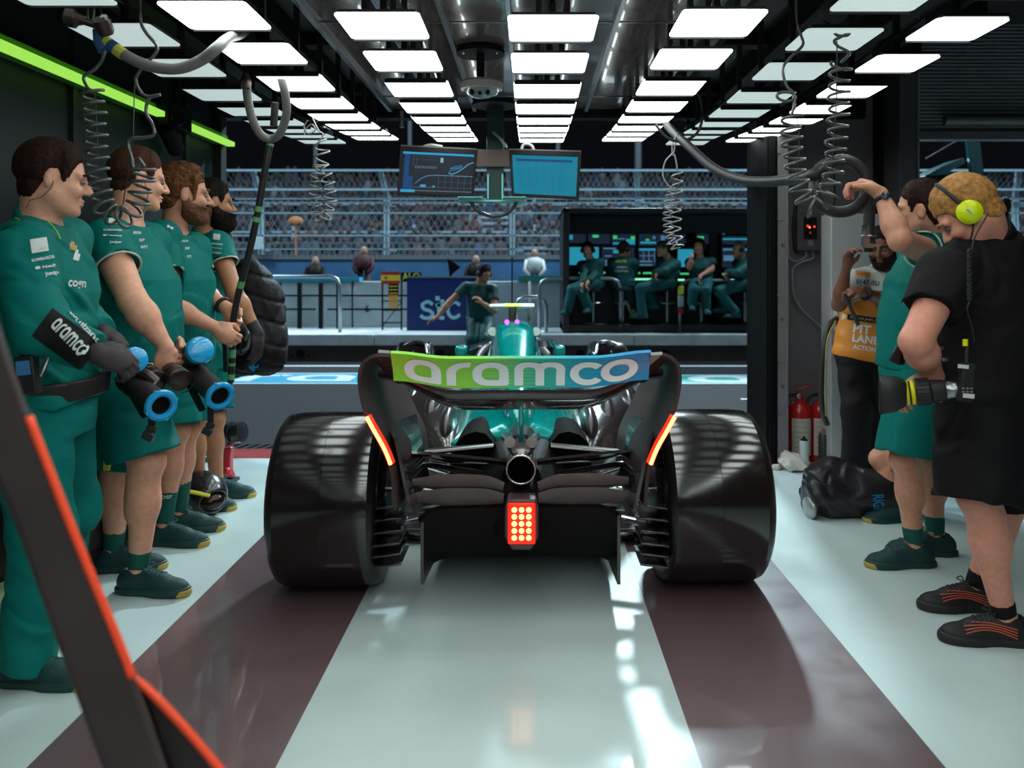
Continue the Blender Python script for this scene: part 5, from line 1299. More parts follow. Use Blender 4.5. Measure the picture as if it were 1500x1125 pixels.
# ---- camera operator
c1 = person('person in black polo and black shorts with yellow headset, carrying the video camera', dict(
    P=W(1446,572,3.02), N=W(1452,348,2.98), H=W(1417,312,2.92), bf=V((-.75,.6,0)), cf=V((-.52,.85,0)), hf=V((-.62,.30,-.66)), hu=V((-.5,.2,.7)),
    S=(W(1388,402,2.84), W(1502,400,3.08)), E=(W(1341,500,2.72), W(1525,500,3.25)), Wr=(W(1370,551,2.86), W(1440,560,3.3)),
    K=(W(1434,728,2.86), W(1474,728,3.14)), A=(W(1472,905,2.906), W(1430,859,3.195)), fd=(dirv(174), dirv(178))),
    tone='ruddy', s=1.06, vox=.005, fat=.5, head=.93, seed=66,
    hair=dict(m=H_blond, line=[(-.13,-.085),(-.06,-.078),(-.035,-.045),(-.022,.0),(.0,.02),(.012,.01),(.018,-.01),(.034,.0),(.04,.045),(.06,.058),(.085,.062),(.12,.06)], t=(.006,.02), amp=.003, fr=60),
    shirt=dict(m=M_blk, belly=.03, loose=.034, sleeve=.60, srad=.026, wr=.008, hem=.13), pants=dict(m=M_blk2, len=1.03, loose=.045, wr=.008), shoes=dict(m=mat('shoe_black', (.010,.009,.009), .6, bump=.2, bscale=200), sole=mat('sole_black', (.016,.014,.014), .6), laces=M_rubber), socks=dict(m=M_blk, h=.06),
    hands=(dict(d=(-.85,.1,-.30), n=(-.2,.1,-.95), t=(-.2,.95,0), c=.55), dict(d=(-.7,-.3,-.4), n=(0,0,-1), t=(-.5,-.7,0), c=.5)))
headset(c1['root'], c1['HP'], c1['hs'], mat('headset_yellow', (.62,.72,.0), .4), M_rubber, q=1, r=.041)
sd_ = nz(c1['HP'](0,1,0)-c1['HP'](0,0,0))
cp = c1['HP'](-.02,.12,-.03)
obj('cup_label', MB().box(c1['HP'](.0,.124,.0), (.028,.012,.004), Matrix.Rotation(.7,3,'Y')) , mat('label_white', (.6,.6,.58), .5), c1['root'])
crd = [c1['HP'](-.035,.10,-.045), W(1429,345,2.72), W(1424,365,2.70)]
obj('headset_cord', MB().tube(spline(crd,5), .003, 6).tube([W(1420,365+i*.7+0,2.665)+V((.006*math.cos(i*1.4),.006*math.sin(i*1.4),0)) for i in range(110)], .0028, 5).tube(spline([W(1420,442,2.665),W(1417,455,2.66),W(1424,480,2.68),W(1427,502,2.70)],6), .003, 6), M_rubber, c1['root'])
for i in (0,1):
    so_ = c1['shoes'][i]; A_ = (W(1472,905,2.906), W(1430,859,3.195))[i]; fd_ = (dirv(174), dirv(178))[i]; l_ = V((0,0,1)).cross(fd_); st_m = MB()
    for k in range(4):
        pts = []
        for t_ in np.linspace(0,1,7):
            o_ = A_+fd_*(-.02+.17*t_)+l_*.09*1.0; o_.z = A_.z-.088*1.06+.03+.012*k+.035*math.sin(t_*2.2+.3)*(1-.15*k)
            bvs = None; pts.append(o_)
        bvs = BVHTree.FromPolygons([v.co+WL[so_] for v in so_.data.vertices], [tuple(q.vertices) for q in so_.data.polygons]); hp_ = []
        for o_ in pts:
            h_, n_, _, _ = bvs.ray_cast(o_+l_*.1, -l_)
            if h_ is not None: hp_.append(h_+n_*.001)
        if len(hp_) > 2: st_m.tube(hp_, .0022, 5)
    if st_m.f: obj('shoe_stripe', st_m, mat('stripe_coral', (.55,.10,.05), .5), so_)
# ---- marshal by the pillar
M_tee = mat('tee_white', (.50,.49,.47), .7)
m1 = person('person in white top and orange pit lane bib standing against the pale pillar', dict(
    P=W(1270,512,5.14), N=W(1290,398,5.12), H=W(1294,361,5.06), bf=V((-.3,-.95,0)), cf=V((-.4,-.92,0)), hf=V((-.62,-.70,-.32)),
    S=(W(1316,412,5.15), W(1252,412,5.05)), E=(W(1306,443,4.98), W(1229,446,4.98)), Wr=(W(1262,428,4.82), W(1240,392,4.88)),
    K=(W(1280,598,5.08), W(1256,598,5.02)), A=(W(1279,686,5.14), W(1252,688,5.08)), fd=(V((-.4,-.9,0)), V((-.8,-.6,0)))),
    tone='brown', s=.93, vox=.006, fat=.35, head=1.05, seed=77,
    hair=dict(m=H_black, line=LINE, t=(.002,.012), amp=.001), beard=dict(m=H_black, t=.014),
    shirt=dict(m=M_tee, loose=.022, sleeve=.62, srad=.02, hem=.06), pants=dict(m=M_blk, long=True, loose=.026, wr=.008), shoes=dict(m=mat('shoe_taupe', (.20,.15,.13), .6), sole=mat('sole_beige', (.35,.30,.22), .6)),
    hands=(dict(d=(-.9,-.25,.1), n=(0,.3,-.95), t=(.1,-.6,.7), c=.7), dict(d=(.1,-.1,1), n=(.4,-.85,.1), t=(.8,.4,.1), c=.6)))
obj('watch', MB().torus(m1['Wr'][0].lerp(m1['E'][0],.14), m1['Wr'][0]-m1['E'][0], .033, .011, 20, 8), M_rubber, m1['root'])
bu = m1['up']; bl_ = nz(bu.cross(V((-.4,-.92,0))))
q_ = LF(m1['P']-bu*.08, m1['N'], bl_, [(-.1,.20,.16),(.12,.203,.163),(.45,.198,.155),(.7,.20,.16)], cuts=[(W(1290,444,5.1),bu),(W(1270,528,5.1),-bu)])
bib = obj('bib', sdf_mesh([q_], .006, disp=wrinkles(5,.005,18)), mat('bib_orange', (.62,.20,.015), .55), m1['root'])
nU, nV = nz(V((.92,-.4,-.12))), V((.1,.0,1))
for s_, px, py, w_, h_ in (('PIT',1263,482,.10,.055),('LANE',1268,497,.15,.05),('ACTION',1266,510,.13,.028)): decal('bib_lettering', bib, W(px,py,4.9), nU, nV, w_, h_, M_print, bib, s=s_, bold=.03)
decal('bib_band', bib, W(1272,468,4.9), nU, nV, .24, .035, M_black, bib, poly=rect_poly())
decal('bib_band_lettering', bib, W(1272,468,4.9), nU, nV, .2, .018, mat('letter_grey', (.25,.24,.23), .6), bib, s='FORMULA', bold=.02, off=.004)
ts = m1['shirt']
decal('chest_lettering', ts, W(1271,414,4.85), nU, nV, .13, .03, M_black, ts, s='0147 /SU', bold=.015)
decal('chest_print', ts, W(1264,401,4.85), nU, nV, .085, .022, mat('bib_orange'), ts, poly=rect_poly())
pen = W(1247,455,4.78); obj('collar_tab', MB().box(W(1291,390,4.95), (.02,.01,.012)), M_black, m1['root'])
single('baton', MB().cyl(W(1237,430,4.76), W(1257,476,4.80), .011, n=10), mat('baton_dark', (.03,.035,.04), .3), 'thin dark baton in the hand of the person in the orange bib', 'baton', pen)
# ---- crouching crew member behind the raised-arm person
k1 = person('person in green sitting low behind the reaching crew member, bare knee showing', dict(
    P=W(1392,672,4.5), N=W(1390,538,4.55), H=W(1384,498,4.5), bf=dirv(185), cf=dirv(185), hf=dirv(190,-.2),
    E=(W(1360,610,4.3), W(1370,600,4.75)), Wr=(W(1330,650,4.35), W(1345,640,4.7)), K=(W(1291,672,4.42), W(1325,640,4.72)), A=(W(1322,741,4.33), W(1352,728,4.6)), fd=(dirv(183), dirv(178))),
    tone='fair', s=.98, vox=.008, seed=88, hair=dict(m=H_brown, line=LINE, t=(.003,.016)), shirt=dict(m=M_shirt, sleeve=.5), pants=dict(m=M_shirt, len=.72, loose=.028), shoes=SHOES,
    hands=(dict(d=(-.8,0,-.5), n=(0,0,-1), t=(0,-1,0), c=.4), dict(d=(-.8,0,-.5), n=(0,0,-1), t=(0,-1,0), c=.4)), eyes=False)
# ---- in the pit lane
p1 = person('person in dark green polo and headset crouching and pointing in the pit lane', dict(
    P=W(704,467,11.9), N=W(703,416,11.75), H=W(709,401,11.62), bf=V((.3,-.9,0)), cf=V((.25,-.95,0)), hf=V((.55,-.65,-.4)),
    S=(W(722,424,11.75), W(682,421,11.75)), E=(W(725,455,11.6), W(658,443,11.6)), Wr=(W(706,444,11.35), W(641,464,11.5)),
    K=(W(712,497,11.5), W(692,497,11.55)), A=(W(712,523,11.9), W(690,523,11.9)), fd=(V((.3,-.9,0)), V((-.2,-.95,0)))),
    tone='tan', s=1.03, vox=.011, fat=.2, seed=91, hair=dict(m=H_black, line=LINE, t=(.004,.01)), shirt=dict(m=M_dkshirt, sleeve=.55), pants=dict(m=M_dkshirt, long=True), shoes=SHOES,
    hands=(dict(d=(-.5,-.3,.8), n=(-.6,.2,-.3), t=(0,-.9,.3), c=.6), dict(d=(-.8,-.1,-.35), n=(0,-.2,-.95), t=(-.3,-.9,0), c=.25)), detail=False)
headset(p1['root'], p1['HP'], p1['hs'], M_rubber, M_rubber, q=-1)
# ---- pit stand crew on stools
PYs = 12.72
def stool(px, py, Y, lab):
    t = thing('bar_stool', lab, 'stool', (W(px,0,Y).x,Y,.52), 'stools along the pit stand'); x = W(px,0,Y).x; z = W(px,py,Y).z
    obj('seat', MB().lathe((x,Y,z-.06), (0,0,1), [(0,.14),(.01,.17),(.045,.17),(.06,.15)], 20), M_rubber, t); obj('pole', MB().cyl((x,Y,.54),(x,Y,z-.06),.028,n=12), M_steel, t)
    obj('foot_ring', MB().torus((x,Y,.85), (0,0,1), .15, .012, 20, 6), M_steel, t); obj('base', MB().lathe((x,Y,.52), (0,0,1), [(0,.22),(.015,.21),(.03,.04)], 20), M_rubber, t)
def pit(lab, P, N, H, bf, hf, E, Wr, K, A, fd, cap=False, tone='fair', hair=H_brown, bald=False, Y=PYs, polo=False, seed=1, cf=None, back=False, slab='', hs=True):
    j = lambda q: W(q[0], q[1], Y+(q[2] if len(q) > 2 else 0))
    stool(P[0], P[1]+9, j(P).y, slab)
    g = person(lab, dict(P=j(P), N=j(N), H=j(H), bf=V(bf), cf=V(cf or bf), hf=V(hf), E=[j(x) for x in E], Wr=[j(x) for x in Wr], K=[j(x) for x in K], A=[j(x) for x in A], fd=[V(x) for x in fd]),
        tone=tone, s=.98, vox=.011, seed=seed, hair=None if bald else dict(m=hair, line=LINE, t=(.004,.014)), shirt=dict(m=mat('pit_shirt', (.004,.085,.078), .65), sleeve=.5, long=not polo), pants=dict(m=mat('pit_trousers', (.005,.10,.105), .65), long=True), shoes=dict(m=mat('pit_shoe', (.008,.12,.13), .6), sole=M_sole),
        hands=(dict(d=(-.3,-.3,-.6), n=(0,-.5,-.8), t=(-.7,0,0), c=.5),)*2, detail=False, group='pit stand crew on stools', eyes=False)
    if cap:
        HP = g['HP']; ax = g['hax']
        c_ = MB(); q = [EL(HP(-.012,0,.05), (.108,.088,.085), ax, cuts=[(HP(0,0,.045), -ax[2])]), RC(HP(.09,-.03,.05), HP(.09,.03,.05), .045, .045, cuts=[(HP(0,0,.056), ax[2]), (HP(0,0,.044), -ax[2])])]
        obj('cap', sdf_mesh(q, .009), M_dkshirt, g['root'])
    elif hs: headset(g['root'], g['HP'], g['hs'], M_rubber, M_rubber, q=1, mic=False, r=.038)
    return g
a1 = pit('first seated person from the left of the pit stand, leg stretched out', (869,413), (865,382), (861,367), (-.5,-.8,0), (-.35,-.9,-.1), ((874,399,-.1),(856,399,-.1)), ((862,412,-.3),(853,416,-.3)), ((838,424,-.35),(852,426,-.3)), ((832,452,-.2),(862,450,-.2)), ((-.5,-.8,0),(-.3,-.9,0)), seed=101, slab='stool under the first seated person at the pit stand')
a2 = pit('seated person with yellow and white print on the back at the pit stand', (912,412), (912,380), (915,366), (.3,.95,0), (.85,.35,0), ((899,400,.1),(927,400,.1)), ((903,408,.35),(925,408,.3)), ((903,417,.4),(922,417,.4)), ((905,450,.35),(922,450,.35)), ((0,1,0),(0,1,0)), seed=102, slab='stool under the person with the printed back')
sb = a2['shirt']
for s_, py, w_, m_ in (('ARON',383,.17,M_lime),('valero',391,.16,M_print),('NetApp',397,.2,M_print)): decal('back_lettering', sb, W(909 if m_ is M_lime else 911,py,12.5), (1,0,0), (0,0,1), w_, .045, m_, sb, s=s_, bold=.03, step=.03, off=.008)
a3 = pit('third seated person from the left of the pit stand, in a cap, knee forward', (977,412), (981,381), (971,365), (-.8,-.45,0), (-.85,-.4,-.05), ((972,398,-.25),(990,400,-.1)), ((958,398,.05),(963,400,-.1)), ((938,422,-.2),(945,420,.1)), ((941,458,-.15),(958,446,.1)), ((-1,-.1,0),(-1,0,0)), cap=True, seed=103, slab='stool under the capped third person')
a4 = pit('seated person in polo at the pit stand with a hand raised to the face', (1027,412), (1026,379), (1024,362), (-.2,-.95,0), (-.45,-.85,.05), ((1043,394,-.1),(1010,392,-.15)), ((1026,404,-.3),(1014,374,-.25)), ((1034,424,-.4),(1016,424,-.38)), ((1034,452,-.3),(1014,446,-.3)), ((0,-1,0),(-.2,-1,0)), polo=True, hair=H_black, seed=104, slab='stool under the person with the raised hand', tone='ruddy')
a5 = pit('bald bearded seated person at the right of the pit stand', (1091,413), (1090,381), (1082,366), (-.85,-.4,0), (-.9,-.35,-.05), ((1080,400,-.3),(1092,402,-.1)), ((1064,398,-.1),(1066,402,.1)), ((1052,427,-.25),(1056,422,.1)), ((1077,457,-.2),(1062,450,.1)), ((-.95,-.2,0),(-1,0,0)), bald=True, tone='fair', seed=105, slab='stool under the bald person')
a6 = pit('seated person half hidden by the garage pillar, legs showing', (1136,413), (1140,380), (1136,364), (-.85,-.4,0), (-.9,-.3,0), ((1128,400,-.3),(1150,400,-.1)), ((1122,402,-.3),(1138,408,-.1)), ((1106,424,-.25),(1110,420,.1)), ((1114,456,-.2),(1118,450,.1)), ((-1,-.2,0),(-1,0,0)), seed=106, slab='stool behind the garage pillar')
# ------------------------------------------------------------------ hanging and standing equipment
M_hoseg = mat('hose_grey', (.17,.155,.15), .4); M_hoseb = mat('hose_black', (.022,.019,.02), .45); M_coil = mat('coil_grey', (.07,.066,.066), .28, coat=.5)
M_coilp = mat('coil_pale', (.28,.27,.26), .3); M_blue = mat('lid_blue', (.01,.33,.68), .28, coat=.6); M_green_tape = mat('tape_green', (.10,.30,.12), .5)
# --- hanging monitors
PYm = 5.55
mg = thing('monitor_stand', 'dark green post hanging from the ceiling between two monitors', 'monitor mount', V((W(725,200,PYm).x,PYm,2.46)))
px0 = W(725,200,PYm).x
def at(px, py, Y=PYm): return W(px,py,Y)
M_post = mat('post_green', (.012,.035,.032), .35, metal=.3)
obj('post', MB().b2((px0-.058,PYm+.03,at(0,292).z),(px0+.058,PYm+.1,2.47)), M_post, mg, bevel=.004)
obj('ceiling_plate', MB().cyl((px0,PYm,2.44),(px0,PYm,2.462),.16,n=32), M_black, mg)
obj('mount_block', MB().b2((at(695,0).x,PYm-.01,at(0,245).z),(at(752,0).x,PYm+.06,at(0,219).z)), mat('mount_brown', (.07,.045,.04), .5), mg, bevel=.006)
pl = MB()
for x in (at(715,0).x,at(736,0).x): pl.b2((x-.006,PYm-.015,at(0,292).z),(x+.006,PYm+.0,at(0,255).z))
pl.b2((at(672,0).x,PYm-.1,at(0,291.5).z),(at(708,0).x,PYm+.06,at(0,290).z)).b2((at(738,0).x,PYm-.1,at(0,291.5).z),(at(771,0).x,PYm+.06,at(0,290).z)).b2((at(672,0).x,PYm-.02,at(0,296).z),(at(771,0).x,PYm+.1,at(0,293).z))
obj('glass_shelf', pl, mat('glass_edge', (.14,.42,.38), .2), mg, bevel=.002)
obj('cable', MB().tube(spline([at(689,295),at(700,309),at(718,316.5),at(727,317),at(740,314),at(752,304),at(757,295)],6), .012, 8), M_hoseb, mg, ang=9)
obj('top_cable', MB().tube(spline([at(722,193),at(736,207),at(742,216,PYm-.02)],6), .009, 8).tube(spline([at(763,221,PYm-.01),at(766,213,PYm),at(772,211,PYm),at(779,214,PYm),at(782,221,PYm)],6), .01, 8).tube(spline([at(618,216),at(630,212.5),at(648,215)],6), .01, 8), M_coilp, mg, ang=9)
def hung_monitor(c4, lab, yaw, face):
    """outer corners in the picture: top-left, top-right, bottom-right, bottom-left at depths set by the yaw"""
    dY = .07*yaw
    q = [W(c4[0][0],c4[0][1],PYm-.06+dY), W(c4[1][0],c4[1][1],PYm-.06-dY), W(c4[2][0],c4[2][1],PYm-.06-dY), W(c4[3][0],c4[3][1],PYm-.06+dY)]
    t = thing('monitor', lab, 'monitor', (q[0]+q[1]+q[2]+q[3])/4)
    U = (q[1]-q[0]).normalized(); N_ = U.cross((q[3]-q[0]).normalized()).normalized()
    if N_.y < 0: N_ = -N_
    P_ = lambda u, v, d=0: (q[0].lerp(q[1],u)).lerp(q[3].lerp(q[2],u), v)+N_*d
    fr = MB(); b = .035; bv_ = .06
    ring = lambda a0, a1, b0, b1, d: [P_(a0,b0,d),P_(a1,b0,d),P_(a1,b1,d),P_(a0,b1,d)]
    for (a0,a1,b0,b1) in ((0,1,0,bv_*1.9),(0,1,1-bv_,1),(0,b,bv_,1-bv_),(1-b,1,bv_,1-bv_)): fr.hexa(ring(a0,a1,b0,b1,0), ring(a0,a1,b0,b1,.035))
    obj('bezel', fr, mat('bezel_brown', (.012,.009,.009), .6, spec=.2), t, bevel=.003); obj('case', MB().hexa(ring(.0,1,.0,1,.035), ring(.06,.94,.06,.94,.075)), M_rubber, t, bevel=.004)
    obj('top_edge', MB().hexa(ring(0,1,-.012,.012,-.002), ring(0,1,-.012,.012,.037)), mat('bezel_light', (.12,.09,.085), .5), t)
    sm_ = MB(); sm_.add(ring(b,1-b,bv_*1.9,1-bv_,.012), [(0,1,2,3)])
    sc_ = obj('screen', sm_, face['bg'], t, smooth=False)
    by = {}
    u_ = lambda a: b+a*(1-2*b); v_ = lambda a: bv_*1.9+a*(1-2.9*bv_)
    for (a0,b0,a1,b1,m) in face['rects']: by.setdefault(m, MB()).add([P_(u_(a0),v_(b0),.009),P_(u_(a1),v_(b0),.009),P_(u_(a1),v_(b1),.009),P_(u_(a0),v_(b1),.009)], [(0,1,2,3)])
    for pts, w_, m in face.get('lines',()):
        L_ = by.setdefault(m, MB())
        P3 = [P_(u_(a),v_(c_),.008) for a,c_ in pts]
        for a, c_ in zip(P3[:-1],P3[1:]): d = (c_-a).normalized().cross(N_)*w_; L_.add([a-d,c_-d,c_+d,a+d], [(0,1,2,3)])
    for m, L_ in by.items(): obj('display_graphics', L_, m, sc_, smooth=False, kind='stuff')
S_d = emis('mon_dark', (.010,.015,.026), 1.); S_c = emis('mon_cyan', (.002,.19,.29), 1.); S_b = emis('mon_blue', (.03,.30,.55), 1.); S_g = emis('mon_grid', (.09,.12,.16), 1.); S_n = emis('mon_navy', (.005,.05,.16), 1.); S_l = emis('mon_trace', (.16,.42,.60), 1.); S_k = emis('mon_line', (.005,.15,.26), 1.)
rects = [(0,0,1,.055,S_b),(.03,.055,.10,.93,S_n),(0,.93,.2,1,S_b),(.2,.94,1,.965,S_g),(.53,.12,.57,.24,S_l)]
rects += [(.18+i*.035,.34,.20+i*.035,.40,S_g) for i in range(9)] + [(.06,.60,.16,.93,S_n),(.075,.66,.14,.9,S_b),(.16,.86,.48,.875,S_g),(.27,.80,.35,.86,S_b),(.44,.82,.48,.86,S_b)]
rects += [(.13,.1+.04*i,.48,.104+.04*i,S_g) for i in (0,2,6)] + [(.50,.555,1.,.565,S_l),(.5,.72,1,.726,S_g),(.5,.86,1,.866,S_g)] + [(.52+i*.092,.56,.524+i*.092,.9,S_g) for i in range(6)]
lines = [([(.66,.50),(.70,.52),(.78,.46),(.86,.36),(.92,.26),(1,.2)],.0022,S_l),([(.67,.38),(.74,.32),(.84,.29),(.84,.33),(.72,.37),(.67,.38)],.0016,S_b),([(.66,.50),(.68,.43),(.82,.36)],.0016,S_b),([(.20,.78),(.27,.66),(.36,.58),(.50,.555)],.0012,S_l),([(.15,.1),(.15,.34)],.001,S_g),([(.2,.12),(.2,.34)],.001,S_g)]
hung_monitor([(587.5,213),(699,218.5),(694.5,288.5),(581.5,285)], 'left hanging monitor showing dark telemetry graphs', -.6, dict(bg=S_d, rects=rects, lines=lines))
rects = [(.06,.09,.92,.155,S_n)] + [(.08,.2+i*.072,.90,.206+i*.072,S_k) for i in range(10)] + [(.16+i*.125,.19,.163+i*.125,.9,S_k) for i in range(6)] + [(.1+i*.125,.2+j*.072+.02,.14+i*.125,.2+j*.072+.045,S_k) for i in range(6) for j in range(9)]
hung_monitor([(745.5,218.5),(850.5,221.5),(847,292),(749.5,287)], 'right hanging monitor showing a bright cyan table', .6, dict(bg=S_c, rects=rects))
# --- dome camera under the ceiling
dc = thing('ceiling_sensor', 'pale domed camera housing hanging from a black ceiling disc', 'camera', W(705,72,4.24))
z0 = 2.46; Yd = 4.24; xd = W(704,72,Yd).x; zb_ = W(0,130,Yd).z
obj('ceiling_disc', MB().cyl((xd,Yd,2.44),(xd,Yd,2.462),.125,n=32), M_black, dc); obj('stem', MB().b2((xd-.02,Yd-.02,zb_+.03),(xd+.02,Yd+.02,2.45)), M_black, dc, bevel=.003)
for q in (-.085,.085): obj('screw', MB().ell((xd+q,Yd-.05,2.438), .009, n=8, m=6), M_chrome, dc)
obj('housing', MB().lathe((xd+.005,Yd,zb_-.005), (0,0,1), [(-.005,.098),(0,.108),(.03,.112),(.042,.104),(.05,.04)], 36), mat('housing_cream', (.40,.37,.34), .5), dc)
obj('dome', MB().lathe((xd+.005,Yd,zb_-.05), (0,0,1), [(0,.01),(.004,.04),(.02,.078),(.042,.097),(.046,.097)], 36), mat('dome_grey', (.25,.27,.27), .15, coat=.6), dc)
for k in (-.04,0,.04): obj('lens', MB().ell((xd+k,Yd-.06,zb_-.028), (.014,.02,.018), n=10, m=6), M_black, dc)
ph = MB().cyl(W(588,163,5.3), W(589,187,5.3), .016, n=10)
single('hanging_weight', ph, M_steel, 'small metal cylinder hanging below the left centre light row', 'weight', W(588,163,5.3))
# --- coiled hoses
def coil(p0, p1, turns, r, n=14, jit=0., seed=0, sq=.55):
    """helix from p0 to p1; axes: right and mostly depth"""
    p0, p1 = V(p0), V(p1); u, v, d = basis(p1-p0); u = V((1,0,0)); u = (u-d*u.dot(d)).normalized(); v = d.cross(u); rs_ = random.Random(seed); out = []
    N_ = int(turns*n)
    for i in range(N_+1):
        t = i/N_; a = 2*PI*turns*t; rr = r*(1+jit*math.sin(i*.37+seed)); out.append(p0.lerp(p1,t)+u*rr*math.cos(a)+v*rr*math.sin(a)+d*0)
    return out
def coil_path(pts, turns, r, n=14, seed=0, jit=.08):
    c = spline(pts, 12); L = [0]
    for a, b in zip(c[:-1], c[1:]): L.append(L[-1]+(b-a).length)
    out = []; N_ = int(turns*n); u = V((1,0,0))
    for i in range(N_+1):
        s_ = L[-1]*i/N_; k = min(max(np.searchsorted(L, s_)-1, 0), len(c)-2); t = (s_-L[k])/max(L[k+1]-L[k],1e-9); p = c[k].lerp(c[k+1], t); d = (c[k+1]-c[k]).normalized()
        ref = V((0,1,0)); e1 = d.cross(ref).normalized(); e2 = d.cross(e1); a = 2*PI*turns*i/N_; rr = r*(1+jit*math.sin(i*.21+seed*2.)); out.append(p+e1*rr*math.cos(a)+e2*rr*math.sin(a)*.9)
    return out
def hose(name, lab, cat, pts, r, m, at_, n=8, **k): return single(name, MB().tube(pts, r, n), m, lab, cat, at_, ang=9, **k)
Yc = 2.75
q = lambda px, py, Y=Yc: W(px,py,Y)
hook1 = thing('hose_coupling', 'pair of brown metal hose couplings with blue and yellow tape under the lights', 'coupling', q(130,30,2.7))
obj('coupling', MB().lathe(q(101,26,2.7), (1,.2,-.1), [(-.012,.022),(-.008,.03),(.02,.032),(.028,.022),(.05,.015)], 20), mat('coupling_brown', (.07,.045,.04), .35, metal=.6), hook1)
obj('coupling', MB().lathe(q(152,38,2.68), (-.1,-.6,.9), [(-.03,.02),(-.02,.026),(.02,.028),(.03,.018)], 20), mat('coupling_brown'), hook1); obj('coupling_face', MB().lathe(q(152,27,2.66), (0,-1,.2), [(0,.015),(.004,.012)], 16), M_alu, hook1)
obj('link', MB().cyl(q(112,28,2.7), q(148,40,2.7), .011, n=10), mat('coupling_brown'), hook1)
obj('tape', MB().tube([q(146,44),q(147,62),q(153,74)], .022, 10), mat('tape_blue', (.015,.07,.20), .5), hook1)
obj('tape', MB().tube([q(154,60),q(163,66)], .02, 10).tube([q(170,72),q(181,80)], .021, 10), mat('tape_yellow', (.55,.50,.06), .5), hook1); obj('tape', MB().tube([q(161,66),q(170,72)], .0225, 10), mat('tape_blue'), hook1)
obj('strap', MB().tube(spline([q(132,-20),q(129,10),q(130,28),q(136,29),q(139,5),q(140,-20)],6), .004, 6).tube([q(142,-20),q(149,22)], .002, 5), mat('strap_cream', (.42,.38,.2), .6), hook1)
hose('air_hose', 'thick grey air hose curving under the left light rows', 'hose', spline([q(178,78),q(205,92),q(235,100),q(265,100),q(295,88),q(318,70),q(335,56,2.9),q(352,50,3.1),q(360,44,3.2)],8), .019, M_hoseg, q(260,98), n=12)
ch = coil_path([q(136,133),q(139,180),q(142,230),q(146,270),q(152,300),q(165,316),q(182,318),q(196,306),q(204,290),q(210,265),q(213,246)], 17.5, .034, seed=1)
ct = MB().tube(spline([q(152,38),q(152,80),q(140,100),q(123,112),q(128,128),q(136,133)],8), .0055, 8).tube(ch, .0055, 8).tube(spline([q(212,245),q(203,232),q(205,240),q(196,247),q(193,232),q(188,214),q(192,203),q(215,201),q(226,196),q(222,180),q(214,165),q(218,145),q(233,139)],8), .0058, 8).tube(spline([q(235,139),q(214,141),q(203,130),q(199,116),q(208,100),q(228,78),q(229,66),q(214,48),q(206,30),q(205,-10)],8), .0058, 8)
single('coil_hose', ct, M_coil, 'grey coiled air line hanging before the second crew member', 'coil hose', q(165,130), ang=9)
hose('tether', 'thin dark cord inside the left coiled air line', 'cord', [q(139,132),q(143,220),q(150,300)], .0018, M_hoseb, q(139,132), n=5)
hose('tether', 'thin dark cord beside the head of the second crew member', 'cord', [q(197,122),q(195,200),q(188,250),q(180,300)], .0018, M_hoseb, q(197,122), n=5)
Yr = 3.0; q2 = lambda px, py: W(px,py,Yr)
cr_ = coil_path([q2(1160,168),q2(1159,200),q2(1163,230),q2(1168,262),q2(1178,292),q2(1190,303),q2(1203,296),q2(1214,280),q2(1220,255),q2(1224,220),q2(1228,180),q2(1229,130),q2(1232,92)], 22, .036, seed=4)
ct = MB().tube(spline([q2(1166,-45),q2(1167,25),q2(1173,50),q2(1176,66),q2(1160,82),q2(1147,100),q2(1152,125),q2(1163,138),q2(1158,148),q2(1143,146),q2(1138,139),q2(1148,135),q2(1163,138),q2(1164,150),q2(1160,168)],8), .0055, 8).tube(cr_, .0055, 8).tube(spline([q2(1232,92),q2(1244,78),q2(1228,68),q2(1222,60),q2(1230,55),q2(1244,48),q2(1240,52),q2(1224,50),q2(1222,30),q2(1228,-45)],8), .0058, 8)
single('coil_hose', ct, M_coil, 'grey coiled air line looping before the pillar on the right', 'coil hose', q2(1190,140), ang=9)
hose('tether', 'thin cord inside the right coiled air line', 'cord', spline([q2(1226,60),q2(1225,150),q2(1218,260)],5), .0022, M_hoseb, q2(1226,60), n=5)
hose('tether', 'thin cord beside the pillar inside the right coiled air line', 'cord', spline([q2(1163,150),q2(1171,200),q2(1168,260)],5), .0018, M_hoseb, q2(1163,150), n=5)
single('cable_reel', MB().lathe(W(1223,15,2.95), (0,1,.2), [(-.02,.03),(-.01,.05),(.02,.05),(.03,.03)], 24), M_rubber, 'round black reel under a light panel above the right coil', 'reel', W(1223,15,2.95))
Ym = 4.6; q3 = lambda px, py: W(px,py,Ym)
ct = MB().tube(coil_path([q3(468,240),q3(463,262),q3(461,290),q3(464,310),q3(470,322),q3(478,312),q3(483,290),q3(479,262),q3(470,240)], 14, .036, seed=2), .0048, 7).tube(spline([q3(451,176),q3(445,186),q3(452,196),q3(462,190),q3(456,182),q3(447,190),q3(446,198)],6), .004, 7).tube(spline([q3(451,158),q3(466,190),q3(473,196),q3(470,204),q3(466,206)],6), .0045, 7).tube(coil_path([q3(468,206),q3(472,225),q3(470,244)], 2.2, .04, seed=5), .0055, 8)
single('coil_cable', ct, mat('coil_silver', (.22,.21,.21), .3, metal=.4), 'tangled coiled cable hanging before the fence on the left', 'coil cable', q3(468,200), ang=9)
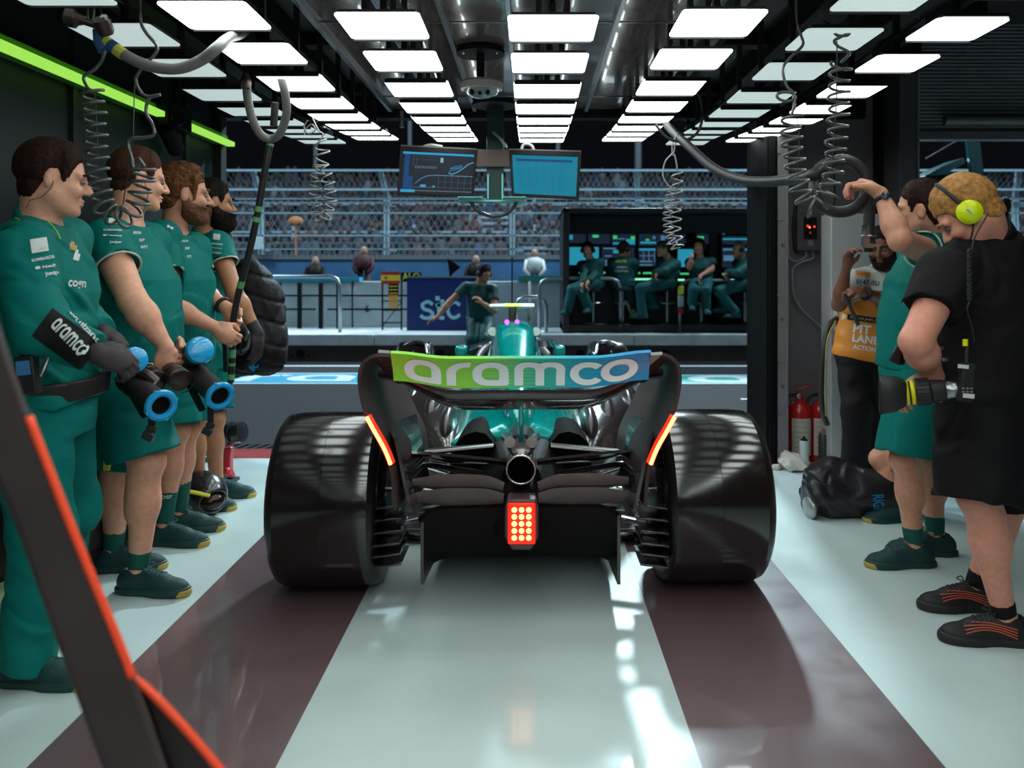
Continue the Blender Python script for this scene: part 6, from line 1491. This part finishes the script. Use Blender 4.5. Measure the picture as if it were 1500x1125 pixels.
ct = MB().tube(coil_path([q3(992,252),q3(992,285),q3(990,310),q3(990,335),q3(992,352),q3(995,362)], 8, .030, seed=3), .0045, 7).tube(coil_path([q3(984,275),q3(980,300),q3(978,325),q3(982,350),q3(990,366)], 11, .026, seed=6), .0042, 7).tube(spline([q3(986,224),q3(975,236),q3(971,255),q3(976,268),q3(984,275)],6), .0042, 7).tube(spline([q3(988,226),q3(991,240),q3(992,252)],6), .0045, 7).tube(spline([q3(992,196),q3(985,212),q3(986,228),q3(989,212),q3(993,198)],6), .004, 6)
single('coil_cable', ct, M_coilp, 'pale coiled cable hanging before the pit stand', 'coil cable', q3(988,225), ang=9)
# --- black corrugated hose on the right
Yh = 3.55; q4 = lambda px, py, Y=Yh: W(px,py,Y)
path = spline([q4(968,168,4.9),q4(985,192,4.7),q4(1010,215,4.5),q4(1045,246,4.3),q4(1085,263,4.1),q4(1125,266,3.9),q4(1165,262,3.7),q4(1190,256),q4(1205,246),q4(1232,234),q4(1255,242),q4(1268,262),q4(1266,290),q4(1248,307),q4(1222,310),q4(1200,298),q4(1193,275),q4(1200,248,3.6),q4(1222,236,3.6),q4(1250,240,3.62),q4(1268,262,3.64),q4(1273,300,3.66),q4(1273,335,3.66)],10)
rad = [.024*(1+.07*(i%2)) for i in range(len(path))]
dh = thing('vent_hose', 'black corrugated hose looped over the raised hand beside the pillar', 'hose', q4(1230,240))
obj('hose', MB().tube(path, .024, 12, radii=rad), M_hoseb, dh, ang=9)
obj('nozzle', MB().lathe(q4(1272,330,3.66), (0,0,-1), [(0,.027),(.06,.027),(.065,.03),(.085,.03),(.09,.022),(.12,.02)], 18), mat('nozzle_black', (.03,.028,.03), .3), dh)
obj('nozzle_clip', MB().torus(q4(1272,346,3.66), (0,0,1), .031, .006, 20, 6).box(q4(1268,352,3.63), (.03,.02,.03)).box(q4(1272,360,3.64), (.04,.03,.02)), M_steel, dh)
hose('cable', 'thin dark cable looping below the right light rows', 'cable', spline([W(960,182,4.6),W(975,200,4.6),W(995,207,4.6),W(1018,198,4.6),W(1028,178,4.6),W(1028,150,4.6),W(1020,132,4.6)],8), .008, M_hoseb, W(995,205,4.6))
# --- looping hose, pole, green tape
gh = thing('air_lance', 'long thin black pole with green tape marks and a looped grey hose', 'pole', q(340,575,3.95))
pp = [W(396,210,3.9),W(388,250,3.9),W(375,325,3.92),W(360,390,3.95),W(347,440,3.98),W(341,480,4.0),W(340,520,4.0),W(338,560,4.0)]
obj('pole', MB().tube(spline(pp,6), .0165, 12), mat('pole_black', (.016,.014,.014), .35), gh)
obj('pole', MB().tube([W(331,470,4.02),W(329,500,4.02),W(331,545,4.02)], .012, 10), mat('pole_black'), gh)
for a, b_, Y in ((205,214,3.9),(306,313,3.92),(319,326,3.92),(414,420,3.96),(512,523,4.0),(530,538,4.0),(548,556,4.0)):
    cv_ = spline(pp,10); A_ = min(cv_, key=lambda p: abs((HY-(p.z-CH)*F/p.y)-a)); B_ = min(cv_, key=lambda p: abs((HY-(p.z-CH)*F/p.y)-b_))
    if (A_-B_).length > .005: obj('tape', MB().tube([A_,B_], .0176, 12), M_green_tape, gh)
obj('tip', MB().cyl(W(338,560,4.0), W(338,582,4.0), .012, n=10), M_steel, gh)
obj('hose', MB().tube(spline([W(361,122,3.7),W(363,145,3.75),W(370,175,3.8),W(382,197,3.85),W(397,203,3.88),W(410,195,3.85),W(419,170,3.8),W(419,145,3.75),W(412,115,3.7),W(404,92,3.7)],8), .0195, 12), M_hoseg, gh, ang=9)
obj('coupling', MB().lathe(W(360,130,3.7), (0,0,1), [(0,.021),(.03,.026),(.05,.02),(.07,.012)], 16), mat('coupling_brown'), gh); obj('coupling_tape', MB().cyl(W(360,128,3.7),W(360,118,3.7), .0215, n=14), mat('tape_amber', (.35,.18,.05), .5), gh)
obj('link', MB().cyl(W(403,150,3.85),W(401,184,3.88), .018, n=10), M_hoseb, gh)
# --- cooling blowers held by the crew
def blower(lab, a, b, lid, lidn, r, lr, strap):
    a, b, lid = V(a), V(b), V(lid); d = (b-a).normalized()
    t = thing('cooling_blower', lab, 'blower', a)
    obj('duct', MB().lathe(a, d, [(0,r*.9),(.01,r),((b-a).length-.01,r*1.04),((b-a).length,r*1.04),((b-a).length,r*.9),((b-a).length-.06,r*.88),((b-a).length-.061,0)], 32, caps=True), mat('duct_brown', (.03,.024,.024), .42), t)
    ri = obj('rim', MB().torus(b, d, r*1.04, .0125, 36, 8), M_blue, t); u, v, _ = basis(d)
    for k in range(4): p = b+(u*math.cos(k*PI/2+.4)+v*math.sin(k*PI/2+.4))*r*1.17; obj('rim_lug', MB().cyl(p-d*.01, p+d*.01, .008, n=8), M_blue, ri)
    lidn = V(lidn).normalized()
    obj('motor_housing', MB().lathe(lid-lidn*.015, -lidn, [(0,lr*.97),(.06,lr*.95),(.10,lr*.7),(.11,.02)], 28), mat('duct_brown'), t)
    obj('lid', MB().lathe(lid, lidn, [(-.02,lr*1.0),(-.012,lr*1.05),(0,lr*1.05),(.012,lr*.98),(.02,lr*.75),(.024,lr*.4),(.025,.001)], 36), M_blue, t)
    s0, s1 = strap; obj('strap', MB().hexa([s0+V((-.012,0,0)),s0+V((.012,0,0)),s0+V((.012,.006,0)),s0+V((-.012,.006,0))],[s1+V((-.012,0,0)),s1+V((.012,0,0)),s1+V((.012,.006,0)),s1+V((-.012,.006,0))]), M_rubber, t)
    obj('buckle', MB().box(s1+V((0,0,.015)), (.034,.014,.02)).box(s1+V((-.012,0,-.012)), (.04,.012,.03), Matrix.Rotation(.5,3,'Y')), M_steel if False else mat('buckle_black', (.03,.03,.03), .25), t, bevel=.003)
    return t
b1 = blower('black cooling blower with blue rim held by the crew member in overalls', W(185,556,3.02), W(236,594,2.80), W(197,527,2.80), (.75,-.62,.22), .042, .043, (W(222,612,2.80),W(222,634,2.80)))
obj('cradle', MB().hexa([W(170,548,3.0),W(182,540,3.0),W(182,540,3.1),W(170,548,3.1)],[W(208,614,2.82),W(216,610,2.82),W(216,610,2.95),W(208,614,2.95)]), M_rubber, b1, bevel=.005)
obj('handle', MB().tube(spline([W(196,545,2.95),W(214,549,2.93),W(228,560,2.93)],6), .02, 10), mat('coupling_brown'), b1)
b2_ = blower('black cooling blower with blue rim held beside the second crew member', W(276,538,3.52), W(322,580,3.30), W(293,513,3.38), (.62,-.72,.28), .046, .055, (W(308,592,3.3),W(308,628,3.3)))
obj('cradle', MB().hexa([W(262,545,3.5),W(270,535,3.5),W(270,535,3.6),W(262,545,3.6)],[W(292,604,3.32),W(302,600,3.32),W(302,600,3.45),W(292,604,3.45)]), M_rubber, b2_, bevel=.005)
for k_, (px, py) in enumerate(((228,558),(264,556))):
    tt = thing('blower_motor', ('ribbed dark motor can below the fist of the second crew member', 'ribbed dark motor can left of the right-hand blower')[k_], 'motor', W(px,py,3.1))
    obj('can', MB().lathe(W(px-16,py-14,3.2), W(px+8,py+8,3.02)-W(px-16,py-14,3.2), [(0,.03),(.02,.036),(.05,.036),(.055,.041),(.075,.041),(.08,.036),(.12,.038),(.125,.043),(.15,.043),(.155,.034)], 26), mat('motor_bronze', (.05,.038,.035), .25, metal=.7), tt)
    obj('band', MB().lathe(W(px+2,py+2,3.06), W(px+8,py+8,3.02)-W(px-16,py-14,3.2), [(0,.0435),(.012,.0435)], 26, caps=False), M_steel, tt)
# --- black quilted cover hanging at the wall end
cov = [EL(W(378,470,5.25), (.17,.17,.34), None, k=.1), EL(W(360,430,5.25), (.12,.15,.22), None, k=.12), EL(W(392,510,5.2), (.12,.16,.16), None, k=.1), EL(W(350,520,5.3), (.13,.15,.14), None, k=.1), EL(W(345,470,5.3), (.12,.16,.3), None, k=.1)]
single('equipment_bag', sdf_mesh(cov, .011, disp=lambda p: wrinkles(31,.012,26)(p)-.012*np.exp(-((np.sin(p[:,2]*24+p[:,0]*9))/.22)**2)), mat('bag_black', (.010,.007,.008), .65, spec=.2, bump=.3, bscale=60), 'black quilted bag bulging from behind the bearded crew member', 'bag', W(378,545,5.25))
tagb = MB(); plane_text(tagb, 'BC', W(372,537,4.95), (.7,0,.7), (-.7,0,.7), .05, .04, bold=.02); single('bag_mark', tagb, M_blue, 'small blue mark low on the black quilted bag', 'label', W(372,537,4.95))
single('bag_hook', MB().tube(spline([(WXL+.02,5.5,1.75),(WXL+.2,5.4,1.72),(W(352,430,5.3).x,5.3,1.3)],6), .015, 8), M_rubber, 'black strap holding the quilted bag to the wall end', 'strap', (WXL,5.5,1.7))
# --- helmet, wheel gun and red stand on the floor behind the crew
hl = thing('helmet', 'black helmet with yellow band lying on the floor between crew shoes', 'helmet', G(290,758))
hc = G(289,756)+V((-.01,.06,.115)); hs_ = [EL(hc, (.135,.12,.115)), EL(hc+V((.06,-.04,-.02)), (.1,.1,.09), k=.04), EL(hc+V((.12,-.09,-.03)), (.075,.07,.05), op='s', k=.02)]
obj('shell', sdf_mesh(hs_, .007), mat('helmet_black', (.02,.014,.016), .25, coat=.6), hl); obj('visor', MB().ell(hc+V((.075,-.06,-.03)), (.085,.075,.055)), mat('visor_gloss', (.03,.018,.016), .08, metal=.6), hl)
bn = MB().tube(spline([hc+V((-.12,-.075,.01)), hc+V((-.06,-.13,.045)), hc+V((.02,-.14,.035)), hc+V((.1,-.115,.01))],8), .011, 6); obj('band', bn, mat('letter_yellow'), hl)
wg = thing('wheel_gun', 'black and red wheel gun standing by the left wall end near the pit lane', 'tool', G(335,700))
gw = W(336,637,5.15)
obj('motor', MB().lathe(gw+V((-.1,.02,0)), (1,-.25,.12), [(0,.05),(.02,.058),(.1,.062),(.105,.07),(.13,.07),(.135,.05),(.15,.064),(.2,.064),(.205,.04)], 24), mat('gun_black', (.02,.02,.022), .25, coat=.4), wg)
obj('grip', MB().loft([[W(px+dx,py,5.15)+V((0,dy,0)) for dx,dy in ((-9,-.03),(9,-.03),(9,.04),(-9,.04))] for px,py in ((332,655),(330,672),(330,690),(334,699))]), mat('gun_red', (.45,.02,.03), .35), wg, bevel=.01); obj('knob', MB().ell(W(332,691,5.08), .028), mat('gun_red'), wg)
obj('foot', MB().b2((gw.x-.1,5.1,0),(gw.x+.05,5.2,.02)).b2((gw.x-.05,5.13,.0),(gw.x-.02,5.17,.12)), M_rubber, wg, bevel=.004)
# dark trolley along the left wall with yellow strip
tr = thing('equipment_trolley', 'tall dark trolley with yellow edge strip behind the first two crew members', 'trolley', (WXL+.1,3.9,0))
obj('cabinet', MB().b2((WXL+.03,3.35,.06),(WXL+.36,3.95,.82)), mat('trolley_black', (.012,.011,.013), .5), tr, bevel=.01)
obj('drawer', MB().b2((WXL+.36,3.38,.12),(WXL+.368,3.92,.42)), M_dark, tr, bevel=.003); obj('drawer', MB().b2((WXL+.36,3.38,.45),(WXL+.368,3.92,.78)), M_dark, tr, bevel=.003)
A_, B_ = W(151,690,3.36), W(154,622,3.36); obj('yellow_strip', MB().hexa([A_,A_+V((.02,0,0)),A_+V((.02,.02,0)),A_+V((0,.02,0))],[B_,B_+V((.035,0,0)),B_+V((.035,.02,0)),B_+V((0,.02,0))]), mat('letter_yellow'), tr)
for y in (3.42,3.88): obj('caster', MB().cyl((WXL+.3,y,.03),(WXL+.34,y,.03),.03,n=14), M_rubber, tr)
hose('air_hose', 'blue air hose lying on the floor behind the crew shoes', 'hose', spline([G(140,800)+V((0,0,.012)),W(232,760,3.95)+V((0,.1,0)),W(222,740,4.0),W(212,765,3.95),G(205,800)+V((.05,.3,.02))],8), .011, mat('tape_blue'), G(200,800))
# --- video camera
vc = thing('video_camera', 'black video camera with yellow lens ring held at the hip of the camera operator', 'camera', W(1340,575,2.72))
La, Lb = W(1304,577,2.79), W(1394,571,2.72); d_ = (Lb-La).normalized(); k_ = (Lb-La).length
def seg(name, t0, t1, r0, r1, m, n=28): return obj(name, MB().lathe(La+d_*k_*t0, d_, [(0,r0*.92),(.004,r0),(k_*(t1-t0)-.004,r1),(k_*(t1-t0),r1*.92)], n), m, vc)
u_, v_, _ = basis(d_)
hd = [[La+d_*dd+V((0,0,1))*zz*s_+d_.cross(V((0,0,1)))*xx*s_ for xx, zz in ((-.055,-.052),(-.062,-.035),(-.062,.035),(-.055,.052),(.055,.052),(.062,.035),(.062,-.035),(.055,-.052))] for dd, s_ in ((-.035,1.12),(-.03,1.15),(.015,1.05),(.05,.75))]
obj('lens_hood', MB().loft(hd), mat('hood_black', (.014,.011,.012), .4), vc, bevel=.004); obj('front_glass', MB().lathe(La-d_*.037, d_, [(0,.04),(.001,0)], 24), mat('visor_gloss'), vc)
seg('barrel', .12,.24,.036,.038, M_rubber); seg('yellow_ring', .24,.31,.041,.041, mat('ring_yellow', (.70,.62,.0), .4)); seg('zoom_ring', .31,.34,.039,.039, M_rubber); seg('yellow_ring', .34,.41,.042,.042, mat('ring_yellow'))
seg('focus_ring', .41,.66,.044,.044, mat('ring_rubber', (.02,.018,.018), .5)); seg('rear_ring', .66,.9,.039,.036, M_rubber); seg('mount', .9,1.1,.03,.03, M_steel)
rbm = MB()
for i in range(20): a = 2*PI*i/20; p = (u_*math.cos(a)+v_*math.sin(a))*.0445; rbm.box(La+d_*k_*.52+p, (.004,.004,.004)); rbm.tube([La+d_*k_*.43+p, La+d_*k_*.64+p], .0028, 5)
obj('grip_rib', rbm, M_rubber, vc, kind='stuff')
obj('body', MB().box(W(1402,545,3.02), (.12,.2,.15), Matrix.Rotation(-.5,3,'Z')), mat('hood_black'), vc, bevel=.012)
obj('top_handle', MB().tube(spline([W(1360,520,2.98),W(1378,498,2.98),W(1402,500,3.0),W(1410,520,3.0)],6), .016, 10), mat('hood_black'), vc)
obj('viewfinder', MB().hexa([W(1301,528,2.80),W(1312,507,2.80),W(1325,500,2.80),W(1318,536,2.80)],[W(1308,528,2.90),W(1318,507,2.92),W(1332,500,2.92),W(1325,536,2.92)]), mat('hood_black'), vc, bevel=.006)
obj('viewfinder_arm', MB().tube([W(1320,520,2.88),W(1345,528,2.9),W(1375,530,2.95)], .02, 10), mat('hood_black'), vc); obj('eyecup', MB().ell(W(1338,520,2.86), (.035,.04,.035)), M_rubber, vc)
for px, py in ((1370,517),(1384,527),(1378,510)): obj('switch', MB().box(W(px,py,2.86), (.018,.01,.012)), M_steel, vc, bevel=.002)
obj('record_lamp', MB().ell(W(1378,587,2.8), .005), emis('lamp_red', (.8,.05,.1), 1.5), vc)
# radio on the operator's hip
ro = thing('radio', 'black two-way radio with white labels on the hip of the camera operator', 'radio', W(1414,560,2.66))
rc = W(1415,560,2.68); obj('body', MB().box(rc, (.042,.03,.125), Matrix.Rotation(.1,3,'Y')), M_rubber, ro, bevel=.005); obj('antenna', MB().cyl(W(1416,532,2.68), W(1416,498,2.69), .006, n=10), M_rubber, ro); obj('antenna_tip', MB().cyl(W(1414,507,2.688), W(1414,497,2.69), .0085, n=12), mat('ring_yellow'), ro)
obj('label', MB().box(W(1411,537,2.655), (.034,.004,.012), Matrix.Rotation(.1,3,'Y')), mat('label_white'), ro); obj('label', MB().box(W(1419,580,2.655), (.036,.004,.014), Matrix.Rotation(.1,3,'Y')), mat('label_white'), ro)
kp = MB()
for i in range(3):
    for j in range(2): kp.box(W(1411+i*6,569+j*5,2.655), (.007,.004,.005))
obj('keypad', kp, mat('key_grey', (.2,.2,.2), .5), ro, smooth=False)
# --- things by the pillar
eb = thing('control_box', 'grey electrical box with red indicator lamps on the pillar', 'control box', W(1185,340,5.9))
A_, B_ = W(1168,367,5.82), W(1203,312,5.82); obj('case', MB().b2((A_.x,5.82,A_.z),(B_.x,5.92,B_.z)), mat('box_grey', (.10,.09,.095), .45), eb, bevel=.006)
A_, B_ = W(1178,350,5.81), W(1197,318,5.81); obj('panel', MB().b2((A_.x,5.812,A_.z),(B_.x,5.822,B_.z)), M_black, eb)
for px, py, m in ((1183,331,'lamp_red2'),(1186,333,'lamp_amber'),(1193,332,'lamp_red2'),(1187,341,'lamp_dim')): obj('indicator_lamp', MB().ell(W(px,py,5.81), .008, n=8, m=6), {'lamp_red2': emis('lamp_red2', (1,.03,.02), 2.), 'lamp_amber': emis('lamp_amber', (1,.4,.05), 1.5), 'lamp_dim': emis('lamp_dim', (.5,.02,.02), .8)}[m], eb)
obj('label', MB().b2((W(1183,0,5.82).x,5.815,W(0,360,5.82).z),(W(1191,0,5.82).x,5.82,W(0,352,5.82).z)), mat('sticker_grey', (.2,.21,.22), .5), eb)
hose('cable', 'white looping cable under the electrical box on the pillar', 'cable', spline([W(1190,367,5.86),W(1191,378,5.86),W(1176,383,5.86),W(1163,392,5.86),W(1161,410,5.86),W(1163,432,5.86),W(1176,455,5.86),W(1198,475,5.86),W(1214,488,5.45)],8), .008, mat('cable_white', (.32,.31,.32), .5), W(1163,410,5.86))
hose('cable', 'second white cable crossing beneath the electrical box', 'cable', spline([W(1180,367,5.87),W(1180,376,5.87),W(1165,383,5.87),W(1155,376,5.87),W(1155,365,5.87)],8), .008, mat('cable_white'), W(1170,380,5.87))
hose('cable', 'black cable running up the pillar behind the electrical box', 'cable', spline([W(1166,300,5.88),W(1163,330,5.88),W(1165,365,5.88),W(1170,370,5.88)],6), .012, M_hoseb, W(1165,340,5.88))
hose('air_hose', 'thick black and yellow hose curving down beside the red fire extinguishers', 'hose', spline([W(1226,466,5.33),W(1214,478,5.3),W(1207,510,5.28),W(1204,545,5.28),W(1203,580,5.28),W(1206,605,5.28),W(1212,622,5.3)],8), .018, mat('hose_dark', (.03,.028,.024), .4), W(1206,560,5.3))
hose('cable', 'thin yellow cable strapped along the thick black hose', 'cable', spline([W(1224,470,5.3),W(1212,500,5.26),W(1209,560,5.26),W(1210,610,5.26)],8), .006, mat('cable_tan', (.32,.27,.13), .5), W(1209,560,5.26))
sk_ = thing('socket', 'white wall socket with a red plug on the pale pillar face', 'socket', W(1230,475,5.38))
A_, B_ = W(1224,485,5.34), W(1242,456,5.34); obj('case', MB().b2((A_.x,5.33,A_.z),(B_.x,5.385,B_.z)), M_white, sk_, bevel=.006); A_, B_ = W(1232,493,5.33), W(1240,477,5.33); obj('plug', MB().b2((A_.x,5.29,A_.z),(B_.x,5.36,B_.z)), mat('plug_red', (.40,.02,.02), .4), sk_, bevel=.006)
def extinguisher(px, lab, hose_side):
    x = W(px,0,5.7).x; Y = 5.7; t = thing('fire_extinguisher', lab, 'fire extinguisher', (x,Y,0), 'fire extinguishers by the pillar'); r = .082
    obj('cylinder', MB().lathe((x,Y,.0), (0,0,1), [(0,r*.92),(.01,r),(.34,r),(.375,r*.93),(.40,r*.75),(.42,r*.45),(.425,.025),(.45,.025)], 32), mat('extinguisher_red', (.42,.012,.012), .25, coat=.5), t)
    lb = MB(); n_ = 20
    R_ = [[V((x+(r+.0015)*math.sin(a), Y-(r+.0015)*math.cos(a), z)) for a in [-.95+1.75*i/n_ for i in range(n_+1)]] for z in (.055,.31)]
    lb.loft(R_, closed=False); obj('label', lb, mat('label_cream', (.50,.46,.40), .5), t)
    tx = MB()
    for k in range(6):
        z = .29-k*.035; R_ = [[V((x+(r+.003)*math.sin(a), Y-(r+.003)*math.cos(a), zz)) for a in [-.75+(1.0+.25*((k*7)%3))*i/10 for i in range(11)]] for zz in (z-.006,z)]; tx.loft(R_, closed=False)
    obj('label_lines', tx, mat('label_text', (.34,.28,.24), .6), t)
    obj('valve', MB().cyl((x,Y,.44),(x,Y,.48),.018,n=12), M_steel, t); obj('lever', MB().hexa([(x-.02,Y-.01,.48),(x-.02,Y+.01,.48),(x-.02,Y+.01,.5),(x-.02,Y-.01,.5)],[(x+.09,Y-.01,.53),(x+.09,Y+.01,.53),(x+.09,Y+.01,.54),(x+.09,Y-.01,.54)]).hexa([(x-.02,Y-.01,.46),(x-.02,Y+.01,.46),(x-.02,Y+.01,.47),(x-.02,Y-.01,.47)],[(x+.08,Y-.01,.44),(x+.08,Y+.01,.44),(x+.08,Y+.01,.45),(x+.08,Y-.01,.45)]), mat('extinguisher_red'), t, bevel=.003)
    obj('gauge', MB().lathe((x-.01,Y-.02,.455), (0,-1,0), [(0,.016),(.01,.016),(.012,.012)], 14), M_alu, t)
    obj('hose', MB().tube(spline([(x-.02,Y,.465),(x-.075,Y-.01,.455),(x-.1,Y-.01,.40),(x-.102,Y-.01,.25),(x-.1,Y-.01,.1)],6), .011, 8), M_rubber, t)
extinguisher(1171,'red fire extinguisher with cream label, left of the pair by the pillar',1); extinguisher(1203,'red fire extinguisher half hidden by the spray cans, right of the pair',1)
single('rag', sdf_mesh([EL(G(1162,690)+V((0,.02,.05)), (.075,.06,.06), k=.03), EL(G(1168,690)+V((0,.0,.03)), (.08,.06,.035), k=.03), EL(G(1155,690)+V((0,.05,.06)), (.04,.05,.06), k=.03)], .007, disp=wrinkles(8,.016,85)), mat('rag_white', (.50,.46,.43), .8), 'crumpled white rag on the floor before the left fire extinguisher', 'rag', G(1162,690))
single('paper_scrap', sdf_mesh([EL(G(1137,688)+V((0,0,.015)), (.035,.03,.022))], .006, disp=wrinkles(9,.006,90)), mat('rag_white'), 'small white scrap at the foot of the grey pillar edge', 'scrap', G(1137,688))
def can(px, py, h, r, m, mt, lab):
    p = G(px,py); t = thing('spray_can', lab, 'can', p); obj('body', MB().lathe(p, (0,0,1), [(0,r*.95),(.005,r),(h*.82,r),(h*.86,r*.8)], 22), m, t); obj('nozzle', MB().lathe(p+V((0,0,h*.86)), (0,0,1), [(0,r*.75),(h*.04,r*.75),(h*.05,.008),(h*.12,.008)], 14), mt, t)
can(1178,690,.235,.03,mat('can_silver', (.42,.45,.46), .35),M_black,'pale grey spray can standing before the left fire extinguisher'); can(1206,686,.27,.032,mat('can_black', (.03,.028,.03), .4),M_steel,'tall black canister standing before the right fire extinguisher')
# --- wheel bag lying on the floor
bg = thing('wheel_bag', 'black gathered bag with blue lettering lying on the floor by the pillar', 'bag', G(1250,757))
g0 = W(1250,720,4.42); bp = [RC(W(1212,722,4.45), W(1310,722,4.42), .135,.125, k=.06), EL(W(1222,707,4.5), (.13,.14,.14), k=.06), EL(W(1196,716,4.45), (.06,.12,.10), k=.05), EL(W(1188,735,4.42), (.03,.1,.085), k=.03), EL(W(1195,698,4.45), (.05,.09,.06), k=.04), FN(lambda p: (p[:,2]*-1+.004), g0, 1, op='i')]
bo = obj('sack', sdf_mesh(bp, .008, disp=lambda p: wrinkles(12,.012,34)(p)*np.clip(1.6-(p[:,0]-1.52)*5.,.15,1.)), mat('sack_black', (.016,.013,.017), .38, bump=.1, bscale=90), bg)
obj('lining', MB().ell(W(1186,742,4.40), (.028,.085,.065)), mat('lining_silver', (.34,.34,.35), .35, metal=.5), bg)
decal('lettering', bo, W(1287,742,4.2), V((.05,0,-1)), V((1,0,.05)), .125, .06, mat('letter_blue', (.01,.20,.38), .5), bo, s='RIGHT', bold=.02, off=.003)
obj('drawcord', MB().tube(spline([W(1180,690,4.33),W(1200,705,4.31),W(1215,712,4.3),W(1222,716,4.3)],6), .005, 6), M_rubber, bg)
# --- stored wing in the next bay
sw = thing('stored_wing', 'teal racing wing assembly standing upright in the dark next bay', 'wing', W(1430,300,7.2)); Yw = 7.2
def plate(name, pts, m, th=.05, Y=Yw): return obj(name, MB().loft([[W(a,b,Y) for a,b in pts],[W(a,b,Y)+V((0,th,0)) for a,b in pts]]), m, sw, bevel=.008)
plate('endplate', [(1415,187),(1434,187),(1437,210),(1444,270),(1446,420),(1430,420),(1424,260),(1418,215)], mat('wing_teal', (.0,.10,.11), .25, coat=.6)); plate('wing_element', [(1355,258),(1380,244),(1411,231),(1416,236),(1412,240),(1393,250),(1393,256),(1356,257)], mat('wing_teal'), .3)
plate('wing_element', [(1376,273),(1394,269),(1412,267),(1412,272),(1394,275),(1377,277)], mat('wing_teal'), .3); plate('wing_element', [(1356,258),(1393,257),(1420,262),(1424,285),(1376,275)], mat('wing_dark', (.006,.016,.02), .3), .2, Yw+.1)
obj('edge_strip', MB().b2(W(1440,271,Yw-.01),W(1443.5,258,Yw+.02)), mat('wing_white', (.4,.45,.45), .4), sw); obj('stay_wire', MB().cyl(W(1356,232,Yw),W(1414,199,Yw),.006,n=6), M_alu, sw); obj('sponsor_print', plane_text(MB(), 'COGNIZANT', W(1380,248,Yw-.008), (1,0,.28), (-.28,0,1), .12, .03), mat('print_faint', (.05,.16,.18), .5), sw)
obj('foot', MB().b2((W(1425,0,Yw).x-.05,Yw-.2,0),(W(1450,0,Yw).x+.05,Yw+.3,.05)).b2((W(1436,0,Yw).x,Yw,.0),(W(1442,0,Yw).x,Yw+.05,1.25)), M_black, sw, bevel=.006)
single('track_cone_lamp', MB().ell(W(1473,300,8), (.05,.05,.08)).cyl(W(1473,310,8),W(1473,860,8),.03), M_black, 'dark post with a rounded head beyond the camera operator', 'post', (W(1473,300,8).x,8,0))
# --- nearest foreground stand, out of focus
fs = thing('barrier_stand', 'dark padded slanting bar with a bright red-orange plastic edge in the near left corner', 'barrier', (-.62,1.0,0))
Yn = 1.02
def bar(name, pts, m, d=.05, Y=Yn, bev=.008): return obj(name, MB().loft([[W(a,b,Y) for a,b in pts],[W(a,b,Y+d)+V((.0,0,0)) for a,b in pts]][::-1]), m, fs, bevel=bev)
M_pad = mat('pad_brown', (.05,.036,.035), .6, noise=.2, nscale=12)
bar('upright', [(-70,380),(-18,420),(20,540),(60,650),(110,770),(160,895),(200,1000),(262,1170),(330,1400),(250,1400),(150,1125),(90,960),(30,790),(-40,620)], M_pad, .06)
bar('lower_brace', [(196,985),(222,1012),(272,1068),(345,1150),(420,1250),(330,1400),(262,1170)], mat('pad_dark', (.028,.022,.022), .6), .06, Yn+.03)
M_redge = mat('edge_red', (.95,.075,.02), .45)
def edge(pts, w_, Y):
    s_ = spline([W(a,b,Y) for a,b in pts],6); obj('red_edge', MB().tube(s_, w_, 8), M_redge, fs, ang=9)
edge([(42,610),(75,695),(110,785),(145,870),(180,955),(194,992)], .0052, Yn+.0); edge([(194,992),(222,1015),(265,1060),(318,1122),(380,1200)], .0052, Yn+.02)
obj('base', MB().b2((-.62,.95,0),(-.2,1.12,.03)).b2((-.47,1.02,.03),(-.40,1.08,.45)), M_rubber, fs, bevel=.006)
# ------------------------------------------------------------------ light and camera
wd = bpy.data.worlds.new('night'); SC.world = wd; wd.use_nodes = True
bgn = wd.node_tree.nodes['Background']; bgn.inputs[0].default_value = (.30,.34,.48,1); bgn.inputs[1].default_value = .010
def flood(loc, tgt, power, size, col):
    l = bpy.data.lights.new('floodlight', 'AREA'); l.energy = power; l.size = size; l.color = col
    o = bpy.data.objects.new('floodlight', l); COL.objects.link(o); o.location = loc
    o.rotation_euler = (V(tgt)-V(loc)).to_track_quat('-Z','Y').to_euler(); return o
flood((-9,11,10.5),(-2,12.8,.4), 800, 2.5, (.62,.86,1))      # pit lane floods over the garage roof
flood((8,11,10.5),(3,12.8,.4), 800, 2.5, (.62,.86,1))
flood((3.7,26,15.2), (0,3,0), 5800, 1.4, (.70,.93,1))         # track mast shining into the garage mouth
flood((-16,17,16),(-6,25.5,2.5), 3500, 3, (.6,.85,1))        # track floods
flood((12,17,16),(6,25.5,2.5), 3500, 3, (.6,.85,1))
cam = bpy.data.cameras.new('camera'); co = bpy.data.objects.new('camera', cam); COL.objects.link(co); SC.camera = co
co.location = (0,0,CH); co.rotation_euler = (PI/2,0,0)
cam.sensor_width = 36; cam.lens = F/1500*36; cam.shift_x = (750-CX)/1500; cam.shift_y = -(562.5-HY)/1500
cam.clip_start = .05; cam.clip_end = 200
cam.dof.use_dof = True; cam.dof.focus_distance = 3.4; cam.dof.aperture_fstop = 2.8
vs_ = SC.view_settings; vs_.view_transform = 'Standard'; vs_.look = 'None'; vs_.exposure = 0; vs_.gamma = 1; vs_.use_curve_mapping = False
SC.cycles.use_denoising = True
SC.cycles.max_bounces = 6; SC.cycles.diffuse_bounces = 3; SC.cycles.glossy_bounces = 3; SC.cycles.sample_clamp_indirect = 6; SC.cycles.caustics_reflective = False; SC.cycles.caustics_refractive = False
SC.cycles.use_adaptive_sampling = True; SC.cycles.adaptive_threshold = .02
